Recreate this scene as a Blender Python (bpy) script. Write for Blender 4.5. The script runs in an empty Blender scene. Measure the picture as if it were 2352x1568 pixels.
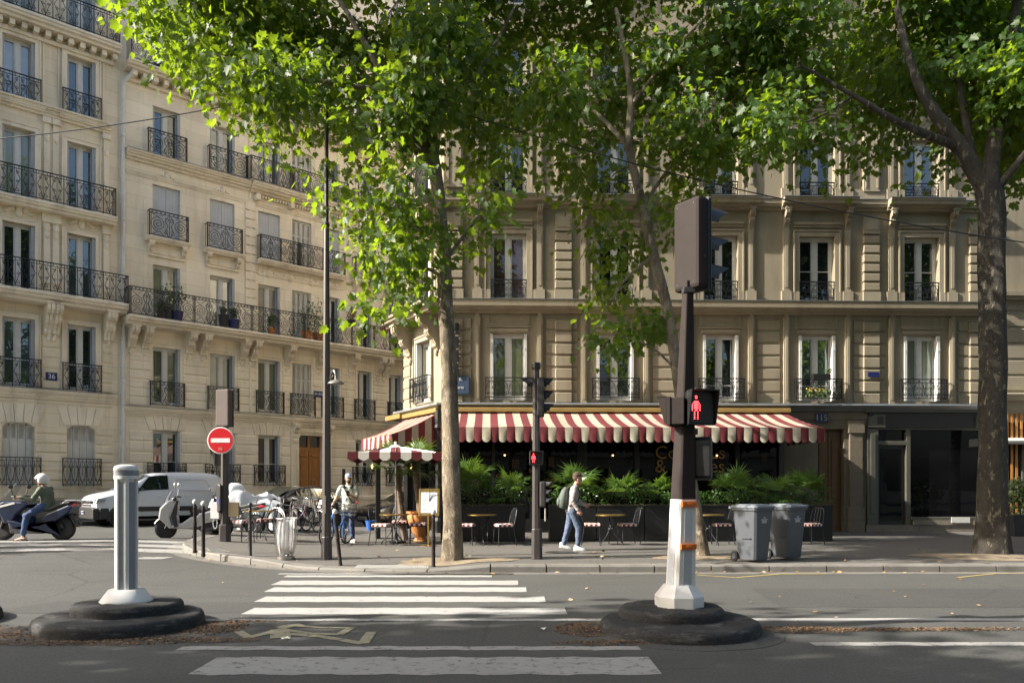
import bpy, bmesh, math, random
import numpy as np
from mathutils import Vector, Matrix
R = math.radians
random.seed(7)
SC = bpy.context.scene
COL = SC.collection
# ------------------------------------------------------------------ camera, sky, sun, exposure
F, CX, HY, H = 1829.0, 1176.0, 1122.0, 1.5          # focal length, centre column and horizon of a 2352 px wide picture
cam = bpy.data.cameras.new('camera'); cam_ob = bpy.data.objects.new('camera', cam); COL.objects.link(cam_ob)
cam_ob.location = (0, 0, H); cam_ob.rotation_euler = (R(90), 0, 0)
cam.lens = 36 * F / 2352; cam.sensor_width = 36; cam.shift_y = (HY - 784) / 2352
cam.clip_end = 2000; cam.clip_start = .05
SC.camera = cam_ob
SUN = Vector((-1, -.22, 0)).normalized(); ELEV = R(33)
SUN = Vector((SUN.x * math.cos(ELEV), SUN.y * math.cos(ELEV), math.sin(ELEV)))
w = bpy.data.worlds.new('World'); SC.world = w; w.use_nodes = True
nt = w.node_tree; bg = nt.nodes['Background']; sky = nt.nodes.new('ShaderNodeTexSky')
sky.sky_type = 'NISHITA'; sky.sun_disc = False; sky.sun_elevation = ELEV
sky.sun_rotation = math.atan2(SUN.x, SUN.y); sky.air_density = 1.0; sky.dust_density = 4.5; sky.ozone_density = .6
nt.links.new(sky.outputs[0], bg.inputs[0]); bg.inputs[1].default_value = .105
sl = bpy.data.lights.new('sun', 'SUN'); sl.energy = 4.6; sl.angle = R(.55); sl.color = (1, .94, .84)
so = bpy.data.objects.new('sun', sl); COL.objects.link(so)
so.rotation_euler = (-SUN).to_track_quat('-Z', 'Y').to_euler()
SC.view_settings.view_transform = 'Standard'; SC.view_settings.look = 'None'
SC.view_settings.exposure = 1.44; SC.view_settings.gamma = 1
SC.cycles.max_bounces = 7; SC.cycles.diffuse_bounces = 4; SC.cycles.glossy_bounces = 3
SC.cycles.transmission_bounces = 4; SC.cycles.transparent_max_bounces = 10
SC.cycles.caustics_reflective = False; SC.cycles.caustics_refractive = False
SC.cycles.sample_clamp_indirect = 6
SC.cycles.use_denoising = True

# ------------------------------------------------------------------ picture measurements -> places
def P(px, py, Y): return Vector(((px - CX) * Y / F, Y, H - (py - HY) * Y / F))
def sst(t): t = max(0., min(1., t)); return t * t * (3 - 2 * t)
def gz(x, y): return .25 * sst((-4 - x) / 6) * sst((y - 11) / 7)        # the side street climbs a little
def kh(x, y): return .13 - .085 * sst((x + 5.2) / 1.2) * sst((-.3 - x) / 1.2) * sst((16.6 - y) / 2)
def sz(x, y): return gz(x, y) + kh(x, y)                                # top of the pavement
def G(px, py, road=False):
    z = 0
    for _ in range(30):
        Y = (H - z) * F / (py - HY); X = (px - CX) * Y / F
        z = gz(X, Y) if road else sz(X, Y)
    return Vector((X, Y, z))

# ------------------------------------------------------------------ mesh builder
class MB:
    def __init__(s): s.v = []; s.f = []; s.m = []
    def add(s, vs, fs, mi=0):
        o = len(s.v); s.v += [tuple(p) for p in vs]; s.f += [tuple(i + o for i in f) for f in fs]; s.m += [mi] * len(fs); return s
    def box(s, x0, x1, y0, y1, z0, z1, mi=0):
        return s.add([(x0,y0,z0),(x1,y0,z0),(x1,y1,z0),(x0,y1,z0),(x0,y0,z1),(x1,y0,z1),(x1,y1,z1),(x0,y1,z1)],
              [(0,3,2,1),(4,5,6,7),(0,1,5,4),(1,2,6,5),(2,3,7,6),(3,0,4,7)], mi)
    def obox(s, c, ax, ay, az, mi=0):                     # box from centre and three half axes
        c, ax, ay, az = map(Vector, (c, ax, ay, az)); vs = []
        for k in (-1, 1):
            for i, j in ((-1,-1),(1,-1),(1,1),(-1,1)): vs.append(c + ax*i + ay*j + az*k)
        return s.add(vs, [(0,3,2,1),(4,5,6,7),(0,1,5,4),(1,2,6,5),(2,3,7,6),(3,0,4,7)], mi)
    def quad(s, a, b, c, d, mi=0): return s.add([a, b, c, d], [(0,1,2,3)], mi)
    def prism(s, pts, d0, d1, ax='y', mi=0):              # polygon in the other two axes, extruded along ax
        n = len(pts)
        mk = {'y': lambda p, d: (p[0], d, p[1]), 'x': lambda p, d: (d, p[0], p[1]), 'z': lambda p, d: (p[0], p[1], d)}[ax]
        vs = [mk(p, d0) for p in pts] + [mk(p, d1) for p in pts]
        return s.add(vs, [tuple(range(n))[::-1], tuple(range(n, 2*n))] + [(i, (i+1) % n, n+(i+1) % n, n+i) for i in range(n)], mi)
    def tube(s, pts, r, n=6, mi=0, closed=False, cap=True):
        pts = [Vector(p) for p in pts]; k = len(pts)
        rs = list(r) if isinstance(r, (list, tuple)) else [r] * k
        up = None; vs = []
        for i, p in enumerate(pts):
            if closed: t = pts[(i+1) % k] - pts[i-1]
            else: t = pts[min(i+1, k-1)] - pts[max(i-1, 0)]
            if t.length < 1e-9: t = Vector((0,0,1))
            t.normalize()
            if up is None:
                up = Vector((0,0,1)) if abs(t.z) < .9 else Vector((1,0,0))
            a = (up - t * up.dot(t))
            if a.length < 1e-6: a = t.orthogonal()
            a.normalize(); b = t.cross(a); up = a
            for j in range(n):
                q = 2*math.pi*(j+.5)/n
                vs.append(p + (a*math.cos(q) + b*math.sin(q)) * rs[i])
        fs = []
        for i in range(k if closed else k-1):
            for j in range(n):
                i2 = (i+1) % k
                fs.append((i*n+j, i*n+(j+1) % n, i2*n+(j+1) % n, i2*n+j))
        if cap and not closed: fs += [tuple(range(n))[::-1], tuple(range((k-1)*n, k*n))]
        return s.add(vs, fs, mi)
    def lathe(s, prof, n=20, c=(0,0,0), mi=0, sx=1, sy=1, ph=0, axis='z'):
        vs = []; k = len(prof)
        for r, z in prof:
            for j in range(n):
                q = 2*math.pi*j/n + ph
                x, y = r*math.cos(q)*sx, r*math.sin(q)*sy
                if axis == 'z': vs.append((c[0]+x, c[1]+y, c[2]+z))
                elif axis == 'y': vs.append((c[0]+x, c[1]+z, c[2]+y))
                else: vs.append((c[0]+z, c[1]+x, c[2]+y))
        fs = [(i*n+j, i*n+(j+1) % n, (i+1)*n+(j+1) % n, (i+1)*n+j) for i in range(k-1) for j in range(n)]
        if prof[0][0] > 1e-6: fs.append(tuple(range(n))[::-1])
        if prof[-1][0] > 1e-6: fs.append(tuple(range((k-1)*n, k*n)))
        return s.add(vs, fs, mi)
    def ball(s, c, r, nu=12, nv=8, mi=0):
        rx, ry, rz = r if isinstance(r, (tuple, list)) else (r, r, r)
        vs = [(c[0], c[1], c[2]-rz)]
        for i in range(1, nv):
            t = math.pi*i/nv - math.pi/2
            for j in range(nu):
                q = 2*math.pi*j/nu
                vs.append((c[0]+rx*math.cos(t)*math.cos(q), c[1]+ry*math.cos(t)*math.sin(q), c[2]+rz*math.sin(t)))
        vs.append((c[0], c[1], c[2]+rz)); fs = []
        for j in range(nu): fs.append((0, 1+(j+1) % nu, 1+j))
        for i in range(nv-2):
            for j in range(nu):
                a = 1+i*nu; fs.append((a+j, a+(j+1) % nu, a+nu+(j+1) % nu, a+nu+j))
        a = 1+(nv-2)*nu
        for j in range(nu): fs.append((a+j, a+(j+1) % nu, len(vs)-1))
        return s.add(vs, fs, mi)
    def loft(s, rings, mi=0, cap=True):                   # rings of equal length
        n = len(rings[0]); vs = [p for r in rings for p in r]
        fs = [(i*n+j, i*n+(j+1) % n, (i+1)*n+(j+1) % n, (i+1)*n+j) for i in range(len(rings)-1) for j in range(n)]
        if cap: fs += [tuple(range(n))[::-1], tuple(range((len(rings)-1)*n, len(rings)*n))]
        return s.add(vs, fs, mi)
    def xf(s, M): s.v = [tuple(M @ Vector(p)) for p in s.v]; return s
    def join(s, o, M=None, mi=None):
        vs = [M @ Vector(p) for p in o.v] if M else o.v
        k = len(s.v); s.v += [tuple(p) for p in vs]; s.f += [tuple(i+k for i in f) for f in o.f]
        s.m += [mi]*len(o.f) if mi is not None else o.m; return s
    def mesh(s, name, mats, smooth=None):
        me = bpy.data.meshes.new(name); me.from_pydata(s.v, [], s.f)
        for m in (mats if isinstance(mats, (list, tuple)) else [mats]): me.materials.append(m)
        if any(s.m): me.polygons.foreach_set('material_index', s.m)
        if smooth is not None:
            me.polygons.foreach_set('use_smooth', [True]*len(me.polygons)); me.set_sharp_from_angle(angle=R(smooth))
        me.update(); return me
    def build(s, name, mats, parent=None, smooth=None, bevel=0, loc=None, rot=None):
        return link(name, s.mesh(name, mats, smooth), parent, bevel, loc, rot)

def link(name, me, parent=None, bevel=0, loc=None, rot=None):
    o = bpy.data.objects.new(name, me); COL.objects.link(o)
    if parent: o.parent = parent
    if loc is not None: o.location = loc
    if rot is not None: o.rotation_euler = rot
    if bevel:
        b = o.modifiers.new('edge', 'BEVEL'); b.width = bevel; b.segments = 2; b.limit_method = 'ANGLE'; b.angle_limit = R(40)
        b.harden_normals = False
    return o
def tag(o, label, cat, group=None):
    o['label'] = label; o['category'] = cat
    if group: o['group'] = group
    return o
def thing(name, label, cat, loc=(0,0,0), rotz=0, group=None):
    o = bpy.data.objects.new(name, None); COL.objects.link(o); o.empty_display_size = .3
    o.location = loc; o.rotation_euler = (0, 0, rotz); return tag(o, label, cat, group)
KIDS = {}
def dup(root, loc, rotz, label, group=None):
    def rec(o, par):
        c = o.copy(); COL.objects.link(c); c.parent = par
        for ch in o.children: rec(ch, c)
        return c
    r = rec(root, None); r.location = loc; r.rotation_euler = (root.rotation_euler[0], root.rotation_euler[1], rotz); r['label'] = label
    if group: r['group'] = group
    return r
def struct(o): o['kind'] = 'structure'; return o
def stuff(o): o['kind'] = 'stuff'; return o

# ------------------------------------------------------------------ materials
def newmat(name):
    m = bpy.data.materials.new(name); m.use_nodes = True
    nt = m.node_tree; return m, nt, nt.nodes['Principled BSDF']
def node(nt, typ, **kw):
    n = nt.nodes.new(typ)
    for k, v in kw.items():
        if k.startswith('i_'):
            key = k[2:]; n.inputs[int(key) if key.isdigit() else key].default_value = v
        else: setattr(n, k, v)
    return n
def ramp(nt, fac, stops):
    r = nt.nodes.new('ShaderNodeValToRGB'); e = r.color_ramp.elements
    while len(e) < len(stops): e.new(.5)
    for el, (p, c) in zip(e, stops): el.position = p; el.color = (*c, 1) if len(c) == 3 else c
    nt.links.new(fac, r.inputs[0]); return r.outputs[0]
def mixc(nt, fac, a, b, typ='MIX'):
    n = nt.nodes.new('ShaderNodeMix'); n.data_type = 'RGBA'; n.blend_type = typ
    for s, v in ((n.inputs[0], fac), (n.inputs[6], a), (n.inputs[7], b)):
        if hasattr(v, 'is_linked'): nt.links.new(v, s)
        elif isinstance(v, (int, float)): s.default_value = v
        else: s.default_value = (*v, 1)
    return n.outputs[2]
def noise(nt, scale, detail=4, rough=.55, vec=None, sc=None):
    n = nt.nodes.new('ShaderNodeTexNoise'); n.inputs['Scale'].default_value = scale; n.inputs['Detail'].default_value = detail
    n.inputs['Roughness'].default_value = rough
    tc = nt.nodes.new('ShaderNodeTexCoord'); src = vec or tc.outputs['Object']
    if sc:
        mp = nt.nodes.new('ShaderNodeMapping'); mp.inputs['Scale'].default_value = sc; nt.links.new(src, mp.inputs[0]); src = mp.outputs[0]
    nt.links.new(src, n.inputs['Vector']); return n.outputs['Fac']
def bump(nt, b, h, strength, dist=.01):
    n = nt.nodes.new('ShaderNodeBump'); n.inputs['Strength'].default_value = strength; n.inputs['Distance'].default_value = dist
    nt.links.new(h, n.inputs['Height']); nt.links.new(n.outputs[0], b.inputs['Normal']); return n
def M(name, col, rough=.6, metal=0, var=.12, vs=3, bmp=0, bs=60, coat=0, spec=.5, sc=None, dirt=None):
    m, nt, b = newmat(name)
    c1 = tuple(min(1, c*(1-var)) for c in col); c2 = tuple(min(1, c*(1+var)) for c in col)
    f = noise(nt, vs, 6, .6, sc=sc)
    out = ramp(nt, f, [(.3, c1), (.7, c2)])
    if dirt:
        f2 = noise(nt, dirt[2], 5, .7); out = mixc(nt, ramp(nt, f2, [(dirt[1], (0,0,0)), (min(1, dirt[1]+.12), (1,1,1))]), out, dirt[0])
    nt.links.new(out, b.inputs['Base Color'])
    b.inputs['Metallic'].default_value = metal; b.inputs['Coat Weight'].default_value = coat; b.inputs['Coat Roughness'].default_value = .06
    b.inputs['Specular IOR Level'].default_value = spec
    rr = nt.nodes.new('ShaderNodeMapRange'); rr.inputs[3].default_value = max(.02, rough-.08); rr.inputs[4].default_value = min(1, rough+.08)
    nt.links.new(f, rr.inputs[0]); nt.links.new(rr.outputs[0], b.inputs['Roughness'])
    if bmp: bump(nt, b, noise(nt, bs, 4, .6), bmp, .01)
    return m
def stone(name, col, dark, joints=None, streak=.5):
    m, nt, b = newmat(name)
    f = noise(nt, .55, 6, .6); out = ramp(nt, f, [(.28, tuple(c*.86 for c in col)), (.72, tuple(min(1, c*1.1) for c in col))])
    s = noise(nt, 1.6, 5, .62, sc=(1.3, 1.3, .18)); out = mixc(nt, ramp(nt, s, [(.5, (0,0,0)), (.78, (streak,)*3)]), out, dark)
    g = noise(nt, 14, 5, .7); out = mixc(nt, ramp(nt, g, [(.56, (0,0,0)), (.75, (.28,)*3)]), out, dark)
    h = noise(nt, 45, 4, .65)
    if joints:
        tc = nt.nodes.new('ShaderNodeTexCoord'); sp = nt.nodes.new('ShaderNodeSeparateXYZ'); cb = nt.nodes.new('ShaderNodeCombineXYZ')
        nt.links.new(tc.outputs['Object'], sp.inputs[0]); nt.links.new(sp.outputs[0], cb.inputs[0]); nt.links.new(sp.outputs[2], cb.inputs[1])
        br = node(nt, 'ShaderNodeTexBrick'); nt.links.new(cb.outputs[0], br.inputs['Vector'])
        br.inputs['Scale'].default_value = 1; br.inputs['Brick Width'].default_value = joints[0]; br.inputs['Row Height'].default_value = joints[1]
        br.inputs['Mortar Size'].default_value = .006; br.inputs['Color1'].default_value = (.93,.92,.9,1); br.inputs['Color2'].default_value = (1.05,1.05,1.05,1)
        br.inputs['Mortar'].default_value = (.72,.69,.65,1); br.inputs['Bias'].default_value = .2
        out = mixc(nt, 1., out, br.outputs[0], 'MULTIPLY')
    nt.links.new(out, b.inputs['Base Color']); b.inputs['Roughness'].default_value = .88; b.inputs['Specular IOR Level'].default_value = .25
    bump(nt, b, h, .35, .012); return m
def glass(name, base, refl=.10, fold=0, rough=.015):
    m, nt, b = newmat(name); nt.nodes.remove(b)
    d = nt.nodes.new('ShaderNodeBsdfDiffuse'); g = nt.nodes.new('ShaderNodeBsdfGlossy'); g.inputs[1].default_value = rough
    g.inputs[0].default_value = (.86,.93,.96,1)
    f = noise(nt, 1.2, 3, .5, sc=(9 if fold else 1, 9 if fold else 1, .05 if fold else 1))
    lo = .62 if fold else .75
    nt.links.new(ramp(nt, f, [(.3, tuple(c*lo for c in base)), (.7, tuple(c*1.25 for c in base))]), d.inputs[0])
    fr = nt.nodes.new('ShaderNodeFresnel'); fr.inputs[0].default_value = 1.5
    ma = node(nt, 'ShaderNodeMath', operation='MULTIPLY_ADD'); nt.links.new(fr.outputs[0], ma.inputs[0]); ma.inputs[1].default_value = 1.; ma.inputs[2].default_value = refl
    ma.use_clamp = True
    w = noise(nt, .9, 2, .5); bp = nt.nodes.new('ShaderNodeBump'); bp.inputs['Strength'].default_value = .05; bp.inputs['Distance'].default_value = .05
    nt.links.new(w, bp.inputs['Height']); nt.links.new(bp.outputs[0], g.inputs['Normal'])
    mx = nt.nodes.new('ShaderNodeMixShader'); nt.links.new(ma.outputs[0], mx.inputs[0]); nt.links.new(d.outputs[0], mx.inputs[1]); nt.links.new(g.outputs[0], mx.inputs[2])
    nt.links.new(mx.outputs[0], nt.nodes['Material Output'].inputs[0]); return m
def clearglass(name, tint=(.9,.95,.95), alpha=.25, rough=.02):
    m, nt, b = newmat(name); nt.nodes.remove(b)
    t = nt.nodes.new('ShaderNodeBsdfTransparent'); t.inputs[0].default_value = (*tint, 1)
    g = nt.nodes.new('ShaderNodeBsdfGlossy'); g.inputs[1].default_value = rough
    mx = nt.nodes.new('ShaderNodeMixShader'); mx.inputs[0].default_value = alpha
    nt.links.new(t.outputs[0], mx.inputs[1]); nt.links.new(g.outputs[0], mx.inputs[2]); nt.links.new(mx.outputs[0], nt.nodes['Material Output'].inputs[0]); return m
def emit(name, col, st):
    m, nt, b = newmat(name); b.inputs['Base Color'].default_value = (*col, 1); b.inputs['Emission Color'].default_value = (*col, 1)
    b.inputs['Emission Strength'].default_value = st; return m
def leafmat(name, c1, c2, trans, tw=.5, gloss=.45):
    m, nt, b = newmat(name)
    ge = nt.nodes.new('ShaderNodeNewGeometry'); a = ramp(nt, ge.outputs['Random Per Island'], [(0, c1), (1, c2)])
    v = noise(nt, .35, 3, .5); a = mixc(nt, ramp(nt, v, [(.35, (0,0,0)), (.65, (.5,.5,.5))]), a, c2)
    nt.links.new(a, b.inputs['Base Color']); b.inputs['Roughness'].default_value = gloss; b.inputs['Specular IOR Level'].default_value = .5
    t = nt.nodes.new('ShaderNodeBsdfTranslucent'); tc = mixc(nt, ge.outputs['Random Per Island'], trans, tuple(x*.6 for x in trans)); nt.links.new(tc, t.inputs[0])
    mx = nt.nodes.new('ShaderNodeMixShader'); mx.inputs[0].default_value = tw
    nt.links.new(b.outputs[0], mx.inputs[1]); nt.links.new(t.outputs[0], mx.inputs[2]); nt.links.new(mx.outputs[0], nt.nodes['Material Output'].inputs[0]); return m

m_iron = M('wrought_iron', (.018,.02,.025), .45, .3, .3, 8)
m_black = M('black_paint', (.012,.012,.013), .4, 0, .25, 4)
m_charcoal = M('charcoal_paint', (.03,.03,.032), .5, 0, .2, 4)
m_rubber = M('black_rubber', (.014,.014,.015), .8, 0, .2, 20)
m_chrome = M('chrome', (.62,.62,.62), .15, 1, .1, 5)
m_steel = M('brushed_steel', (.38,.37,.35), .35, .9, .15, 12)
m_brass = M('brass', (.52,.35,.12), .3, .9, .2, 10)
m_white = M('white_paint', (.68,.67,.64), .35, 0, .06, 4, dirt=((.42,.4,.36), .68, 7))
m_frame = M('window_white', (.62,.62,.6), .5, 0, .08, 4)
m_shut = M('shutter_grey', (.46,.48,.51), .55, 0, .08, 3)
m_shut_w = M('shutter_white', (.58,.57,.53), .55, 0, .1, 3)
m_brownmetal = M('brown_metal', (.034,.027,.025), .72, 0, .14, 6, spec=.12, dirt=((.055,.046,.042), .66, 9))
m_dark = M('dark_interior', (.012,.011,.011), .9, 0, .3, 1)
m_red = M('red_paint', (.55,.012,.02), .35, 0, .06, 5)
m_signwhite = M('sign_white', (.72,.72,.72), .4, 0, .05, 6)
m_blue = M('enamel_blue', (.014,.02,.12), .3, 0, .1, 5, coat=.4)
m_orange = M('reflector_orange', (.62,.14,.01), .25, 0, .15, 30, coat=.6)
m_greystrip = M('reflective_grey', (.22,.23,.25), .45, .1, .08, 20)
m_terracotta = M('terracotta', (.50,.20,.06), .6, 0, .15, 6, .2, 40)
m_gold = M('gold_trim', (.30,.205,.07), .55, .2, .15, 3)
# ------------------------------------------------------------------ ground
def asphalt(name, c, crack=.5, patch=.35, spk=.5):
    m, nt, b = newmat(name)
    f = noise(nt, .35, 5, .6); out = ramp(nt, f, [(.3, tuple(x*(1-patch*.5) for x in c)), (.7, tuple(x*(1+patch*.5) for x in c))])
    g = noise(nt, 95, 3, .75); out = mixc(nt, ramp(nt, g, [(.52, (0,0,0)), (.68, (spk,)*3)]), out, tuple(x*2.3 for x in c))
    g3 = noise(nt, 22, 5, .8); out = mixc(nt, ramp(nt, g3, [(.36, (.5,)*3), (.5, (0,0,0))]), out, tuple(x*.55 for x in c)); out = mixc(nt, ramp(nt, g3, [(.54, (0,0,0)), (.7, (.4,)*3)]), out, tuple(x*1.7 for x in c))
    g4 = noise(nt, 38, 3, .8); out = mixc(nt, ramp(nt, g4, [(.55, (0,0,0)), (.64, (spk*.8,)*3)]), out, tuple(x*2.1 for x in c)); out = mixc(nt, ramp(nt, g4, [(.36, (.6,)*3), (.45, (0,0,0))]), out, tuple(x*.4 for x in c))
    st = noise(nt, .8, 5, .65); out = mixc(nt, ramp(nt, st, [(.6, (0,0,0)), (.75, (.5,)*3)]), out, tuple(x*.5 for x in c))
    g2 = noise(nt, 70, 2, .7); out = mixc(nt, ramp(nt, g2, [(.3, (.5,)*3), (.46, (0,0,0))]), out, tuple(x*.45 for x in c))
    s = noise(nt, 1.1, 6, .7, sc=(.25, 1, 1)); out = mixc(nt, ramp(nt, s, [(.52, (0,0,0)), (.72, (.45,)*3)]), out, tuple(x*.62 for x in c))
    vo = node(nt, 'ShaderNodeTexVoronoi', feature='DISTANCE_TO_EDGE'); vo.inputs['Scale'].default_value = .33
    tc = nt.nodes.new('ShaderNodeTexCoord'); wn = node(nt, 'ShaderNodeTexNoise'); wn.inputs['Scale'].default_value = 1.6; wn.inputs['Detail'].default_value = 5
    nt.links.new(tc.outputs['Object'], wn.inputs['Vector']); mv = mixc(nt, .22, tc.outputs['Object'], wn.outputs['Color']); nt.links.new(mv, vo.inputs['Vector'])
    gate = ramp(nt, noise(nt, .2, 2), [(.5, (0,0,0)), (.6, (1,1,1))])
    cr = mixc(nt, 1., ramp(nt, vo.outputs[0], [(.002, (crack,)*3), (.007, (0,0,0))]), gate, 'MULTIPLY'); out = mixc(nt, cr, out, tuple(x*.25 for x in c))
    nt.links.new(out, b.inputs['Base Color']); b.inputs['Roughness'].default_value = .82; b.inputs['Specular IOR Level'].default_value = .35
    bump(nt, b, g3, .6, .01); return m
m_road = asphalt('asphalt', (.070,.0705,.066))
m_pave = asphalt('pavement_asphalt', (.112,.106,.096), .3, .25, .35)
m_disc = asphalt('dark_asphalt', (.027,.027,.027), .2, .6, .9)
def scuff(m):
    nt = m.node_tree; b = nt.nodes['Principled BSDF']; src = b.inputs['Base Color'].links[0].from_socket
    f = noise(nt, 5, 6, .75, sc=(.5, .5, 3)); nt.links.new(mixc(nt, ramp(nt, f, [(.54, (0,0,0)), (.68, (.6,)*3)]), src, (.17,.168,.16)), b.inputs['Base Color'])
scuff(m_disc)
m_kerb = M('granite_kerb', (.165,.156,.14), .8, 0, .22, 2.5, .35, 70, dirt=((.12,.105,.09), .55, 5))
m_paint = None
def paintmat(name, c, under, wear):
    m, nt, b = newmat(name)
    f = noise(nt, 9, 6, .75); g = noise(nt, 1.3, 3); f2 = noise(nt, 60, 3, .7)
    out = ramp(nt, g, [(.3, tuple(x*.86 for x in c)), (.7, c)])
    out = mixc(nt, ramp(nt, f, [(wear, (0,0,0)), (wear+.09, (1,1,1))]), out, under); out = mixc(nt, ramp(nt, f2, [(.62, (0,0,0)), (.7, (.6,)*3)]), out, under)
    nt.links.new(out, b.inputs['Base Color']); b.inputs['Roughness'].default_value = .7; return m
m_paint = paintmat('road_paint', (.37,.365,.35), (.09,.09,.085), .58)
m_paint_worn = paintmat('worn_road_paint', (.32,.315,.30), (.09,.09,.085), .54)
m_paint_y = paintmat('faded_yellow_paint', (.30,.28,.19), (.075,.074,.07), .53)

xs = sorted(set([-400,-150,-80,-40,-25] + [x*.75 for x in range(-27, 14)] + [14,25,40,80,150,400]))
ys = sorted(set([-400,-120,-60,-30,-10,0,5,8] + [x*.75 for x in range(13, 54)] + [45,55,80,150,400]))
mb = MB(); nx = len(xs)
mb.v = [(x, y, gz(x, y)) for y in ys for x in xs]
mb.f = [(j*nx+i, j*nx+i+1, (j+1)*nx+i+1, (j+1)*nx+i) for j in range(len(ys)-1) for i in range(nx-1)]; mb.m = [0]*len(mb.f)
struct(mb.build('road', m_road, smooth=60))

# pavement in front of the cafe
UL = Vector((.729, .684, 0)); NL = Vector((.684, -.729, 0))            # direction of the side street, and its left side's outward normal
FL0 = Vector((-14.5, 29.5, 0))                                          # foot of the party line between the two left houses
A = Vector((-2.13, 25, 0)); UC = Vector((.5, -.866, 0)).normalized(); B0 = A - UC*3.27   # corner of the cafe house and its chamfer
UM = Vector((math.cos(R(1.7)), math.sin(R(1.7)), 0))
cp = [G(p, q, True) for p, q in ((2700,1313),(2352,1313),(1900,1313.5),(1500,1314),(1133,1314.5),(987,1315),(900,1315),(815,1313),(730,1309.5),(648,1303.5),(575,1297),(507,1289),(440,1277),(415,1267),(411,1260),(426,1251),(450,1244),(507,1234))]
bo = B0 + Vector((-.684,.729,0))*1.3
cp += [bo - UL*5, bo, bo + UL*10, bo + UL*30]
for p in cp: p.z = 0
cp = [Vector((60, cp[0].y, 0))] + cp
def resample(pts, d):
    out = [pts[0].copy()]
    for a, b in zip(pts, pts[1:]):
        n = max(1, int(round((b-a).length/d)))
        for i in range(1, n+1): out.append(a.lerp(b, i/n))
    return out
def smooth_line(pts, it=3):
    pts = [p.copy() for p in pts]
    for _ in range(it):
        q = [p.copy() for p in pts]
        for i in range(1, len(pts)-1): q[i] = (pts[i-1] + pts[i]*2 + pts[i+1])/4
        pts = q
    return pts
kl = smooth_line(resample(cp, .5), 4)
def offset_line(pts, d):
    out = []
    for i, p in enumerate(pts):
        t = (pts[min(i+1, len(pts)-1)] - pts[max(i-1, 0)]).normalized(); out.append(p + Vector((t.y, -t.x, 0))*d)
    return out
kin = offset_line(kl, .3)                                               # inner edge of the kerb stones
def sheet(name, poly, hf, mat, step=.75, x0=-14, x1=8, y0=13, y1=46):
    bm = bmesh.new(); vs = [bm.verts.new((p.x, p.y, 0)) for p in poly]; bm.faces.new(vs)
    bmesh.ops.triangulate(bm, faces=bm.faces[:])
    def cut(co, no):
        bmesh.ops.bisect_plane(bm, geom=bm.verts[:]+bm.edges[:]+bm.faces[:], plane_co=co, plane_no=no, dist=1e-5)
    x = x0
    while x <= x1: cut((x, 0, 0), (1, 0, 0)); x += step
    y = y0
    while y <= y1: cut((0, y, 0), (0, 1, 0)); y += step
    for v in bm.verts: v.co.z = hf(v.co.x, v.co.y)
    bmesh.ops.recalc_face_normals(bm, faces=bm.faces[:])
    for f in bm.faces:
        if f.normal.z < 0: f.normal_flip()
    me = bpy.data.meshes.new(name); bm.to_mesh(me); bm.free(); me.materials.append(mat)
    return struct(link(name, me))
sheet('pavement', kin + [Vector((45, 70, 0)), Vector((60, 60, 0))], sz, m_pave)
mb = MB()
for i in range(0, len(kl)-2, 2):                                        # kerb stones about a metre long with open joints
    a0, a1, a2 = kl[i], kl[i+1], kl[i+2]; b0, b1, b2 = kin[i], kin[i+1], kin[i+2]
    d = .012; T = lambda p, q, e: p + (q-p).normalized()*e
    row = [(T(a0,a1,d), T(b0,b1,d)), (a1, b1), (T(a2,a1,d), T(b2,b1,d))]
    rings = []
    for a, b in row:
        za, zb = gz(a.x, a.y), sz(b.x, b.y)+.006; zt = sz(a.x, a.y)+.004; o = (a-b).normalized()
        rings.append([(a.x, a.y, za-.1), (a.x, a.y, zt-.03), (a.x-o.x*.025, a.y-o.y*.025, zt), (b.x, b.y, zb), (b.x, b.y, zb-.12)])
    mb.loft(rings)
struct(mb.build('kerb', m_kerb, smooth=35))
mb = MB()                                                               # gutter of pale setts along the kerb
go = offset_line(kl, -.32)
for i in range(len(kl)-1):
    q = [kl[i+1], kl[i], go[i], go[i+1]]; mb.quad(*[(p.x, p.y, gz(p.x, p.y)+.004) for p in q][::-1])
struct(mb.build('gutter', M('gutter_concrete', (.145,.138,.122), .85, 0, .2, 3, .2, 50, dirt=((.1,.09,.08), .55, 4))))
# pavement under the left houses
lf = [FL0 + NL*1.75 - UL*16, FL0 + NL*1.75 + UL*40, FL0 + UL*40 - NL*3, FL0 - UL*16 - NL*3]
sheet('side_pavement', lf, lambda x, y: gz(x, y)+.13, m_pave, 1.5, -26, 16, 18, 58)
mb = MB(); ll = resample([FL0 + NL*1.95 - UL*16, FL0 + NL*1.95 + UL*40], 1)
for a, b in zip(ll, ll[1:]):
    rings = []
    for p, s_ in ((a, .008), (b, -.008)):
        p = p + UL*s_; q = p - NL*.2; z = gz(p.x, p.y); rings.append([(p.x, p.y, z-.1), (p.x, p.y, z+.135), (q.x, q.y, z+.135), (q.x, q.y, z-.1)])
    mb.loft(rings)
struct(mb.build('side_kerb', m_kerb))
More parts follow.
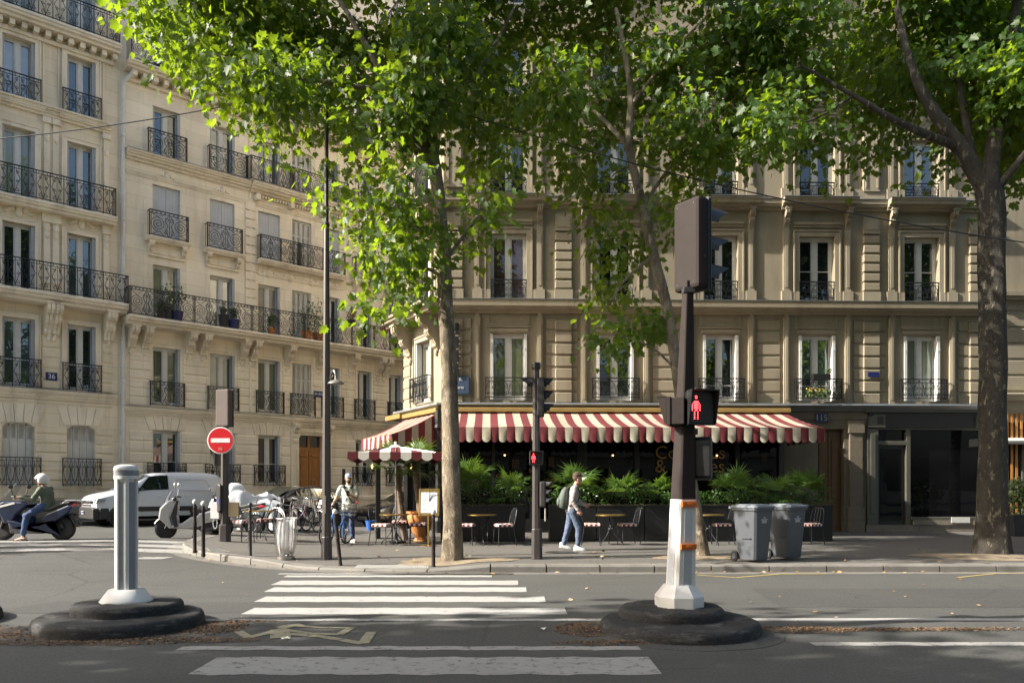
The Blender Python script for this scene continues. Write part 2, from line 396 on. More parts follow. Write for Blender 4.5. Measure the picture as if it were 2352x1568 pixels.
# tactile strips, tree pits, dark disc
mb = MB()
for (p0, p1, p2, p3) in (((858,1302),(1003,1302),(1003,1295),(862,1295)), ((803,1276),(880,1276),(872,1262),(800,1262))):
    pass
def patch(name, pts, mat, dz=.004, road=False):
    mb = MB(); q = [G(*p, road) for p in pts]; mb.add([(p.x, p.y, p.z+dz) for p in q], [tuple(range(len(q)))]); o = mb.build(name, mat); return struct(o)
m_tact = M('tactile_slab', (.27,.265,.25), .8, 0, .08, 4)
def tactile(name, c00, c10, c11, c01, nu, nv):
    a, b, c, d = [G(*p) for p in (c00, c10, c11, c01)]; mb = MB()
    mb.add([(p.x, p.y, sz(p.x, p.y)+.006) for p in (a, b, c, d)], [(0,1,2,3)])
    for i in range(nu):
        for j in range(nv):
            u, v = (i+.5)/nu, (j+.5)/nv; p = a.lerp(b, u).lerp(d.lerp(c, u), v); z = sz(p.x, p.y)+.006
            mb.lathe([(.022, 0), (.014, .008)], 5, (p.x, p.y, z))
    return struct(mb.build(name, m_tact))
tactile('tactile_paving', (812,1304.5), (985,1304.5), (985,1297), (822,1297), 34, 5)
tactile('tactile_paving_strip', (484,1268), (524,1266), (502,1256.5), (474,1258), 12, 8)
m_soil = M('pit_soil', (.21,.165,.11), .95, 0, .35, 5, .8, 25, dirt=((.12,.12,.04), .62, 3))
def pit(cx, cy, rx, ry, n=26):
    c = G(cx, cy); mb = MB(); vs = [(c.x, c.y, sz(c.x, c.y)+.03)]
    for k, rr, dz in ((0, .6, .025), (1, 1, .006)):
        for i in range(n):
            q = 2*math.pi*i/n; r = rr*(1+.12*math.sin(3*q+cx)+.08*math.sin(7*q)); x, y = c.x+rx*r*math.cos(q), c.y+ry*r*math.sin(q); vs.append((x, y, sz(x, y)+dz))
    fs = [(0, 1+i, 1+(i+1) % n) for i in range(n)] + [(1+i, 1+n+i, 1+n+(i+1) % n, 1+(i+1) % n) for i in range(n)]
    mb.add(vs, fs); return struct(mb.build('tree_pit', m_soil, smooth=60))
pit(1045, 1289, 1.15, .55); pit(1605, 1279, 1.0, .6); pit(2275, 1278, 1.5, .85)
c = G(2150*.288+560, 1264) ; mb = MB(); c = G(1290, 1268); mb.lathe([(.36, 0), (.36, .006), (.3, .007)], 28, (c.x, c.y, c.z)); struct(mb.build('pavement_disc', m_charcoal))  # thin flat charcoal disc lying on the pavement

# ------------------------------------------------------------------ road markings (thin sheets of paint)
def stripe(mb, x0, x1, Y0, Y1, jit=.012, n=40, skew=0):
    for i in range(n):
        ua, ub = i/n, (i+1)/n; xa, xb = x0+(x1-x0)*ua, x0+(x1-x0)*ub
        def e(t, s): return math.sin(t*37+s)*jit*.5 + math.sin(t*11.3+s*2)*jit
        vs = [(xa, Y0+e(xa, Y0), 0), (xb, Y0+e(xb, Y0), 0), (xb+skew, Y1+e(xb, Y1), 0), (xa+skew, Y1+e(xa, Y1), 0)]
        mb.add([(x, y, gz(x, y)+.004) for x, y, _ in vs], [(0,1,2,3)])
def ys_(py): return H*F/(py-HY)
mb = MB()
for (l, r, y1, y0) in ((640,1180,1316.5,1318.5),(655,1130,1321,1325),(634,1190,1333,1343),(618,1209,1348.5,1359),(597,1252,1369.5,1382),(569,1300,1395.5,1410.5)):
    Ya, Yb = ys_(y0), ys_(y1); Ym = (Ya+Yb)/2; stripe(mb, (l-CX)*Ym/F, (r-CX)*Ym/F, Ya, Yb)
struct(mb.build('crosswalk', m_paint))
mb = MB()
for (l, r, y1, y0) in ((455,1525,1509,1549),):
    Ya, Yb = ys_(y0), ys_(y1); Ym = (Ya+Yb)/2; stripe(mb, (l+12-CX)*Ym/F, (r-20-CX)*Ym/F, Ya, Yb, .02)
Y = ys_(1488.5); stripe(mb, (412-CX)*Y/F, (1470-CX)*Y/F, ys_(1492.5), ys_(1484), .015)
Y = ys_(1423); stripe(mb, -5.2, 1.6, ys_(1425.5), ys_(1420.5), .012)
Y = ys_(1479); stripe(mb, 2.9, 14, ys_(1482.5), ys_(1474.5), .012)
Y = ys_(1493); stripe(mb, -12, -6.3, ys_(1516), ys_(1512.5), .012)
struct(mb.build('lane_line', m_paint_worn))
mb = MB(); stripe(mb, 1.75, 30, ys_(1424.5), ys_(1419.5), .008, 60); struct(mb.build('solid_line', m_paint))
mb = MB()                                                               # zebra across the mouth of the side street
for (l, r, y1, y0) in ((-200,420,1254,1259),(-160,425,1264,1271),(300,370,1279,1284),(-300,400,1244,1248)):
    a, b, c, d = G(l, y0, 1), G(r, y0, 1), G(r+30, y1, 1), G(l+30, y1, 1)
    n = 24
    for i in range(n):
        q = [a.lerp(b, i/n), a.lerp(b, (i+1)/n), d.lerp(c, (i+1)/n), d.lerp(c, i/n)]; mb.add([(p.x, p.y, gz(p.x, p.y)+.006) for p in q], [(0,1,2,3)])
struct(mb.build('side_crosswalk', m_paint_worn))
mb = MB()
for pts in ([(-6.4,9.6),(-1.9,9.55),(-2.1,10.5),(-6.1,10.62)], [(3.4,10.1),(9.6,10.0),(9.5,11.9),(3.6,12.0)], [(-3.2,5.2),(1.6,5.1),(1.5,5.55),(-3.1,5.6)]):
    vs = []
    for (a, b), (c, d) in zip(pts, pts[1:]+pts[:1]):
        for k in range(12): t_ = k/12; vs.append((a+(c-a)*t_+.012*math.sin(k*2.1+a), b+(d-b)*t_+.012*math.sin(k*1.7+d), .0022))
    mb.add(vs, [tuple(range(len(vs)))])
struct(mb.build('road_patch', asphalt('patched_asphalt', (.058,.058,.055), .2, .3)))
mb = MB()
for (x, y) in ((-9.6,13.4),): mb.lathe([(.33,.001),(.33,.005),(.30,.006),(.29,.004),(.001,.004)], 28, (x,y,gz(x,y)))
struct(mb.build('road_manhole', m_charcoal))
def ribbon(mb, pts, wpx, road=True):
    g = [G(*p, road) for p in pts]
    for a, b in zip(g, g[1:]):
        t = (b-a).normalized(); n = Vector((-t.y, t.x, 0))*wpx*.5
        vs = [a-n, b-n, b+n, a+n]; k = len(mb.v) % 3
        mb.add([(p.x, p.y, gz(p.x, p.y)+.0045+.0006*k+.0004*(len(mb.f) % 4)) for p in vs], [(0,1,2,3)])
def z8(l): return [((700+x/1.0226)*.588, (2100+y/1.0226)*.588) for x, y in l]
mb = MB()                                                               # faded bicycle stencilled in the cycle lane
ribbon(mb, z8([(235,372),(278,398),(345,382),(402,366),(470,346)]), .1)
ribbon(mb, z8([(400,360),(440,352),(490,346)]), .16)
ribbon(mb, z8([(402,366),(405,400),(440,398)]), .2)
ribbon(mb, z8([(430,368),(520,382),(640,386),(690,358)]), .09)
ribbon(mb, z8([(440,384),(580,396),(735,422),(768,376)]), .11)
ribbon(mb, z8([(440,350),(560,358),(700,360)]), .07)
struct(mb.build('bicycle_marking', m_paint_y))
mb = MB(); ribbon(mb, [(1600,1320),(1690,1326),(1790,1318),(1900,1317.5)], .07); ribbon(mb, [(2200,1326),(2290,1316.5),(2352,1316)], .06); struct(mb.build('yellow_line', M('yellow_paint', (.36,.28,.09), .7, 0, .2, 5)))

# ------------------------------------------------------------------ litter
def scatter(name, spots, n, size, cols, seed, zf, kindlabel=None):
    rng = np.random.default_rng(seed); mb = MB(); W = sum(s[4] for s in spots)
    for s in spots:
        for _ in range(int(n*s[4]/W)):
            r = rng.random()**.6; q = rng.random()*6.283; x = s[0]+s[2]*r*math.cos(q); y = s[1]+s[3]*r*math.sin(q)
            z = zf(x, y)+.004+rng.random()*.022*(1-r); a = rng.random()*6.283; L = size*(.5+rng.random()); wd = L*(.25+.5*rng.random())
            t = Vector((math.cos(a), math.sin(a), rng.normal()*.25)); u = Vector((-math.sin(a), math.cos(a), rng.normal()*.3)); c = Vector((x, y, z+.004))
            mb.add([c-t*L, c+u*wd, c+t*L, c-u*wd*.7], [(0,1,2,3)], int(rng.integers(len(cols))))
    return stuff(mb.build(name, [M(f'{name}_{i}', c, .85, 0, .25, 9) for i, c in enumerate(cols)]))
def sp(px, py, rx, ry, wt): g = G(px, py, 1); return (g.x, g.y, rx, ry, wt)
cols = [(.14,.07,.03),(.18,.105,.05),(.09,.05,.026),(.23,.15,.085)]
scatter('leaf_litter', [sp(60,1462,1.5,.32,2.4), sp(-40,1450,1.2,.35,1.2), sp(170,1478,1.0,.12,1), sp(480,1442,.42,.42,1.5), sp(420,1470,.8,.14,.9), sp(1345,1445,.35,.45,1.4), sp(1440,1476,.75,.13,.8), sp(1830,1446,.7,.22,1.3), sp(2050,1446,1.2,.10,1.2), sp(2300,1445,1.4,.10,.8), sp(560,1428,.5,.1,.4)], 15000, .013, cols, 3, gz)
rng = np.random.default_rng(5); mb = MB()
for i in range(405):                                                    # dry leaves in the gutter and on the pavement
    if i < 300:
        k = int(rng.integers(12, len(kl)-30)); p = kl[k].lerp(kl[k+1], rng.random()) + Vector((0, -1, 0))*(.03+.3*rng.random()**2); z = gz(p.x, p.y)
    elif i < 370: p = G(rng.uniform(430, 2300), rng.uniform(1262, 1290)); z = p.z
    else: p = G(rng.uniform(100, 2300), rng.uniform(1320, 1420), 1); z = p.z
    a = rng.random()*6.283; L = (.015 if i >= 370 else .024)+.03*rng.random(); t = Vector((math.cos(a), math.sin(a), .1*rng.normal())); u = Vector((-math.sin(a), math.cos(a), .35*rng.normal())); c = Vector((p.x, p.y, z+.018))
    mb.add([c-t*L, c-t*L*.2+u*L*.6, c+t*L*.5+u*L*.35, c+t*L, c+t*L*.3-u*L*.5, c-t*L*.4-u*L*.4], [(0,1,2,3,4,5)], int(rng.integers(3)))
stuff(mb.build('fallen_leaves', [M('dry_leaf', (.30,.19,.07), .8, 0, .3, 9), M('dry_leaf_pale', (.33,.27,.17), .8, 0, .3, 9), M('dry_leaf_brown', (.2,.11,.05), .8, 0, .3, 9)]))
def paper(px, py, s, road, lab):
    g = G(px, py, road); mb = MB(); random.seed(px)
    vs = [(math.cos(a)*s*(.7+.5*random.random()), math.sin(a)*s*.6, .01+random.random()*s*.5) for a in [i*1.047 for i in range(6)]] + [(0, 0, s*.45)]
    mb.add(vs, [(i, (i+1) % 6, 6) for i in range(6)]); tag(mb.build('paper_scrap', m_signwhite, loc=g), lab, 'litter')
paper(1222, 1311, .11, True, 'crumpled white paper lying with green leaves in the gutter by the kerb')
paper(1244, 1447, .06, True, 'small white paper scrap on the near cycle lane')
paper(655, 1469, .05, True, 'tiny white scrap beside the brown litter at the left island')
# ------------------------------------------------------------------ facades
m_stoneL = stone('limestone_left', (.76,.665,.505), (.34,.27,.18), (1.35, .46), .45)
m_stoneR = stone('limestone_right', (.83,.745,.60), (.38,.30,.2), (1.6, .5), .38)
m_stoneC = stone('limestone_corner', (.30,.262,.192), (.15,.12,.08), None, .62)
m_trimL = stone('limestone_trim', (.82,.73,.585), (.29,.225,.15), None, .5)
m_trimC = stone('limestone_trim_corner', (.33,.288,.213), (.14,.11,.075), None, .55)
m_base = stone('plinth_stone', (.20,.175,.145), (.10,.085,.07), (1.4, .6), .5)
m_zinc = M('zinc', (.27,.285,.30), .45, .6, .15, 2)
g_dark = glass('glass_dark', (.012,.016,.02), .09); g_teal = glass('glass_teal', (.05,.075,.075), .12)
g_curt = glass('glass_curtain', (.26,.28,.23), .06, 1); g_warm = glass('glass_warm', (.10,.06,.05), .05)
g_sage = glass('glass_sage_curtain', (.15,.165,.115), .05, 1); g_pale = glass('glass_pale', (.24,.22,.17), .2)
GL = {'dark': g_dark, 'teal': g_teal, 'curt': g_curt, 'warm': g_warm, 'sage': g_sage, 'pale': g_pale}

def spiral(c, r, turns, a0, sgn, n=20, inner=.12):
    return [(c[0]+r*(1-(1-inner)*t)*math.cos(a0+sgn*turns*6.283*t), 0, c[1]+r*(1-(1-inner)*t)*math.sin(a0+sgn*turns*6.283*t)) for t in [i/(n-1) for i in range(n)]]
RAIL = {}
def railing_mesh(L, h, style):
    key = (round(L, 2), round(h, 2), style)
    if key in RAIL: return RAIL[key]
    mb = MB(); t = .011
    mb.box(-.015, L+.015, -.022, .022, h-.03, h); mb.box(0, L, -.012, .012, .05, .075); mb.box(0, L, -.01, .01, h-.13, h-.112)
    def T(p, r=t, n=4): mb.tube(p, r, n, cap=False)
    if style == 'scroll':
        n = max(1, round(L/1.15)); w = L/n
        for i in range(n+1): mb.box(i*w-.014, i*w+.014, -.014, .014, 0, h)
        for i in range(n):
            x = i*w; H2 = h-.13; c = H2*.5+.06
            for s in (-1, 1):
                cx = x+w*.5+s*w*.29; r = min(w*.17, H2*.36)
                T(spiral((cx, c), r, 2.1, math.pi*.5, s, 26)); T(spiral((cx, c), r*1.12, .55, -math.pi*.5, s, 10, .9))
                T(spiral((x+w*.5+s*w*.1, H2*.26), w*.075, 1.3, math.pi*.5, s, 12)); T(spiral((x+w*.5+s*w*.08, H2*.82), w*.07, 1.2, -math.pi*.5, -s, 12))
                T([(x+w*.5+s*w*q, 0, z) for q, z in ((.02,.07),(.1,H2*.3),(.04,H2*.55),(.11,H2*.72),(.03,H2*.98))], t*1.3)
                T([(x+w*.5+s*w*.46, 0, .07), (x+w*.5+s*w*.46, 0, h-.03)]); T([(x+w*.5+s*w*.14, 0, .07), (cx-s*r*.2, 0, c-r*1.1), (cx+s*r, 0, .07)]); T([(x+w*.5+s*w*.14, 0, H2), (cx, 0, c+r*1.15), (cx+s*r*1.1, 0, H2)])
            T([(x+w*.5, 0, .07), (x+w*.5, 0, h-.13)])
            k = 9
            for j in range(k): xx = x+w*(j+.5)/k; T(spiral((xx, h-.075), .03, 1, 0, 1, 6, .8))
    elif style == 'heart':
        n = max(2, round(L/.27)); w = L/n
        for i in range(n+1): mb.box(i*w-.008, i*w+.008, -.008, .008, 0, h)
        for i in range(n):
            x = (i+.5)*w; H2 = h-.13
            for s in (-1, 1):
                T(spiral((x+s*w*.22, H2*.8), w*.2, 1.2, -math.pi*.5, s, 10)); T([(x, 0, .1), (x+s*w*.34, 0, H2*.42), (x+s*w*.42, 0, H2*.7), (x+s*w*.22, 0, H2*.97)])
                T(spiral((x+s*w*.2, H2*.26), w*.17, 1.1, math.pi*.5, -s, 9))
            T([(x, 0, H2*.45), (x, 0, h-.03)], t*.8)
    elif style == 'fine':                                  # closely set bars with small scrolls (house at the left edge)
        n = max(2, round(L/.42)); w = L/n
        for i in range(n+1): mb.box(i*w-.011, i*w+.011, -.011, .011, 0, h)
        for i in range(n):
            x = (i+.5)*w; H2 = h-.13
            for s in (-1, 1):
                T(spiral((x+s*w*.22, H2*.2), w*.18, 1.3, math.pi*.5, s, 10)); T(spiral((x+s*w*.24, H2*.88), w*.15, 1.3, -math.pi*.5, -s, 10))
                T([(x, 0, .07), (x+s*w*.14, 0, H2*.35), (x+s*w*.40, 0, H2*.62), (x+s*w*.1, 0, H2*.98)]); T(spiral((x+s*w*.2, H2*.52), w*.13, 1.2, 0, s, 9))
                T([(x+s*w*.3, 0, h-.12), (x+s*w*.3, 0, h-.03)])
            T([(x, 0, .05), (x, 0, h-.03)], t*.8)
    else:                                                  # 'cafe' rails on the corner house: scrolled panel between plain bars
        mb.box(0, L, -.01, .01, .16, .175)
        for x in (0, L): mb.box(x-.012, x+.012, -.012, .012, 0, h)
        n = max(2, round(L/.36)); w = L/n
        for i in range(n):
            x = (i+.5)*w; H2 = h-.05
            for s in (-1, 1):
                T(spiral((x+s*w*.23, H2*.62), w*.22, 1.5, math.pi*.5, -s, 12), t*.85); T(spiral((x+s*w*.2, H2*.3), w*.17, 1.2, -math.pi*.5, s, 10), t*.85)
                T([(x+s*w*.48, 0, .17), (x+s*w*.42, 0, H2*.7), (x, 0, h-.05)], t*.8)
            T([(x, 0, 0), (x, 0, h-.03)], t*.7)
    me = mb.mesh('railing', m_iron); RAIL[key] = me; return me

def text_mesh(txt, size, mat, al='CENTER', aly='CENTER', ext=.002):
    cu = bpy.data.curves.new('lettering', 'FONT'); cu.body = txt; cu.size = size; cu.align_x = al; cu.align_y = aly; cu.extrude = ext
    o = bpy.data.objects.new('lettering', cu); COL.objects.link(o); dg = bpy.context.evaluated_depsgraph_get(); dg.update()
    me = bpy.data.meshes.new_from_object(o.evaluated_get(dg)); bpy.data.objects.remove(o); me.materials.clear(); me.materials.append(mat); return me
class Facade:
    def __init__(s, root, O, U, T=None, stone=None, trim=None):
        s.root, s.O, s.U, s.T, s.stone, s.trim = root, O, U, T or Matrix.Identity(4), stone, trim
    def u(s, px):
        k = (px-CX)/F; return (k*s.O.y - s.O.x)/(s.U.x - k*s.U.y)
    def Y(s, px): return s.O.y + s.U.y*s.u(px)
    def z(s, px, py): return H-(py-HY)*s.Y(px)/F
    def rect(s, l, r, t, b):                                # u0,u1,z0,z1 of an opening measured on the picture
        m = (l+r)/2; return s.u(l), s.u(r), s.z(m, b), s.z(m, t)
    def put(s, mb, name, mats, smooth=None, bevel=0, parent=None):
        return mb.xf(s.T).build(name, mats, parent or s.root, smooth, bevel)
    def wall(s, u0, u1, z0, z1, openings, depth=.3, name='wall', mat=None):
        us = sorted({u0, u1, *[o[0] for o in openings], *[o[1] for o in openings]}); zs = sorted({z0, z1, *[o[2] for o in openings], *[o[3] for o in openings]})
        us = [x for x in us if u0-1e-6 <= x <= u1+1e-6]; zs = [x for x in zs if z0-1e-6 <= x <= z1+1e-6]
        mb = MB(); D = .45
        ins = lambda u, z: any(o[0] < u < o[1] and o[2] < z < o[3] for o in openings)
        for a, b in zip(us, us[1:]):
            for c, d in zip(zs, zs[1:]):
                if not ins((a+b)/2, (c+d)/2): mb.quad((a,0,c), (b,0,c), (b,0,d), (a,0,d))
        for a, b, c, d in [o[:4] for o in openings]:
            mb.quad((a,0,c),(a,D,c),(b,D,c),(b,0,c)); mb.quad((a,0,d),(b,0,d),(b,D,d),(a,D,d))
            mb.quad((a,0,c),(a,0,d),(a,D,d),(a,D,c)); mb.quad((b,0,c),(b,D,c),(b,D,d),(b,0,d))
            mb.quad((a,D,c),(b,D,c),(b,D,d),(a,D,d))
        mb.quad((u0,D,z0),(u0,D,z1),(u0,0,z1),(u0,0,z0)); mb.quad((u1,0,z0),(u1,0,z1),(u1,D,z1),(u1,D,z0))
        return s.put(mb, name, mat or s.stone)
    def window(s, o, gl='dark', shut='fold', frame=None, rec=.24, arch=0, shmat=None, transom=0):
        u0, u1, z0, z1 = o; fm = frame or m_frame; w = u1-u0; mid = (u0+u1)/2; y0, y1 = rec-.03, rec+.05
        sm = shmat or m_shut; f = .065
        if shut in ('closed', 'blank'):
            mb = MB(); n = 4 if shut == 'closed' else 2; pw = w/n
            for i in range(n):
                a, b = u0+i*pw+.006, u0+(i+1)*pw-.006; yy = .1
                if shut == 'blank': mb.box(a, b, yy, yy+.04, z0+.01, z1-.01); [mb.box(a+(b-a)*q-.006, a+(b-a)*q+.006, yy-.008, yy, z0+.03, z1-.03) for q in (.25, .5, .75)]
                else:
                    mb.box(a, a+.05, yy, yy+.035, z0+.01, z1-.01); mb.box(b-.05, b, yy, yy+.035, z0+.01, z1-.01)
                    for zc in (z0+.01, z0+(z1-z0)*.33, z0+(z1-z0)*.66, z1-.08): mb.box(a+.05, b-.05, yy, yy+.035, zc, zc+.07)
                    k = int((z1-z0)/.075)
                    for j in range(k):
                        zc = z0+.06+j*.075; mb.add([(a+.05, yy+.001, zc+.05), (b-.05, yy+.001, zc+.05), (b-.05, yy+.034, zc+.01+.065), (a+.05, yy+.034, zc+.01+.065), (a+.05, yy+.001, zc+.044), (b-.05, yy+.001, zc+.044)], [(0,1,2,3), (4,5,1,0)])
                    mb.box(a+.05, b-.05, yy+.06, yy+.07, z0+.02, z1-.02)
            s.put(mb, 'shutter', sm); return None
        if shut == 'panel':                                  # ground-floor wooden shutters, louvred at the top
            pw = w/4
            for k in range(2):
                mb = MB()
                for i in (2*k, 2*k+1):
                    a, b = u0+i*pw+.006, u0+(i+1)*pw-.006; yy = .2; zt = z1-(z1-z0)*.28; ztop = z1-(arch if i in (0, 3) else arch*.3)
                    mb.box(a, b, yy, yy+.04, z0, zt); mb.box(a+.05, b-.05, yy-.012, yy, z0+.3, zt-.15); mb.box(a+.05, b-.05, yy-.012, yy, z0+.06, z0+.24)
                    mb.box(a, a+.05, yy, yy+.04, zt, ztop); mb.box(b-.05, b, yy, yy+.04, zt, ztop); mb.box(a+.05, b-.05, yy, yy+.04, ztop-.06, ztop+.08)
                    j = 0
                    while zt+j*.07 < ztop-.06: mb.box(a+.05, b-.05, yy+.005, yy+.035, zt+j*.07, zt+j*.07+.035); j += 1
                    mb.box(a, b, yy+.06, yy+.07, z0, z1)
                s.put(mb, 'shutter', m_shut_w)
            return None
        mb = MB()
        mb.box(u0, u0+f, y0, y1, z0, z1); mb.box(u1-f, u1, y0, y1, z0, z1); mb.box(u0+f, u1-f, y0, y1, z1-f, z1); mb.box(u0+f, u1-f, y0, y1, z0, z0+.09)
        mb.box(mid-.07, mid+.07, y0-.012, y1, z0+.09, z1-f)
        for a, b in ((u0+f, mid-.07), (mid+.07, u1-f)):
            mb.box(a, a+.04, y0+.01, y1, z0+.09, z1-f); mb.box(b-.04, b, y0+.01, y1, z0+.09, z1-f); mb.box(a+.04, b-.04, y0+.01, y1, z1-f-.05, z1-f); mb.box(a+.04, b-.04, y0+.01, y1, z0+.09, z0+.16)
            if transom: mb.box(a+.04, b-.04, y0+.012, y1, z0+transom, z0+transom+.025)
        wd = s.put(mb, 'window', fm)
        mb = MB()
        for a, b in ((u0+f, mid-.07), (mid+.07, u1-f)): mb.quad((a,rec+.03,z0+.09), (b,rec+.03,z0+.09), (b,rec+.03,z1-f), (a,rec+.03,z1-f))
        s.put(mb, 'pane', GL[gl], parent=wd)
        if shut in ('fold', 'foldr'):
            for k, a in ((0, u0), (1, u1)):
                if shut == 'foldr' and k == 0: continue
                mb = MB(); q = 1 if k == 0 else -1
                for j in range(2 if k == 0 else 3):
                    xa, xb = sorted((a+q*(.006+j*.033), a+q*(.03+j*.033)))
                    mb.box(xa, xb, .015, .045, z0+.02, z1-.02); mb.box(xa, xb, .17, .2, z0+.02, z1-.02)
                    zz = z0+.02
                    while zz < z1-.06: mb.box(xa+.004, xb-.004, .045, .17, zz, zz+.035); zz += .065
                s.put(mb, 'shutter', sm)
        if shut == 'flat':                                    # white leaf blinds folded back, standing proud of the wall
            for k, a in ((0, u0-.02), (1, u1+.02)):
                mb = MB(); q = 1 if k == 0 else -1
                for j in range(3):
                    xa, xb = sorted((a+q*(.01+j*.03), a+q*(.034+j*.03))); mb.box(xa, xb, -.06, .14, z0+.02, z1-.02); mb.box(xa+.002, xb-.002, -.075, -.06, z0+.4, z0+.47); mb.box(xa+.002, xb-.002, -.075, -.06, z1-.5, z1-.43)
                s.put(mb, 'shutter', m_white)
        return wd
    def rail(s, u0, u1, z0, h, style, y=-.16, returns=True):
        L = u1-u0; o = link('balcony_railing', railing_mesh(L, h, style), s.root); o.matrix_local = s.T @ Matrix.Translation((u0, y, z0))
        if returns:
            y2 = min(0, y+abs(y)-.01)
            for u in (u0, u1):
                mb = MB()
                mb.box(u-.012, u+.012, y, y2, z0+h-.03, z0+h); mb.box(u-.01, u+.01, y, y2, z0+.05, z0+.07)
                k = max(1, int(abs(y)/.1))
                for j in range(k): yy = y+(y2-y)*(j+.5)/k; mb.box(u-.008, u+.008, yy-.008, yy+.008, z0+.05, z0+h-.03)
                s.put(mb, 'balcony_return', m_iron, parent=None)
        return o
    def slab(s, u0, u1, z, th, d, name='balcony_slab', mat=None):
        mb = MB(); mb.prism([(.02,z-th),(-d*.72,z-th),(-d*.76,z-th*.72),(-d*.9,z-th*.62),(-d*.93,z-th*.35),(-d,z-th*.3),(-d,z-.02),(-d+.02,z),(.02,z)], u0, u1, 'x')
        return s.put(mb, name, mat or s.trim, bevel=.008)
    def cornice(s, u0, u1, z, prof, name='cornice', mat=None, top=None):   # prof: (out, height) steps from the top down
        mb = MB(); pts = [(.02, z)]
        zz = z
        for d, h in prof: pts += [(-d, zz), (-d*.96, zz-h)]; zz -= h
        pts += [(.02, zz)]
        mb.prism(pts[::-1], u0, u1, 'x'); o = s.put(mb, name, mat or s.trim, bevel=.006)
        if top:
            mb = MB(); d = prof[0][0]; mb.box(u0-.01, u1+.01, -d-.02, 0, z+.002, z+.02); s.put(mb, 'ledge_flashing', m_zinc)
        return o
    def courses(s, spans, z0, z1, rows, out=.035, gap=.045, name='rusticated_course', mat=None, opens=()):
        hh = (z1-z0)/rows
        for u0, u1 in spans:
            mb = MB()
            for r in range(rows):
                a, b = z0+r*hh+gap/2, z0+(r+1)*hh-gap/2; c = .025
                mb.add([(u0,0,a),(u1,0,a),(u1,0,b),(u0,0,b),(u0+.004,-out,a+c),(u1-.004,-out,a+c),(u1-.004,-out,b-c),(u0+.004,-out,b-c)], [(4,5,6,7),(0,1,5,4),(1,2,6,5),(2,3,7,6),(3,0,4,7)])
            s.put(mb, name, mat or s.stone)
    def corbel(s, u, z, w=.26, h=.8, d=.55, drop=0):
        mb = MB(); pts = [(0,z)]
        prof = [(d,0),(d,-.1*h),(d*.97,-.2*h),(d*.82,-.3*h),(d*.62,-.34*h),(d*.56,-.42*h),(d*.6,-.5*h),(d*.5,-.62*h),(d*.3,-.72*h),(d*.2,-.85*h),(d*.2,-.94*h),(d*.1,-h),(0,-h)]
        pts = [(-y, z+q) for y, q in prof]+[(0,z)]
        for k in (-1, 0, 1): mb.prism(pts if k else [(y*1.03 if y < 0 else y, q) for y, q in pts], u+k*w/3-w/6+.006, u+k*w/3+w/6-.006, 'x')
        mb.box(u-w*.62, u+w*.62, -d*1.05, 0, z, z+.07)
        for k in range(drop): mb.ball((u+(-1)**k*.025, -.035, z-h-.06-.09*k), (.085-.012*k, .06, .075), 7, 5)
        return s.put(mb, 'corbel', s.trim, bevel=0)
    def ornament(s, u, z, w, h, d=.1):
        mb = MB(); random.seed(int(u*100))
        mb.ball((u, -.02, z), (w*.13, d, h*.42), 10, 7); mb.ball((u, -.03, z), (w*.08, d*1.15, h*.27), 8, 6); mb.ball((u, -.03, z+h*.4), (w*.08, d, h*.12), 8, 5)
        for q in (-1, 1):
            for k in range(5):
                t = (k+1)/5; mb.ball((u+q*w*(.13+.34*t), -.015, z+h*(.12*math.sin(t*5))), (w*.075*(1.2-.5*t), d*(.9-.4*t), h*(.2-.09*t)), 7, 5)
        return s.put(mb, 'relief_ornament', s.trim, smooth=60)
    def surround(s, o, w=.13, d=.05, bottom=False):
        u0, u1, z0, z1 = o; mb = MB()
        mb.box(u0-w, u0-.004, -d, 0, z0, z1+w); mb.box(u1+.004, u1+w, -d, 0, z0, z1+w); mb.box(u0-.004, u1+.004, -d+.001, 0, z1+.002, z1+w)
        mb.box(u0-w-.04, u0-w, -d-.03, 0, z0, z1+w+.04); mb.box(u1+w, u1+w+.04, -d-.03, 0, z0, z1+w+.04); mb.box(u0-w, u1+w, -d-.029, 0, z1+w, z1+w+.04)
        return s.put(mb, 'window_surround', s.trim)
    def plaque(s, u, z, w, h, text, mat=None, y=-.05, size=None, name='number_plate', tcol=None):
        mb = MB(); mb.box(u-w/2, u+w/2, y-.012, y, z-h/2, z+h/2); o = s.put(mb, name, mat or m_blue)
        if text:
            t = link('number', text_mesh(text, size or h*.85, tcol or m_signwhite), o)
            t.matrix_local = s.T @ Matrix.Translation((u, y-.016, z)) @ Matrix.Rotation(R(90), 4, 'X')
        return o

# ---------------------------- house 36 at the left edge
rotL = math.atan2(UL.y, UL.x)
h36 = thing('apartment_house', 'cream stone apartment house number 36 with long iron balconies at the left edge', 'building', FL0, rotL)
h34 = thing('apartment_house', 'tall cream stone apartment house number 34 with wooden door behind the parked cars', 'building', FL0, rotL)
fa = Facade(h36, FL0, UL, None, m_stoneL, m_trimL)
U1 = fa.u(274)
W36 = []
for l, r in ((5,80),(154,219)):
    for k, (lt, lb, rt, rb) in enumerate(((966,1115,972,1115),(731,888,747,899),(512,668,542,692),(291,455,336,490),(83,236,140,271),(-150,40,-68,82))):
        t, b = (lt, lb) if l < 100 else (rt, rb); W36.append((fa.rect(l, r, t, b), k, l))
u36 = -5.4
zsill = [np.mean([w_[0][2] for w_ in W36 if w_[1] == k]) for k in range(6)]; ztop = [np.mean([w_[0][3] for w_ in W36 if w_[1] == k]) for k in range(6)]
ops = []
cols36 = [W36[0][0][:2], W36[6][0][:2]]
for ci, (a, b) in enumerate(cols36):
    for k in range(6): ops.append((a, b, zsill[k], ztop[k], k, ci))
zc1 = zsill[1]-.04
fa.wall(u36, U1, .9, 26, [o[:4] for o in ops])
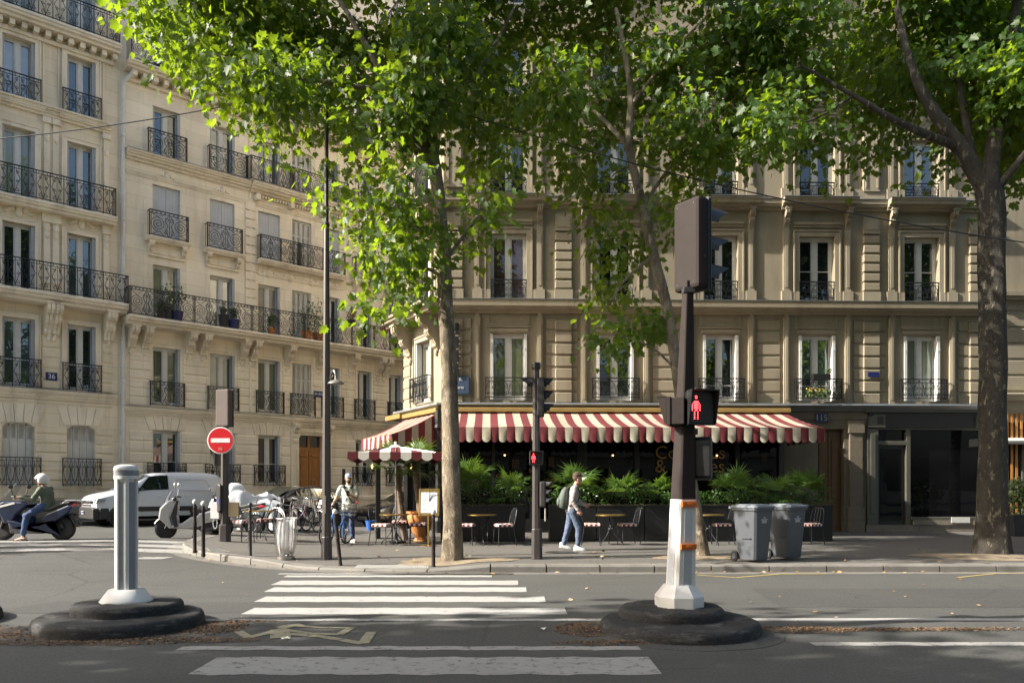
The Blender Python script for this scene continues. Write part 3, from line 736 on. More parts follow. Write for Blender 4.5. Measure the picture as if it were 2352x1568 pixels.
mb = MB(); mb.box(u36, U1, -.06, .45, -.3, .9); mb.prism([(.02,.9),(-.1,.9),(-.1,1.02),(-.04,1.1),(.02,1.1)], u36, U1, 'x'); fa.put(mb, 'plinth', m_base)
kinds = ['teal','dark','pale','teal','dark','teal','pale','curt']
for i, (a, b, z0, z1, k, ci) in enumerate(ops):
    if k == 0:
        fa.window((a, b, z0, z1), shut='panel', arch=.16)
        mb = MB(); n = 10; pts = [(a, z1+.02), (a, z1-.2)] + [(a+(b-a)*t, z1-.2+.19*math.sin(math.pi*t)) for t in [j/n for j in range(1, n)]] + [(b, z1-.2), (b, z1+.02)]
        mb.prism(pts, -.002, .2, 'y'); fa.put(mb, 'arched_lintel', m_trimL)
        for j in range(5):                                   # voussoirs
            t0, t1 = -.12+j*.248, -.12+(j+1)*.248; w_ = b-a; mb = MB(); z_ = z1-.06
            sh = lambda t: (t-.5)*.35
            mb.prism([(a+w_*t0+.01, z_), (a+w_*t1-.01, z_), (a+w_*t1-.01+sh(t1), z_+.62), (a+w_*t0+.01+sh(t0), z_+.62)], -(.055 if j == 2 else .04), 0, 'y'); fa.put(mb, 'voussoir', m_trimL)
    else:
        gl = {1: ['teal','dark','teal'], 2: ['dark','teal','pale'], 3: ['curt','teal','curt'], 4: ['pale','teal','dark'], 5: ['curt','curt','curt']}[k][ci]
        fa.window((a, b, z0, z1), gl, 'fold', transom=.95 if k in (1,) else 0); fa.surround((a, b, z0, z1))
    if k in (0, 1, 4): fa.rail(a-.16, b+.16, z0-.02, 1.0 if k != 4 else .92, 'heart' if k == 0 else 'fine', -.14)
# courses on the lower two storeys
def spans(cols, e0, e1, pad=.2):
    xs = [e0] + [x for a, b in cols for x in (a-pad, b+pad)] + [e1]; return [(xs[i], xs[i+1]) for i in range(0, len(xs), 2) if xs[i+1]-xs[i] > .1]
fa.courses(spans(cols36, u36, U1-.25, .02), 1.12, ztop[0]-.1, 8, .04, .06); fa.courses([(u36, U1-.25)], ztop[0]+.62, zc1-.34, 1, .03, .04)
fa.courses(spans(cols36, u36, U1-.25, .22), zc1+.03, ztop[1]+.2, 7, .03, .05)
fa.cornice(u36, U1-.12, zc1, [(.2,.08),(.16,.06),(.1,.1),(.05,.08)], top=1)
for k in (2, 3): fa.slab(u36, U1+(.1 if k == 2 else -.2), zsill[k]-.02, .34 if k == 2 else .28, .8 if k == 2 else .5); fa.rail(u36, U1+(.08 if k == 2 else -.25), zsill[k]-.02, 1.02, 'fine', -.74 if k == 2 else -.45)
fa.slab(u36, U1-.1, zsill[5]-.02, .3, .62); fa.rail(u36, U1-.15, zsill[5]-.02, 1.02, 'fine', -.56)
mb = MB(); u = u36
while u < U1-.3: mb.box(u, u+.16, -.34, 0, zsill[5]-.52, zsill[5]-.33); u += .36
mb.box(u36, U1-.2, -.12, 0, zsill[5]-.66, zsill[5]-.525); fa.put(mb, 'dentil_band', m_trimL)
for ci, (a, b) in enumerate(cols36):
    m = (a+b)/2
    for q in (-.62, .62):
        fa.corbel(a-.42 if q < 0 else b+.42, zsill[2]-.37, .34, 1.0, .66, 2)
    for x in (a-.36, b+.36):
        mb = MB(); mb.box(x-.1, x+.1, -.06, 0, ztop[2]-1.9, zsill[3]-.62); mb.box(x-.15, x+.15, -.12, 0, zsill[3]-.62, zsill[3]-.31); mb.ball((x, -.08, zsill[3]-.8), (.1,.07,.14), 7, 5); mb.ball((x, -.07, zsill[3]-1.05), (.08,.06,.14), 7, 5); fa.put(mb, 'pilaster', m_trimL)
        mb = MB(); mb.box(x-.09, x+.09, -.06, 0, ztop[3]-1.4, ztop[3]+.42); mb.box(x-.13, x+.13, -.13, 0, ztop[3]+.42, ztop[3]+.62); mb.ball((x, -.06, ztop[3]-.1), (.09,.06,.13), 7, 5); fa.put(mb, 'pilaster', m_trimL)
    fa.ornament(m, ztop[2]+.42, (b-a)*.9, .55, .1)
    fa.cornice(a-.5, b+.5, ztop[3]+.98, [(.3,.07),(.24,.06),(.16,.1),(.1,.1)], 'pediment')
    fa.slab(a-.28, b+.28, zsill[4]-.02, .16, .24, 'window_sill')
    for x in (a-.27, b+.27): mb = MB(); mb.box(x-.03, x+.03, -.03, 0, zsill[4], ztop[4]+.3); fa.put(mb, 'pilaster', m_trimL)
fa.plaque((cols36[0][1]+cols36[1][0])/2, fa.z(121, 865), .36, .28, '36', y=-.045)
mb = MB(); mb.box(u36, u36+.4, .45, 14, 0, 26); fa.put(mb, 'end_wall', m_stoneL)
mb = MB(); mb.prism([(.3,26),(.3,26.3),(-.6,26.3),(-.6,26)], u36, U1, 'x'); mb.prism([(-.2,26.3),(3,29.5),(12,29.5),(14,26.3)], u36, U1, 'x'); fa.put(mb, 'roof', m_zinc)
mb = MB()                                                    # cast-iron cellar grating in the plinth
gu, gz_ = fa.u(203+120), fa.z(223, 1160)
# white down pipe between the two houses
up = .06; mb = MB()
ztp = fa.z(283, 177); pts = [(up,-.12,.4),(up,-.12,4.5),(up,-.12,9),(up,-.12,ztp-.5),(up+.04,-.14,ztp-.2),(up+.22,-.3,ztp+.05),(up+.3,-.4,ztp+.3)]
mb.tube(pts, .065, 10)
for zz in (2.2, 5.4, 8.2, 11.4, 14.5): mb.lathe([(.066,0),(.085,.02),(.085,.1),(.066,.12)], 10, (up,-.12,zz))
fa.put(mb, 'drain_pipe', m_frame, smooth=50)

# ---------------------------- house 34 bis
fb = Facade(h34, FL0, UL, None, m_stoneR, m_trimL)
CB = [(350.6,414),(482,539),(593,643),(671,715),(742,780),(817,853),(893,924)]
cb = [(fb.u(l), fb.u(r)) for l, r in CB]
x1 = 382.
Zs = [fb.z(x1, q) for q in (1114, 932, 742, 552, 366, 179)]; Zt = [fb.z(x1, q) for q in (989, 799, 612, 430, 252, 62)]
d_ = cb[-1][0]-cb[-2][0]; cb += [(cb[-1][0]+d_*(i+1), cb[-1][1]+d_*(i+1)) for i in range(3)]
u34 = cb[-1][1]+2
door_u = (fb.u(687), fb.u(741)); ztd = fb.z(714, 1000)
ops = []
for ci, (a, b) in enumerate(cb):
    for k in range(6):
        if k == 0 and ci in (3, 4): continue
        ops.append((a, b, Zs[k], Zt[k], k, ci))
g0 = fb.u(588); ops2 = [o[:4] for o in ops] + [(door_u[0], door_u[1], .3, ztd)]
xs2 = fb.u(818)
fb.wall(U1+.001, u34, .3, 26.5, ops2)
mb = MB(); mb.box(.16, door_u[0]-.02, -.05, .3, -.3, 1.0); mb.box(door_u[1]+.02, u34, -.05, .3, -.3, 1.0)
mb.prism([(.02,1.0),(-.08,1.0),(-.08,1.14),(-.03,1.2),(.02,1.2)], .16, door_u[0]-.02, 'x'); mb.prism([(.02,1.0),(-.08,1.0),(-.08,1.14),(-.03,1.2),(.02,1.2)], door_u[1]+.02, u34, 'x'); fb.put(mb, 'plinth', m_stoneR)
for a, b, z0, z1, k, ci in ops:
    sh, gl = 'foldr', 'teal'
    if k == 0: gl = 'dark'
    if k == 1: gl = ['sage','sage','sage','','teal','dark','teal','teal','teal','teal'][ci] or 'sage'; sh = 'closed' if ci == 3 else 'foldr'
    if k == 2: gl = ['pale','pale','pale','','dark','dark','teal','teal','teal','teal'][ci] or 'pale'; sh = 'closed' if ci == 3 else 'foldr'
    if k == 3: sh = 'blank' if ci in (0, 1, 2, 4) else ('closed' if ci == 3 else 'foldr'); gl = 'dark'
    if k == 4: gl = 'teal'; sh = 'closed' if ci == 3 else 'fold'
    if k == 5: gl = 'dark'; sh = 'fold'
    fb.window((a, b, z0, z1), gl, sh, transom=.9 if k == 0 else 0, shmat=m_shut_w if sh == 'closed' else None)
    if k == 0 and ci < 7: fb.rail(a-.2, b+.2, z0-.03, .88, 'heart', -.1, True)
    if k == 1: fb.rail(a-.12, b+.12, z0-.04, .95, 'scroll', -.14)
for ci, (a, b) in enumerate(cb):                             # third storey: single balconies on consoles, a shared one in the middle
    if ci in (0, 1, 5, 6): 
        fb.slab(a-.3, b+.3, Zs[3]-.02, .17, .36); fb.rail(a-.2, b+.2, Zs[3]-.02, 1.0, 'scroll', -.3)
        for x in (a-.1, b+.1): fb.corbel(x, Zs[3]-.26, .16, .42, .28)
        mb = MB(); mb.box(a-.02, b+.02, -.035, 0, Zt[2]+.42, Zs[3]-.32); mb.box(a-.16, b+.16, -.08, 0, Zt[2]+.3, Zt[2]+.36); fb.put(mb, 'apron_panel', m_trimL)
        fb.ornament((a+b)/2, Zt[3]+.38, (b-a)*.8, .42, .05)
    if ci in (0, 5, 6): fb.rail(a-.2, b+.2, Zs[4]-.03, 1.0, 'scroll', -.16)
    if ci == 2:
        fb.slab(a-.12, cb[4][1]+.12, Zs[3]-.02, .2, .4); fb.rail(a-.06, cb[3][0]+.2, Zs[3]-.02, 1.0, 'scroll', -.34); fb.rail(cb[3][0]+.22, cb[4][1]+.08, Zs[3]-.02, 1.0, 'scroll', -.34)
        mb = MB(); mb.box(a, cb[4][1], -.04, 0, Zt[2]+.38, Zs[3]-.35); fb.put(mb, 'frieze_panel', m_trimL)
        for t in (.12, .37, .63, .88): fb.ornament(a+(cb[4][1]-a)*t, (Zt[2]+Zs[3])/2, 1.3, .42, .07)
zc = Zs[4]-.05
fb.cornice(.16, fb.u(572), zc, [(.34,.07),(.28,.07),(.2,.09),(.1,.1)], top=1)
fb.cornice(fb.u(572)+.002, u34, zc+.001, [(.52,.09),(.46,.08),(.34,.09),(.16,.1)], top=1)
fb.rail(cb[1][0]-.12, fb.u(563), Zs[4]-.03, 1.0, 'scroll', -.26); fb.rail(fb.u(563)+.05, cb[3][0]-.15, Zs[4]-.03, 1.0, 'scroll', -.44); fb.rail(cb[3][0]-.12, cb[4][1]+.2, Zs[4]-.03, 1.0, 'scroll', -.44)
mb = MB(); u = fb.u(585)
while u < cb[4][1]+.4: mb.box(u, u+.07, -.16, 0, zc-.52, zc-.42); u += .13
for ci in (2, 3, 4): mb.box(cb[ci][0]-.2, cb[ci][0]-.02, -.3, 0, zc-.66, zc-.42)
fb.put(mb, 'dentil_band', m_trimL)
fb.cornice(.16, u34, Zt[3]+.32, [(.07,.05),(.05,.05),(.03,.06)], 'string_course')
fb.slab(.1, u34, Zs[5]-.02, .26, .68); fb.rail(.2, u34-.2, Zs[5]-.02, 1.02, 'scroll', -.6)
mb = MB(); u = .3
while u < 22: mb.box(u, u+.17, -.4, 0, Zs[5]-.48, Zs[5]-.285); u += .38
mb.box(.16, u34, -.13, 0, Zs[5]-.62, Zs[5]-.483); fb.put(mb, 'dentil_band', m_trimL)
fb.slab(.0, u34, Zs[2]-.03, .3, .95); fb.rail(.06, u34-.3, Zs[2]-.03, 1.05, 'scroll', -.86)
for ci, (a, b) in enumerate(cb):
    xsq = (a-.3, b+.3) if ci not in (2, 3, 4) else ((a-.26,) if ci else ())
    if ci == 4: xsq = (a-.25,)
    for x in xsq: fb.corbel(x, Zs[2]-.4, .27, .72, .7, 2)
    if ci == 0: fb.corbel(.35, Zs[2]-.4, .27, .72, .7, 2)
sp1 = spans(cb, .3, u34, .1)
zc = Zs[1]-.12
fb.courses(sp1, zc+.05, Zt[1]+.05, 7, .03, .045)
fb.courses([(.3, u34)], Zt[1]+.09, Zs[2]-.55, 1, .02, .03)
fb.cornice(.05, fb.u(668), zc, [(.22,.08),(.17,.07),(.1,.1),(.05,.08)], top=1); fb.cornice(fb.u(668)+.002, u34, zc+.001, [(.34,.1),(.28,.08),(.18,.1),(.08,.1)], top=1)
c0 = [c for i, c in enumerate(cb) if i not in (3, 4)]
sp0 = []
xs3 = [.3]
for i, c in enumerate(cb):
    if i == 3: sp0.append((xs3[-1], door_u[0]-.42)); xs3.append(door_u[1]+.42); continue
    if i == 4: continue
    sp0.append((xs3[-1], c[0]-.04)); xs3.append(c[1]+.04)
sp0.append((xs3[-1], u34))
fb.courses(sp0, 1.25, Zt[0]-.02, 6, .03, .045)
for i, (a, b) in enumerate(cb):
    if i in (3, 4): continue
    for j in range(5):
        w_ = b-a+.3; a_ = a-.15; t0, t1 = j*.2, (j+1)*.2; mb = MB(); sh = lambda t: (t-.5)*.4
        mb.prism([(a_+w_*t0+.008, Zt[0]+.03), (a_+w_*t1-.008, Zt[0]+.03), (a_+w_*t1-.008+sh(t1), Zt[0]+.6), (a_+w_*t0+.008+sh(t0), Zt[0]+.6)], -(.05 if j == 2 else .035), 0, 'y'); fb.put(mb, 'voussoir', m_trimL)
# carriage door
m_wood = M('varnished_oak', (.34,.145,.035), .4, 0, .3, 3, sc=(6, 6, .5), coat=.3)
a, b = door_u; mb = MB(); mid = (a+b)/2
for x in (a-.24, b+.24): mb.box(x-.17, x+.17, -.1, 0, .3, ztd-.1); [mb.box(x-.1+.08*k, x-.06+.08*k, -.115, -.1, .8, ztd-.6) for k in range(3)]; mb.box(x-.2, x+.2, -.16, 0, ztd-.1, ztd+.12); mb.ball((x, -.14, ztd-.25), (.16,.07,.12), 8, 5)
mb.box(a-.4, b+.4, -.08, 0, ztd+.12, ztd+.3); fb.put(mb, 'door_surround', m_trimL)
for x in (a-.24, b+.24): fb.corbel(x, zc-.36, .24, .5, .4)
fb.ornament(mid, ztd+.6, 1.9, .7, .16)
for k in (0, 1):
    l, r = (a+.02, mid-.01) if k == 0 else (mid+.01, b-.02); mb = MB(); y = .2
    mb.box(l, r, y, y+.08, .15, ztd-.62); 
    for z0, z1 in ((.3, .75), (.85, 1.9), (2.0, ztd-1.0)): mb.box(l+.13, r-.13, y-.03, y, z0, z1); mb.box(l+.2, r-.2, y-.045, y-.03, z0+.07, z1-.07)
    mb.box(l+.1, r-.1, y-.06, y, ztd-.92, ztd-.84)
    d = fb.put(mb, 'door', m_wood, bevel=.006)
    mb = MB(); mb.ball(((r-.08) if k == 0 else (l+.08), y-.07, 1.25), .04, 8, 6); fb.put(mb, 'handle', m_brass, parent=d)
mb = MB(); mb.box(a, b, .18, .28, ztd-.62, ztd-.5); mb.box(mid-.06, mid+.06, .18, .28, ztd-.5, ztd); mb.box(a, a+.06, .18, .28, ztd-.5, ztd); mb.box(b-.06, b, .18, .28, ztd-.5, ztd); tr = fb.put(mb, 'transom_window', m_wood)
mb = MB(); mb.quad((a,.26,ztd-.5),(b,.26,ztd-.5),(b,.26,ztd),(a,.26,ztd)); fb.put(mb, 'pane', g_dark, parent=tr)
pu = fb.u(730); fb.plaque(pu, fb.z(730, 905), .46, .26, '34 BIS', y=-.04, size=.17)
for x in (fb.u(574), xs2):                                   # narrow joints that split the front
    mb = MB(); mb.box(x-.05, x+.05, -.05, 0, Zs[1], Zs[5]-.7); 
    k = 0
    while k*.36 < Zs[4]-Zs[2]-1: mb.box(x-.22, x+.22, -.07, 0, Zs[2]+.1+k*.36, Zs[2]+.1+k*.36+.31); k += 1
    fb.put(mb, 'quoin', m_trimL)
mb = MB(); mb.box(fb.u(785), fb.u(791), -.07, -.02, 1.7, 2.4); fb.put(mb, 'letter_box', m_charcoal)
mb = MB(); mb.prism([(-.3,26.5),(2.6,30.5),(11,30.5),(13,26.5)], .16, u34, 'x'); fb.put(mb, 'roof', m_zinc)
mb = MB(); mb.box(u34-.4, u34, .45, 13, 0, 26.5); fb.put(mb, 'end_wall', m_stoneR)
# perforated vent plate in the plinth of house 36 (left of the van)
mb = MB(); gu0, gu1 = fa.u(207), fa.u(240); gu0, gu1 = min(gu0, U1-1.1), min(gu1, U1-.2); mb.box(gu0, gu1, -.075, -.06, .5, .95)
v = fa.put(mb, 'vent_plate', m_shut_w); mb = MB()
for i in range(8):
    for j in range(4): x = gu0+(i+.5+.5*(j % 2)-.25)*(gu1-gu0)/8; mb.box(x-.025, x+.025, -.078, -.075, .55+j*.1, .6+j*.1)
fa.put(mb, 'vent_hole', m_dark, parent=v)
# ------------------------------------------------------------------ corner house with the cafe
hc = thing('corner_house', 'weathered stone corner house number 115 with the dark cafe front and striped awnings', 'building', A, R(1.7))
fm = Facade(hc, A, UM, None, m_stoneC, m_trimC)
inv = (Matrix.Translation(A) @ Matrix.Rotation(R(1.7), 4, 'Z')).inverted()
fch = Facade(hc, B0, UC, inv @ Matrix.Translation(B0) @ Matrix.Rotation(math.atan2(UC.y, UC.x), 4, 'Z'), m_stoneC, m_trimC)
LCH = 3.27
WC = [(1127,1209),(1371,1454),(1615,1694),(1835,1916),(2076,2156)]
wc = [(fm.u(l), fm.u(r)) for l, r in WC]; UE = fm.u(2262)
x1 = 1168.
cz0 = [fm.z(x1, q) for q in (919, 692.5, 454.5, 228, 10)]; cz1 = [fm.z(x1, q) for q in (766, 537, 310, 92, -120)]
ops = [(a, b, cz0[k], cz1[k], k, ci) for ci, (a, b) in enumerate(wc) for k in range(5)]
ZT = 23.5; zg = fm.z(x1, 938)
fm.wall(0, UE, zg-.1, ZT, [o[:4] for o in ops])
cu0, cu1 = fch.u(957), fch.u(990)
cops = [(cu0, cu1, cz0[k]+(.02 if k else .08), cz1[k], k) for k in range(5)]
fch.wall(0, LCH, zg-.1, ZT, [o[:4] for o in cops])
mb = MB(); Bs = inv @ B0; e = inv @ (B0 + UL*30); 
mb.quad((Bs.x,Bs.y,0), (Bs.x,Bs.y,ZT), (e.x,e.y,ZT), (e.x,e.y,0)); mb.quad((UE,0,0),(UE,0,ZT),(UE,12,ZT),(UE,12,0)); mb.build('side_wall', m_stoneR, hc)
mb = MB(); mb.add([(Bs.x,Bs.y,ZT),(0,0,ZT),(UE,0,ZT),(UE,12,ZT),(e.x,e.y,ZT)], [(0,1,2,3,4)]); mb.build('roof', m_zinc, hc)
glc = {0: ['sage','dark','dark','teal','curt'], 1: ['warm','dark','dark','dark','dark'], 2: ['dark','dark','dark','dark','teal'], 3: ['dark','dark','teal','dark','dark'], 4: ['dark']*5}
for a, b, z0, z1, k, ci in ops:
    if k == 0: sh = 'flat'
    else: sh = 'none'
    fm.window((a, b, z0, z1), glc[k][ci], sh, transom=.5 if k == 0 and ci in (2, 3, 4) else (1.05 if k == 1 and ci > 2 else 0), rec=.2)
    m = (a+b)/2
    if k == 0:
        fm.rail(a-.16, b+.16, z0+.02, .68, 'cafe', -.2)
        mb = MB(); mb.box(a-.06, b+.06, -.03, 0, z1+.05, z1+.16); mb.box(a-.12, b+.12, -.05, 0, z1+.2, z1+.25)
        mb.box(a-.1, b+.1, -.025, 0, z1+.27, z1+.32); mb.box(a-.1, b+.1, -.025, 0, z1+.66, z1+.7); mb.box(a-.1, a-.05, -.024, 0, z1+.32, z1+.66); mb.box(b+.05, b+.1, -.024, 0, z1+.32, z1+.66); fm.put(mb, 'entablature', m_trimC)
    elif k in (1, 2): fm.rail(a+.01, b-.01, z0+.02, .68 if k == 1 else .58, 'cafe', -.02, False)
    else: fm.rail(a-.1, b+.1, z0+.02, .8, 'cafe', -.14)
    if k in (1, 2, 3):
        fm.surround((a, b, z0, z1), .15, .05)
        for x, xa, xb in ((a-.42, a-.26, a-.004), (b+.42, b+.004, b+.26)): mb = MB(); mb.box(x-.1, x+.1, -.06, 0, z0+.38, z1+.2 if k == 1 else z1+.05); mb.box(x-.05, x+.05, -.075, -.06, z0+.5, z1); mb.box(x-.16, x+.16, -.09, 0, z0, z0+.38); mb.box(xa, xb, -.075, 0, z0, z0+.37); fm.put(mb, 'pilaster', m_trimC)
    if k == 1:
        for x in (a-.42, b+.42): fm.corbel(x, cz0[2]-.34, .17, .62, .3)
        fm.cornice(a-.62, b+.62, cz0[2]-.02, [(.46,.07),(.42,.1),(.3,.06),(.2,.08)], 'pediment', top=1)
        mb = MB(); mb.box(a-.18, b+.18, -.1, 0, z1+.36, z1+.44); mb.box(a-.18, b+.18, -.05, 0, z1+.28, z1+.36); fm.put(mb, 'entablature', m_trimC)
    if k == 2: fm.slab(a-.28, b+.28, cz0[3]-.01, .16, .3, 'window_sill'); fm.ornament(m, cz0[3]-.5, 1.1, .4, .06)
# rusticated strips between the windows, wall panels, quoins
def blocks(f, u0, u1, z0, z1, n, d=.1, name='quoin'):
    mb = MB(); h = (z1-z0)/n; random.seed(int(u0*50+z0*7))
    for i in range(n):
        q = .004*random.random(); c = .018
        a, b = z0+i*h+.035, z0+(i+1)*h-.035
        mb.add([(u0,0,a),(u1,0,a),(u1,0,b),(u0,0,b),(u0,-d+c,a),(u1,-d+c,a),(u1,-d+c,b),(u0,-d+c,b),(u0+c,-d-q,a+c),(u1-c,-d-q,a+c),(u1-c,-d-q,b-c),(u0+c,-d-q,b-c)],
               [(0,1,5,4),(1,2,6,5),(2,3,7,6),(3,0,4,7),(4,5,9,8),(5,6,10,9),(6,7,11,10),(7,4,8,11),(8,9,10,11)])
    mb.box(u0+.03, u1-.03, -d*.5, 0, z0, z1)
    return f.put(mb, name, f.stone)
Q = [(fm.u(1024), fm.u(1063)), (fm.u(1275), fm.u(1313)), (fm.u(1981), fm.u(2018)), (fm.u(2224), fm.u(2250))]
for a, b in Q:
    blocks(fm, a, b, zg+.15, cz0[1]-.55, 7); blocks(fm, a, b, cz0[1]+.38, cz1[1]+.05, 6)
    for bx in (((a-.02, b+.02, -.12, 0, cz0[1], cz0[1]+.37),), ((a, b, -.1, 0, cz1[1]+.09, cz0[2]-.5), (a+.06, b-.06, -.12, -.1, cz1[1]+.2, cz0[2]-.6)), ((a, b, -.09, 0, cz0[2]+.3, cz1[2]+.3), (a+.05, a+.1, -.11, -.09, cz0[2]+.4, cz1[2]), (b-.1, b-.05, -.11, -.09, cz0[2]+.4, cz1[2])), ((a, b, -.09, 0, cz0[3], cz1[3]),)):
        mb = MB(); [mb.box(*q) for q in bx]; fm.put(mb, 'quoin', m_trimC)
sp = spans(wc, .5, UE, .62)
fm.courses(sp, zg+.15, cz0[1]-.5, 7, .035, .05)
for a, b in sp:
    for k in (1, 2):
        if b-a > .8: mb = MB(); mb.box(a, b, -.055, 0, cz0[k]+.002, cz0[k]+.36); fm.put(mb, 'wall_base', m_trimC)
for a, b in wc:
    for x in (a-.42, b+.42): mb = MB(); mb.box(x-.09, x+.09, -.08, 0, zg+.12, cz0[1]-.45); mb.box(x-.04, x+.04, -.1, -.08, zg+.3, cz0[1]-.75); mb.lathe([(.07,0),(.07,.04),(.03,.06)], 10, (x, -.1, cz0[1]-.42), axis='y', ph=0); mb.box(x-.12, x+.12, -.12, 0, cz0[1]-.38, cz0[1]-.3); fm.put(mb, 'pilaster', m_trimC)
fm.cornice(-.25, UE, cz0[1]-.005, [(.36,.2),(.3,.05),(.22,.05),(.14,.07)], top=1)
fm.cornice(0, UE, cz0[2]-.012, [(.22,.14),(.18,.07),(.08,.1)], top=1)
fm.cornice(0, UE, cz0[3]-.2, [(.14,.1),(.1,.07),(.05,.1)], 'string_course')
fm.cornice(0, UE, ZT, [(.7,.2),(.5,.25),(.3,.3)])
# the narrow chamfered front, in full sun
for a, b, z0, z1, k in cops:
    fch.window((a, b, z0, z1), ['curt','dark','dark','dark','dark'][k], 'none', rec=.24); fch.surround((a, b, z0, z1), .14, .05)
    if k == 0:
        fch.rail(a-.1, b+.14, z0+.02, .8, 'heart', -.22)
        mb = MB()
        for j in range(2): mb.box(a+.01+j*.035, a+.036+j*.035, -.03, .16, z0+.03, z1-.03)
        fch.put(mb, 'shutter', m_shut_w)
    else: fch.rail(.1, LCH-.05, z0-.05, 1.0, 'scroll', -.72)
for k in (1, 2, 3):
    fch.slab(-.15, LCH+.2, cz0[k]-.06, .3, .85); 
    for x in (cu0-.45, cu1+.5): fch.corbel(x, cz0[k]-.42, .32, 1.0, .7, 2)
blocks(fch, 0.02, .62, zg+.15, cz0[1]-.55, 7, .05); blocks(fch, 0.02, .62, cz0[1]+.1, cz0[2]-.5, 7, .05)
# fascia over the ground floor, shop fronts
zf = zg
mb = MB(); mb.prism([(.02,zf+.16),(-.3,zf+.16),(-.32,zf+.1),(-.16,zf),(-.1,zf-.06),(.02,zf-.06)], -.2, UE, 'x'); fm.put(mb, 'shop_cornice', m_zinc)
mb = MB(); mb.prism([(.02,zf+.16),(-.3,zf+.16),(-.32,zf+.1),(-.16,zf),(-.1,zf-.06),(.02,zf-.06)], -.3, LCH+.1, 'x'); fch.put(mb, 'shop_cornice', m_zinc)
u_cafe = fm.u(1800)
m_cafe = M('cafe_black', (.007,.007,.007), .35, 0, .3, 3, coat=.2)
g_shop = glass('glass_shop', (.005,.005,.006), -.022)
mb = MB(); d = .15; bays = [(.45,1.5),(1.6,2.7),(2.9,4.2),(4.5,6.0),(6.15,7.6),(7.75,9.2),(9.35,10.6)]
mb.box(0, u_cafe, .3, .5, 0, zf-.06); prev = 0
for a, b in bays: mb.box(prev, a, -.06, .3, .1, zf-.9); prev = b
mb.box(prev, u_cafe, -.06, .3, .1, zf-.9); mb.box(0, u_cafe, -.08, .3, zf-.9, zf-.06); mb.box(0, u_cafe, -.09, .3, .1, .55); fm.put(mb, 'cafe_front', m_cafe)
for a, b in bays: mb = MB(); mb.quad((a,.05,.55),(b,.05,.55),(b,.05,zf-.9),(a,.05,zf-.9)); fm.put(mb, 'cafe_window', g_shop)
mb = MB(); mb.box(0, LCH, .15, .4, 0, zf-.06); mb.box(.1, .4, -.05, .15, .1, zf-.1); mb.box(LCH-.35, LCH, -.08, .15, .1, zf-.1); mb.box(LCH-.3, LCH-.05, -.12, -.08, 2.4, 2.7); mb.box(1.35, 1.5, -.02, .15, .1, zf-.5); fch.put(mb, 'cafe_front', m_cafe)
mb = MB(); mb.quad((.45,.12,.4),(1.3,.12,.4),(1.3,.12,3),(.45,.12,3)); mb.quad((1.55,.12,.4),(LCH-.4,.12,.4),(LCH-.4,.12,3),(1.55,.12,3)); fch.put(mb, 'cafe_window', g_shop)
m_bulbw = emit('cafe_lamp_glow', (1,.55,.2), 2.2); m_dim = M('cafe_interior', (.05,.035,.025), .8, 0, .5, 4); random.seed(9)
for a, b in bays:
    for k in range(3):
        x, z = random.uniform(a+.15, b-.3), random.uniform(1.2, zf-1.6); mb = MB(); mb.box(x, x+random.uniform(.12,.4), .035, .049, z, z+random.uniform(.08,.35)); fm.put(mb, 'wall_picture', m_dim)
for x in (1.9, 5.3, 8.6):
    mb = MB(); mb.lathe([(.02,.16),(.06,.06),(.07,0),(.001,.0)], 12, (x,-.12,zf-1.45)); mb.tube([(x,-.12,zf-1.3),(x,-.12,zf-.9)], .006, 5); lm = fm.put(mb, 'pendant_lamp', m_black); mb = MB(); mb.ball((x,-.12,zf-1.47), .028, 8, 6); fm.put(mb, 'bulb', m_bulbw, parent=lm)
def lettering(f, txt, px, py, cap, mat=m_gold, y=-.1, al='LEFT', name='sign_lettering', par=None, sx=1):
    t = link(name, text_mesh(txt, cap, mat, al, 'TOP_BASELINE', .004), par or f.root)
    t.matrix_local = f.T @ Matrix.Translation((f.u(px), y, f.z(px, py))) @ Matrix.Rotation(R(90), 4, 'X') @ Matrix.Diagonal((sx,1,1,1)); return t
m_goldl = M('gold_lettering', (.42,.27,.09), .5, .1, .1, 6)
for t, px, py in (('Co',1503,1053),('us',1628,1053),('&',1503,1084),('es',1628,1084)): lettering(fm, t, px, py, .58, m_goldl, -.07)
lettering(fm, 'SO', 1214, 1084, .17, m_goldl, -.1); lettering(fm, 'Collection', 1139, 1096, .13, m_goldl, -.1)
# bits of stuff visible through the cafe windows
# carriage entrance 115 and the shop on the right
ue0, ue1 = u_cafe, fm.u(1995)
mb = MB(); da, db = fm.u(1878), fm.u(1938)
mb.box(ue0, da, -.02, .45, 0, zf-.06); mb.box(db, ue1, -.02, .45, 0, zf-.06); mb.box(da, db, -.02, .45, fm.z(1908, 985), zf-.06)
for x in (db+.35,): mb.box(x-.2, x+.2, -.12, -.02, .3, zf-.5); mb.box(x-.25, x+.25, -.16, -.02, zf-.75, zf-.35); mb.box(x-.26, x+.26, -.15, -.02, .1, .9)
mb.box(ue0, ue1, -.06, -.02, zf-.32, zf-.2); fm.put(mb, 'entrance_wall', stone('entrance_stone', (.16,.135,.10), (.08,.065,.045), (1.2,.5), .5))
mb = MB(); zt = fm.z(1908, 985)
for a, b in ((da+.02, (da+db)/2-.01), ((da+db)/2+.01, db-.02)):
    mb.box(a, b, .2, .28, .1, zt); mb.box(a+.1, b-.1, .17, .2, .3, 1.0); mb.box(a+.1, b-.1, .17, .2, 1.2, zt-.3)
fm.put(mb, 'door', M('brown_door', (.11,.052,.015), .45, 0, .25, 3, sc=(5,5,.5)))
mb = MB(); mb.box(da, db, .3, .5, 0, zt); fm.put(mb, 'door_recess', m_dark)
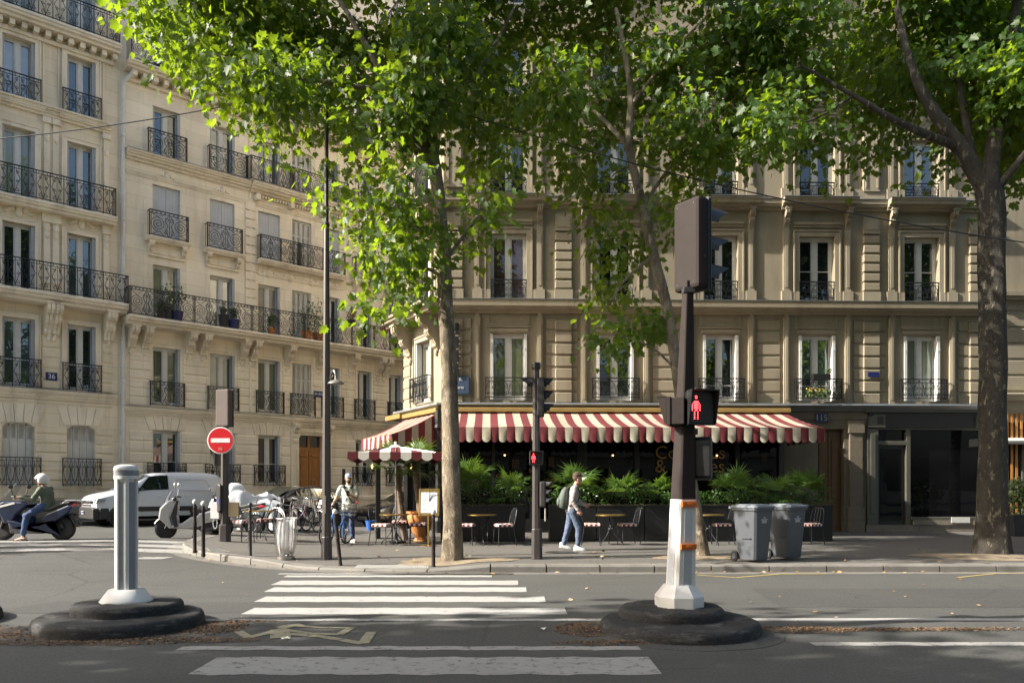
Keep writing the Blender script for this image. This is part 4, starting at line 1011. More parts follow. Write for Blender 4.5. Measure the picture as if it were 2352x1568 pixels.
fm.plaque(fm.u(1884), fm.z(1884, 960), .42, .3, '115', y=-.08, size=.27, mat=M('shaded_plate_blue', (.015,.02,.06), .4), tcol=M('shaded_plate_white', (.3,.31,.33), .5))  # shade on the plate is mixed into its blue and its white digits
us0, us1 = fm.u(1990), UE
m_shopp = M('shop_paint_grey', (.085,.082,.064), .45, 0, .12, 4); m_shopd = M('shop_paint_dark', (.026,.024,.019), .5, 0, .15, 4)
mb = MB(); dpa, dpb = fm.u(2020), fm.u(2080); zb = fm.z(2100, 985); base = fm.z(2150, 1190)
mb.box(us0, us1, .25, .5, 0, zf-.06)
mb.box(us0-.02, us0+.34, -.1, .25, .35, zb); mb.box(us0+.08, us0+.24, -.13, -.1, .7, zb-.15); mb.box(dpb, dpb+.14, -.05, .25, .35, zb); mb.box(us0-.1, us1, -.16, .25, zf-.1, zf+.04)
mb.box(us0+.34, dpb, -.05, .25, fm.z(2050, 1022), fm.z(2050, 1012)); mb.box(dpb+.14, us1, -.12, .25, base-.05, base+.05); mb.box(us0-.02, us1, -.06, .25, zb-.03, zb+.03)
sf = fm.put(mb, 'shop_front', m_shopp, bevel=.01)
mb = MB(); mb.box(us0+.05, us1, -.09, .25, zb+.03, zf-.1); fm.put(mb, 'shop_sign_board', m_shopd)
mb = MB(); c_ = [(us0-.02,zb+.05),(us0+.55,zb+.05),(us0+.55,zf-.16),(us0+.2,zf-.16)] + [(us0+.2-.2*math.sin(t)*.9-.02, zb+.3+(zf-.5-zb)*math.cos(t)*.9) for t in (.2,.5,.8,1.1,1.4)]
mb.prism(c_, -.14, -.09, 'y'); mb.prism([(us0+.28,zb+.14),(us0+.47,zb+.14),(us0+.47,zf-.24),(us0+.28,zf-.24)], -.15, -.14, 'y', 1); fm.put(mb, 'shop_bracket', [m_shopp, m_shopd])
mb = MB(); mb.box(us1-.35, us1, -.14, -.09, zb+.05, zf-.16); fm.put(mb, 'shop_bracket', m_shopp)
mb = MB(); mb.box(us0+.36, dpb-.02, .05, .12, .35, fm.z(2050, 1022)); mb.box(us0+.46, dpb-.12, .03, .05, .5, fm.z(2050, 1030), 1); dd = fm.put(mb, 'shop_door', [m_shopd, g_shop])
mb = MB(); mb.quad((us0+.34,.1,fm.z(2050,1012)),(dpb,.1,fm.z(2050,1012)),(dpb,.1,zb),(us0+.34,.1,zb)); mb.quad((dpb+.14,.08,base),(us1,.08,base),(us1,.08,zb),(dpb+.14,.08,zb)); fm.put(mb, 'shop_window', g_shop)
mb = MB(); mb.box(us0-.05, us1, -.1, .25, 0, .35); mb.box(us0+.3, dpb+.1, -.5, -.1, 0, .2); mb.box(dpb+.2, us1, -.14, .25, .35, base-.05); fm.put(mb, 'shop_step', m_base)
mb = MB(); x = fm.u(2200); mb.box(x-.3, x+.3, -.16, -.14, .42, .6); fm.put(mb, 'vent_plate', m_shut_w)
fm.plaque(fm.u(2002), fm.z(2002, 861), .36, .16, None, y=-.12)
# street-name plate by the corner, partly behind the trunk
fm.plaque(fm.u(1058), fm.z(1058, 886), .62, .62, None, mat=M('plate_green', (.05,.09,.075), .4), y=-.125, name='street_plate')
fm.plaque(fm.u(1058), fm.z(1058, 886), .52, .52, None, mat=M('plate_blue', (.05,.075,.14), .35), y=-.139, name='street_plate')
lettering(fm, 'R.', 1059, 876, .14, m_signwhite, -.156, 'CENTER'); lettering(fm, 'arts', 1058, 894, .14, m_signwhite, -.156, 'CENTER')
mb = MB()
for k in range(4): z = fm.z(1050, 870)-.0+.1+.42*k; mb.box(fm.u(1046), fm.u(1054), -.2, -.12, z, z+.36)
fm.put(mb, 'hanging_sign', m_black)
# neighbour at the right edge
hr = thing('apartment_house', 'shaded stone house with timber slat shop front at the right edge', 'building', A + UM*(UE+.02), R(1.7))
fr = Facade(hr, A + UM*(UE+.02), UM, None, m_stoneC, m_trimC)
rops = [(u_, u_+1.25, z_, z_+2.2) for u_ in (2.6, 5.6) for z_ in (5, 8.2, 11.4, 14.4)]
fr.wall(0, 8, zg-.4, 22, rops)
for o in rops: fr.window(o, 'dark', 'none'); fr.rail(o[0]-.05, o[1]+.05, o[2], .8, 'cafe', -.1)
fr.courses([(.02, 2.4)], zg+.6, cz0[1]+.3, 6, .03, .05); fr.cornice(0, 8, zg+.5, [(.2,.1),(.14,.1)]); fr.cornice(0, 8, cz0[1]+.4, [(.25,.15),(.18,.1)])
mb = MB(); mb.box(0, 8, .3, .5, 0, zg+.3); fr.put(mb, 'shop_front', m_shopd)
mb = MB(); ru = 0.03
while ru < 1.05: mb.box(ru, ru+.07, -.05, .0, .4, zg-.1); ru += .155
while ru < 6: mb.box(ru, ru+.07, -.05, 0, zg-.95, zg-.1); ru += .155
fr.put(mb, 'timber_slats', M('timber_slat', (.42,.19,.05), .5, 0, .25, 4, sc=(5,5,.4)))
mb = MB(); mb.box(1.15, 1.3, -.08, .3, .2, zg-.95); mb.box(0, 8, -.1, .3, 0, .3); fr.put(mb, 'shop_frame', m_shopp)
mb = MB(); mb.quad((1.3,.1,.3),(7,.1,.3),(7,.1,zg-.95),(1.3,.1,zg-.95)); fr.put(mb, 'shop_window', g_shop)
mb = MB(); mb.tube([(-.05,-.5,zg-1.02),(6,-.5,zg-1.02)], .1, 10); mb.box(-.07, -.03, -.6, -.05, zg-1.15, zg-.9); mb.box(0, 6, -.55, -.05, zg-.96, zg-.93); fr.put(mb, 'rolled_awning', m_white)
fr.slab(0, 8, zg+.52, .2, .3)

# ------------------------------------------------------------------ striped awnings
m_cred = M('awning_red', (.13,.017,.022), .85, 0, .16, 5, .15, 80); m_ccream = M('awning_cream', (.37,.33,.255), .85, 0, .14, 4, .15, 80, dirt=((.25,.215,.155), .58, 3))
def awning(f, name, label, u0, u1, ztop, zfr, proj, n, vd, y0=-.25, sag=.06):
    t = thing(name, label, 'awning', f.root.matrix_world @ Vector((0,0,0)) if 0 else (0,0,0), 0)
    W = Matrix.Translation(f.O) @ Matrix.Rotation(math.atan2(f.U.y, f.U.x), 4, 'Z')
    t.location = W @ Vector((u0, 0, 0)); t.rotation_euler = (0, 0, math.atan2(f.U.y, f.U.x)); L = u1-u0
    mb = MB(); w = L/n; K = 10
    def yz(v, x=0): return y0-proj*v, ztop+(zfr-ztop)*v - sag*math.sin(math.pi*v)*(1+.45*math.sin(x*2.05)+.25*math.sin(x*5.3)) - .012*math.sin(x*2.05)*v
    for i in range(n):
        for k in range(K):
            x0, x1 = i*w, (i+1)*w; a, b, c, d = yz(k/K, x0), yz((k+1)/K, x0), yz((k+1)/K, x1), yz(k/K, x1)
            mb.quad((x0,b[0],b[1]), (x1,c[0],c[1]), (x1,d[0],d[1]), (x0,a[0],a[1]), i % 2)
    mb.build('canopy', [m_cred, m_ccream], t, smooth=60)
    mb = MB(); yb = y0-proj
    for i in range(n):                                       # scalloped valance with slight waves
        S = 6; random.seed(i*3+int(u0*10)); ph = random.uniform(-.02, .02)
        for k in range(S):
            f0, f1 = k/S, (k+1)/S; xa, xb = (i+f0)*w, (i+f1)*w
            dz = lambda q: vd*(.80+.2*math.sin(math.pi*q)**.6 if 0 < q < 1 else .80)
            wv = lambda q, v: -.025*math.sin(math.pi*q)*v - ph*v - .02*math.sin(xa*2.1)*v
            rows = 4
            for r_ in range(rows):
                va, vb = r_/rows, (r_+1)/rows
                mb.quad((xa, yb+wv(f0, vb), zfr-dz(f0)*vb), (xb, yb+wv(f1, vb), zfr-dz(f1)*vb), (xb, yb+wv(f1, va), zfr-dz(f1)*va), (xa, yb+wv(f0, va), zfr-dz(f0)*va), i % 2)
    mb.build('valance', [m_cred, m_ccream], t, smooth=50)
    for k, x in enumerate((0, L)):                           # triangular sides
        mb = MB(); n2 = max(4, int(proj/w))
        for i in range(n2):
            va, vb = i/n2, (i+1)/n2; a, b = yz(va), yz(vb); zb = zfr-vd*.85
            q = [(x,a[0],zb), (x,b[0],zb), (x,b[0],b[1]), (x,a[0],a[1])]; mb.add(q if k == 0 else q[::-1], [(0,1,2,3)], i % 2)
        mb.build('side_panel', [m_cred, m_ccream], t)
    mb = MB(); mb.box(-.15, L+.1, y0-.14, y0+.1, ztop+.02, ztop+.16); mb.build('awning_box', m_gold, t, bevel=.02)
    mb = MB(); mb.box(0, L, y0-proj+.03, y0-proj+.07, zfr-.06, zfr-.02)
    for x in (.12, L*.33, L*.66, L-.12): mb.tube([(x, y0+.1, ztop-.5), (x+.02, y0-proj*.5, ztop-.55), (x, y0-proj+.05, zfr-.05)], .025, 6)
    mb.build('awning_frame', m_black, t); return t
ut0, ut1 = .08, fm.u(1800)
awning(fm, 'cafe_awning', 'long red and cream striped awning over the cafe terrace', ut0, ut1, zf-.16, 3.2, 2.85, 47, .42)
awning(fch, 'corner_awning', 'short red and cream striped awning over the chamfered corner of the cafe', .55, LCH-.02, zf-.16, 3.14, 1.55, 13, .4, y0=-.2)
mb = MB(); mb.box(-.75, .6, -.42, -.1, zf-.12, zf+.04); fch.put(mb, 'shop_cornice', m_gold)
mb = MB()                                                    # black pillar at the corner between the awnings
mb.lathe([(.2,.1),(.2,.5),(.15,.6),(.15,2.6),(.2,2.7),(.16,2.8),(.16,3.3),(.21,3.4),(.18,3.5),(.18,zf-.05)], 8, (-.12,-.12,0), ph=R(22)); mb.build('corner_pillar', m_cafe, hc)

# ------------------------------------------------------------------ houses across the boulevard (behind the camera, seen only in reflections)
ho = thing('apartment_house', 'stone apartment row across the boulevard, reflected in the window panes', 'building', (40, -26, 0), R(180))
fo = Facade(ho, Vector((40,-26,0)), Vector((-1,0,0)), None, m_stoneR, m_trimL)
oo = [(x, x+1.2, z, z+2.2) for x in np.arange(2, 78, 3.2) for z in (1.2, 5, 8.4)]
fo.wall(0, 80, 0, 12, oo); mb = MB()
for o in oo: mb.quad((o[0],.3,o[2]),(o[1],.3,o[2]),(o[1],.3,o[3]),(o[0],.3,o[3]))
fo.put(mb, 'window_panes', g_dark)
mb = MB()
for z in (4.6, 11.8): mb.box(0, 80, -.4, 0, z, z+.3)
fo.put(mb, 'cornice', m_trimL); mb = MB(); mb.prism([(-.1,12.1),(2.5,14),(10,14),(12,12.1)], 0, 80, 'x'); fo.put(mb, 'roof', m_zinc)
# ------------------------------------------------------------------ traffic islands, signals, posts
def disc_prof(R_, h, z0, rd=.09):
    p = [(R_, z0)] + [(R_-rd+rd*math.cos(t), z0+h-rd+rd*math.sin(t)) for t in [i*R(90)/6 for i in range(7)]] + [(R_-rd-.15, z0+h+.008), (0.001, z0+h+.012)]
    return p
def island(name, label, px, Yc, R1, R2, off):
    X = (px-CX)*Yc/F; t = thing(name, label, 'traffic island', (X, Yc, 0), 0, 'round asphalt islands in the middle of the road')
    for nm, mb in (('lower_step', MB().lathe(disc_prof(R1, .135, 0, .07), 72)), ('upper_step', MB().lathe(disc_prof(R2, .115, .136, .055), 72, (off, .12, 0)))):
        rr = random.Random(int(px)+len(nm)); ph = [rr.random()*6 for _ in range(6)]
        def rough(p):
            q = math.atan2(p[1], p[0]); k = 1+.006*math.sin(3*q+ph[0])+.005*math.sin(7*q+ph[1])+.004*math.sin(17*q+ph[2]+9*p[2])+.004*rr.uniform(-1, 1); return (p[0]*k, p[1]*k, p[2]+(.004*math.sin(5*q+ph[3])+.003*rr.uniform(-1, 1))*(p[2] > .02))
        mb.v = [rough(p) for p in mb.v]; mb.build(nm, m_disc, t, smooth=60)
    return t
i1 = island('traffic_island', 'round two-step black asphalt island carrying the short white reflector column', 278, 8.72, .86, .57, .02)
i2 = island('traffic_island', 'round two-step black asphalt island carrying the tall brown signal mast', 1561, 8.4, .83, .555, -.0)
i2.rotation_euler = (0, 0, .6)
mb = MB(); mb.lathe([(.98,0),(.98,.004),(.80,.012)], 40, (i2.location.x+.06, i2.location.y-.06, 0)); struct(mb.build('island_apron', m_road))
# the edge of a third island at the left border of the picture
i3 = island('traffic_island', 'round black asphalt island cut by the left border beyond the brown litter', -193, 8.95, .82, .55, 0)

# white reflector column
X, Yc = i1.location.x, 8.84; z0 = .252
t = thing('reflector_column', 'short white fluted reflector column with grey strips standing on the left island', 'traffic column', (X, Yc, z0))
MB().lathe([(.275,0),(.275,.012),(.262,.03),(.185,.135),(.17,.14)], 40).build('base_skirt', m_white, t, smooth=40)
mb = MB(); n = 80; prof = []
def flute(q):
    k = (q*6/(2*math.pi)) % 1; return .127 - (.03 if .18 < k < .82 else 0)*(1)
rings = []
for z in (.12, 1.36):
    rings.append([(flute(2*math.pi*(j+.5)/n)*math.cos(2*math.pi*(j+.5)/n), flute(2*math.pi*(j+.5)/n)*math.sin(2*math.pi*(j+.5)/n), z) for j in range(n)])
mb.loft(rings); mb.build('column', m_white, t)
for k in range(6):
    q = 2*math.pi*(k+.5)/6; c, s_ = math.cos(q), math.sin(q); mb = MB(); tx = Vector((-s_, c, 0)); ax = Vector((c, s_, 0))
    mb.obox(ax*.1+Vector((0,0,.72)), ax*.006, tx*.033, (0,0,.6)); mb.build('reflective_strip', m_greystrip, t)
MB().lathe([(.129,1.355),(.129,1.39),(.126,1.392),(.126,1.452),(.13,1.455),(.13,1.475),(.115,1.5),(.06,1.517),(.001,1.52)], 40).build('cap', m_white, t, smooth=40)
MB().lathe([(.1275,1.393),(.1285,1.4),(.1285,1.445),(.1275,1.45)], 40).build('reflective_band', m_greystrip, t)

# red man of light dots
m_led = emit('red_signal_light', (1, .03, .035), 7.); m_ledoff = M('dark_signal_lamp', (.02,.02,.022), .4, 0, .2, 6)
MAN = ["...##...","...##...","........","..####..",".######.","#.####.#","#.####.#","#.####.#","#..##..#","..#..#..","..#..#..","..#..#..","..#..#..","..#..#.."]
WALK = ["...##...","...##...","........","..###...",".####...",".#.##.#.",".#.##...","...##...","..#.#...","..#..#..",".#...#..","#.....#."]
def man(mb, pat, cx, z, w, h, y, r):
    nx_, nz_ = len(pat[0]), len(pat)
    for j, row in enumerate(pat):
        for i, c in enumerate(row):
            if c == '#': mb.lathe([(r, 0), (.0005, -.003)], 6, (cx+(i-nx_/2+.5)*w/nx_, y, z+h/2-(j+.5)*h/nz_), axis='y')
def visor(mb, c, d, r, L, n=10, mi=0):                        # half-open hood pointing along d
    d = Vector(d).normalized(); s_ = Vector((0,0,1)).cross(d).normalized(); c = Vector(c)
    vs = []
    for k, (ll, rr) in enumerate(((0, r), (L, r*.96), (L, r*.9), (0, r*.94))):
        for j in range(n+1):
            a = R(-25)+R(230)*j/n; cut = 1-.55*max(0, -math.sin(a)) if k in (1, 2) else 1
            sh = .45+.55*max(0, math.sin(a)) if k in (1, 2) else 1
            vs.append(c + s_*math.cos(a)*rr + Vector((0,0,1))*math.sin(a)*rr + d*ll*sh)
    m_ = n+1; fs = []
    for k in range(3): fs += [(k*m_+j, k*m_+j+1, (k+1)*m_+j+1, (k+1)*m_+j) for j in range(n)]
    mb.add(vs, fs, mi)
def ped_head(t, loc, rot, w, h, lit=True, shell=None, dep=.17):
    root = bpy.data.objects.new('pedestrian_signal', None)
    mb = MB(); mb.box(-w/2, w/2, 0, dep, -h/2, h/2); mb.prism([(-w/2-.012,h/2+.012),(w/2+.012,h/2+.012),(w/2+.012,-h/2-.012),(-w/2-.012,-h/2-.012)], -.012, .03, 'y')
    hd = mb.build('pedestrian_signal', shell or m_black, t, bevel=.008, loc=loc, rot=(0,0,rot))
    mb = MB(); mb.box(-w/2+.015, w/2-.015, -.016, -.012, -h/2+.015, h/2-.015); mb.build('signal_face', m_ledoff, hd)
    mb = MB(); man(mb, MAN, -w*.23, 0, w*.34, h*.74, -.018, w*.02); mb.build('red_figure', m_led, hd)
    mb = MB(); man(mb, WALK, w*.25, 0, w*.36, h*.72, -.018, w*.02); mb.build('unlit_figure', m_charcoal, hd)
    mb = MB()                                                # shallow hood round the face
    for x in (-w/2-.012, w/2): mb.prism([(-.012,h/2+.012),(-.012,-h/2),(-.03,-h/2),(-.11,h/2+.012)], x, x+.012, 'x')
    mb.box(-w/2-.012, w/2+.012, -.11, -.012, h/2, h/2+.014); mb.build('hood', shell or m_black, hd)
    return hd

# tall brown mast with white foot on the right island
X, Yc = 1.775, 8.46; z0 = .252
t = thing('signal_mast', 'tall tapered brown signal mast with white foot and orange reflectors', 'traffic signal', (X, Yc, z0))
MB().lathe([(.262,0),(.262,.115),(.25,.13),(.165,.235),(.15,.24)], 8, ph=R(22.5)).build('base_skirt', m_white, t, bevel=.006)
zz = lambda py: H-(py-HY)*Yc/F-z0
xx = lambda px: (px-CX)*Yc/F-X
def mast_ring(xc, hw, z, rot=R(20), ch=.22):
    p = []
    for k in range(4):
        for s_ in (-1, 1):
            a = rot+R(90)*k; v = Vector((1, s_*(1-ch), 0)); p.append((xc+hw*(v.x*math.cos(a)-v.y*math.sin(a)), hw*(v.x*math.sin(a)+v.y*math.cos(a)), z))
    return p
zA, zB, zT_ = .22, zz(1146), zz(672)
mb = MB(); mb.loft([mast_ring(xx(1563), .123, zA), mast_ring(xx(1569), .106, zB)]); sh = mb.build('white_shaft', m_white, t, bevel=.006)
mb = MB(); mb.loft([mast_ring(xx(1569), .104, zB), mast_ring(xx(1580), .047, zT_), mast_ring(xx(1580.5), .045, zT_+.12)]); mb.build('brown_shaft', m_brownmetal, t, bevel=.006)
fr_ = R(20-90)                                               # outward direction of the mast's front right face
dF = Vector((math.cos(fr_), math.sin(fr_), 0)); dS = Vector((-dF.y, dF.x, 0)); dL = -dS
def onmast(f, z): k = (z-zA)/(zB-zA); return Vector((xx(1563)*(1-k)+xx(1569)*k, 0, z)), .123*(1-k)+.106*k
for z in (zz(1157), zz(1253)):
    c, hw = onmast(0, z); mb = MB(); mb.obox(c+dF*(hw+.012), dF*.018, dS*hw*.82, (0,0,.03)); mb.obox(c+dF*(hw+.032), dF*.004, dS*hw*.3, (0,0,.014)); mb.build('orange_reflector', m_orange, t, bevel=.006)
def panel(dv, sv, name, zlo, zhi, wfrac, mat, off=0, th=.006):
    (c0, h0), (c1, h1) = onmast(0, zlo), onmast(0, zhi); mb = MB(); w0, w1 = h0*wfrac, h1*wfrac
    vs = [c0+dv*(h0+th)+sv*(off-w0), c0+dv*(h0+th)+sv*(off+w0), c1+dv*(h1+th)+sv*(off+w1), c1+dv*(h1+th)+sv*(off-w1)]
    vs += [v-dv*(th+.004) for v in vs]; mb.add(vs, [(0,1,2,3),(0,4,5,1),(1,5,6,2),(2,6,7,3),(3,7,4,0)]); return mb.build(name, mat, t, bevel=.002)
panel(dF, dS, 'grey_panel', zz(1342), zz(1262), .42, M('panel_grey', (.40,.42,.44), .4, 0, .08, 5)); panel(dF, dS, 'grey_panel', zz(1243), zz(1172), .42, M('panel_grey_light', (.48,.50,.52), .4, 0, .08, 5))
panel(dL, Vector((-dL.y, dL.x, 0)), 'reflective_panel', zz(1345), zz(1168), .5, M('reflective_white', (.62,.65,.69), .25, .2, .1, 40))
# three-lamp head seen from behind
bn = Vector((-.83, -.56, 0)).normalized(); rgt = Vector((-bn.y, bn.x, 0)); cz = (zz(455)+zz(672))/2+.01; hc_ = Vector((xx(1588)+.01, .05, cz))
mb = MB(); w2, h2, d2 = .185, (zz(455)-zz(672))/2-.02, .085
mb.obox(hc_, rgt*w2, bn*d2, (0,0,h2)); mb.build('lamp_housing', m_brownmetal, t, bevel=.04)
mb = MB()
for k in (-1, 0, 1): visor(mb, hc_ - bn*d2*.98 + Vector((0,0,k*h2*.63+.02)), -bn, .135, .47)
mb.build('visor', M('visor_black', (.012,.014,.018), .5, 0, .1, 8), t, smooth=50)
mb = MB(); mb.obox(hc_ - bn*(d2+.012), rgt*(w2+.006), bn*.012, (0,0,h2+.006)); mb.build('lamp_door', m_black, t, bevel=.01)
mb = MB(); mb.obox(hc_-bn*(d2-.02), rgt*(w2+.004), bn*.006, (0,0,h2+.004)); mb.build('housing_seam', m_charcoal, t)
for sx_, sz_ in ((-.62,-.86),(.62,-.86),(-.62,.86),(.62,.86)): mb = MB(); mb.obox(hc_+bn*(d2+.001)+rgt*w2*sx_+Vector((0,0,h2*sz_)), rgt*.007, bn*.003, (0,0,.007)); mb.build('screw', m_charcoal, t)
mb = MB(); mb.obox((xx(1581), 0, zT_+.02), (.06,0,0), (0,.06,0), (0,0,.03)); mb.obox(hc_+rgt*(w2+.003)-Vector((0,0,.15)), rgt*.004, bn*.012, (0,0,.012)); mb.build('bracket', m_charcoal, t, bevel=.008)
ped_head(t, (xx(1604), -.13, zz(939)), R(14), .29, .34, True, m_black)
hb = ped_head(t, (xx(1541), .02, zz(946)), R(-112), .30, .28, False, m_brownmetal)
mb = MB(); mb.lathe([(.03,-.02),(.03,.03),(.018,.045)], 10, (xx(1596), -.05, zz(901))); mb.build('bracket', m_charcoal, t); mb = MB(); mb.box(xx(1575), xx(1600), -.06, .04, zz(998), zz(985)); mb.build('bracket', m_charcoal, t); mb = MB(); mb.tube([(xx(1540), .05, zz(946)), (xx(1570), .02, zz(946))], .02, 8); mb.build('bracket', m_charcoal, t)
mb = MB(); k = 12; pts = [(.075*math.cos(a)*1, .23*0+math.sin(a)*.075+(.155 if math.sin(a) > 0 else -.155)) for a in [2*math.pi*i/16 for i in range(16)]]
mb.prism(pts, -.14, .14, 'x'); o = mb.build('repeater_signal', m_black, t, bevel=.02, loc=(xx(1606), .03, zz(1052)), rot=(0,0,R(-20)))
mb = MB(); mb.box(xx(1556), xx(1560), -.098, -.09, zz(1085), zz(1075)); mb.build('access_cover', m_brownmetal, t)

# slimmer signal mast on the pavement
g = G(1233, 1283); t = thing('signal_mast', 'dark grey pedestrian signal mast on the pavement before the cafe entrance', 'traffic signal', g)
zz = lambda py: H-(py-HY)*g.y/F-g.z
xx = lambda px: (px-CX)*g.y/F-g.x
m_post = M('post_greybrown', (.052,.045,.044), .4, .1, .14, 5, dirt=((.09,.075,.065), .64, 8))
mb = MB(); hb_ = zz(1213)
mb.loft([[(xx(1233)+a*.165*.5*s1, b*.1*s1, z) for a, b in ((-1.3,-.6),(-.7,-1.1),(.7,-1.1),(1.3,-.6),(1.3,.6),(.7,1.1),(-.7,1.1),(-1.3,.6))] for z, s1 in ((0,1),(hb_-.02,.94),(hb_,.86))]); mb.build('base', m_post, t, bevel=.008)
mb = MB(); mb.loft([[(xx(1231.5)+r*math.cos(2*math.pi*(k+.5)/8), r*math.sin(2*math.pi*(k+.5)/8), z) for k in range(8)] for z, r in ((hb_-.02,.088),(zz(845),.066))]); mb.build('shaft', m_post, t)
mb = MB(); mb.box(xx(1234), xx(1247), -.13, .13, zz(957), zz(868)); mb.build('lamp_housing', m_post, t, bevel=.012); mb = MB(); mb.box(xx(1247), xx(1249.5), -.14, .14, zz(957), zz(868)); mb.build('lamp_door', m_black, t, bevel=.006)
mb = MB()
for q in (880, 909, 939): visor(mb, (xx(1249), 0, zz(q)), (1,.25,0), .11, .2)
mb.build('visor', m_black, t, smooth=50)
mb = MB(); visor(mb, (xx(1224), 0, zz(880)), (-1,.1,0), .11, .25); mb.build('visor', m_black, t, smooth=50)
MB().lathe([(.08,0),(.09,.02),(.09,.12),(.07,.13)], 10, (xx(1231.5),0,zz(848))).build('cap', m_black, t)
ped_head(t, (xx(1231), -.11, zz(1052)), R(6), .235, .245, True, m_post, .1)
mb = MB(); mb.box(xx(1239), xx(1253), -.12, .1, zz(1164), zz(1105)); rb = mb.build('repeater_signal', m_post, t, bevel=.03)
mb = MB()
for q in (1112, 1130, 1149): visor(mb, (xx(1253), -.02, zz(q)), (1,-.2,0), .055, .13)
mb.build('visor', m_steel, rb, smooth=50)
mb = MB(); mb.tube([(xx(1252), -.06, zz(1166)), (xx(1252), -.07, zz(1196))], .018, 6); mb.build('push_button', m_steel, t)

# no-entry sign on a signal mast at the corner
g = G(516.5, 1242.5); t = thing('signal_mast', 'brown signal mast carrying the round red no-entry sign', 'traffic signal', g)
zz = lambda py: H-(py-HY)*g.y/F-g.z
xx = lambda px: (px-CX)*g.y/F-g.x
hb_ = zz(1203)
mb = MB(); mb.loft([[(a*s1*.125, b*s1*.125, z) for a, b in ((-1,-.6),(-.6,-1),(.6,-1),(1,-.6),(1,.6),(.6,1),(-.6,1),(-1,.6))] for z, s1 in ((0,1),(hb_-.02,.92),(hb_,.84))]); mb.build('base', m_post, t, bevel=.008)
mb = MB(); rr = R(12); mb.loft([[(r*math.cos(2*math.pi*(k+.5)/8+rr), r*math.sin(2*math.pi*(k+.5)/8+rr), z) for k in range(8)] for z, r in ((hb_-.02,.105),(zz(978),.085))]); mb.build('shaft', m_post, t)
bn = Vector((-.32,-.95,0)).normalized(); rgt = Vector((-bn.y, bn.x, 0)); hh = (zz(895)-zz(980))/2; hcc = Vector((xx(515), 0, zz(937)))
mb = MB(); mb.obox(hcc, rgt*.185, bn*.09, (0,0,hh)); mb.build('lamp_housing', M('housing_taupe', (.115,.094,.088), .7, 0, .08, 5, spec=.15), t, bevel=.03)
mb = MB(); mb.obox(hcc-bn*.1, rgt*.19, bn*.012, (0,0,hh+.004)); mb.build('lamp_door', m_black, t, bevel=.008)
mb = MB()
for k in (-1, 0, 1): visor(mb, hcc-bn*.105+Vector((0,0,k*hh*.63)), -bn, .11, .2)
mb.build('visor', m_black, t, smooth=50)
sc_ = Vector((xx(513), -.17, zz(1012))); rS = 30.5*g.y/F
mb = MB(); mb.lathe([(rS,.012),(rS,-.008),(rS*.93,-.012),(.001,-.012)], 48, sc_, axis='y'); sg = mb.build('no_entry_sign', m_signwhite, t, smooth=40)
mb = MB(); mb.lathe([(rS*.9,-.011),(rS*.925,-.017),(.001,-.0172)], 48, sc_, axis='y'); mb.build('red_disc', m_red, sg)
mb = MB(); mb.box(sc_.x-rS*.71, sc_.x+rS*.71, sc_.y-.022, sc_.y-.0165, sc_.z-rS*.16, sc_.z+rS*.16); mb.build('white_bar', m_signwhite, sg)
mb = MB(); mb.box(sc_.x-.05, sc_.x+.05, sc_.y-.022, sc_.y-.0165, sc_.z-rS*.76, sc_.z-rS*.52); mb.build('sticker', M('sticker_red', (.45,.10,.08), .5), sg)
mb = MB(); mb.box(xx(488), xx(505), .02, .22, zz(1070), zz(1036)); sd = mb.build('side_signal', m_charcoal, t, bevel=.015); mb = MB(); mb.add([(xx(486),.0,zz(1036)),(xx(494),.0,zz(1036)),(xx(494),.0,zz(1068)),(xx(486),.24,zz(1036)),(xx(494),.24,zz(1036)),(xx(494),.24,zz(1068))], [(0,1,2),(5,4,3),(0,3,4,1),(0,2,5,3)]); mb.build('visor', m_charcoal, sd)
mb = MB(); pts = [(.085*math.cos(a), math.sin(a)*.085+(.25 if math.sin(a) > 0 else -.25)) for a in [2*math.pi*i/20 for i in range(20)]]
mb.prism(pts, 0, .1, 'y'); bb = mb.build('push_button_box', m_black, t, bevel=.015, loc=(xx(505), -.12, zz(1144)), rot=(0,0,R(-35)))
mb = MB(); mb.box(-.05, .05, -.006, 0, -.14, 0); mb.build('blue_notice', m_blue, bb)
mb = MB(); mb.box(xx(526), xx(549), -.05, .03, zz(1186), zz(1153)); mb.build('cardboard_panel', M('cardboard', (.42,.32,.2), .85, 0, .12, 5), t, bevel=.004)
mb = MB(); mb.box(xx(487), xx(506), -.1, -.04, zz(1190), zz(1152)); mb.tube([(xx(497)+.05*math.sin(a), -.08, zz(1200)+.14*math.cos(a)) for a in [i*.5236 for i in range(12)]], .008, 5, closed=True); mb.build('payment_box', m_signwhite, t, bevel=.008)

# street lamp
g = G(750, 1284); t = thing('street_lamp', 'very tall slim brown street lamp with a small grey bell lantern', 'street lamp', g)
zz = lambda py: H-(py-HY)*g.y/F-g.z
xx = lambda px: (px-CX)*g.y/F-g.x
def octo(r, z, x=0, rot=.2): return [(x+r*math.cos(2*math.pi*(k+.5)/8+rot), r*math.sin(2*math.pi*(k+.5)/8+rot), z) for k in range(8)]
hb_ = zz(1231)
mb = MB(); mb.loft([octo(.118, 0), octo(.112, hb_-.02), octo(.1, hb_)]); mb.build('base', m_post, t, bevel=.006)
mb = MB(); mb.loft([octo(.099, hb_-.02), octo(.052, zz(520))]); mb.build('shaft', m_post, t)
mb = MB(); mb.lathe([(.05,0),(.062,.02),(.062,.08),(.042,.1),(.038,zz(180)-zz(520))], 12, (0,0,zz(522))); mb.build('upper_shaft', m_charcoal, t, smooth=40)
mb = MB(); arm = [(xx(753),0,zz(885)),(xx(757),-.02,zz(868)),(xx(763),-.04,zz(853)),(xx(769),-.05,zz(851)),(xx(772),-.05,zz(860)),(xx(772),-.05,zz(868))]; mb.tube(arm, .017, 8)
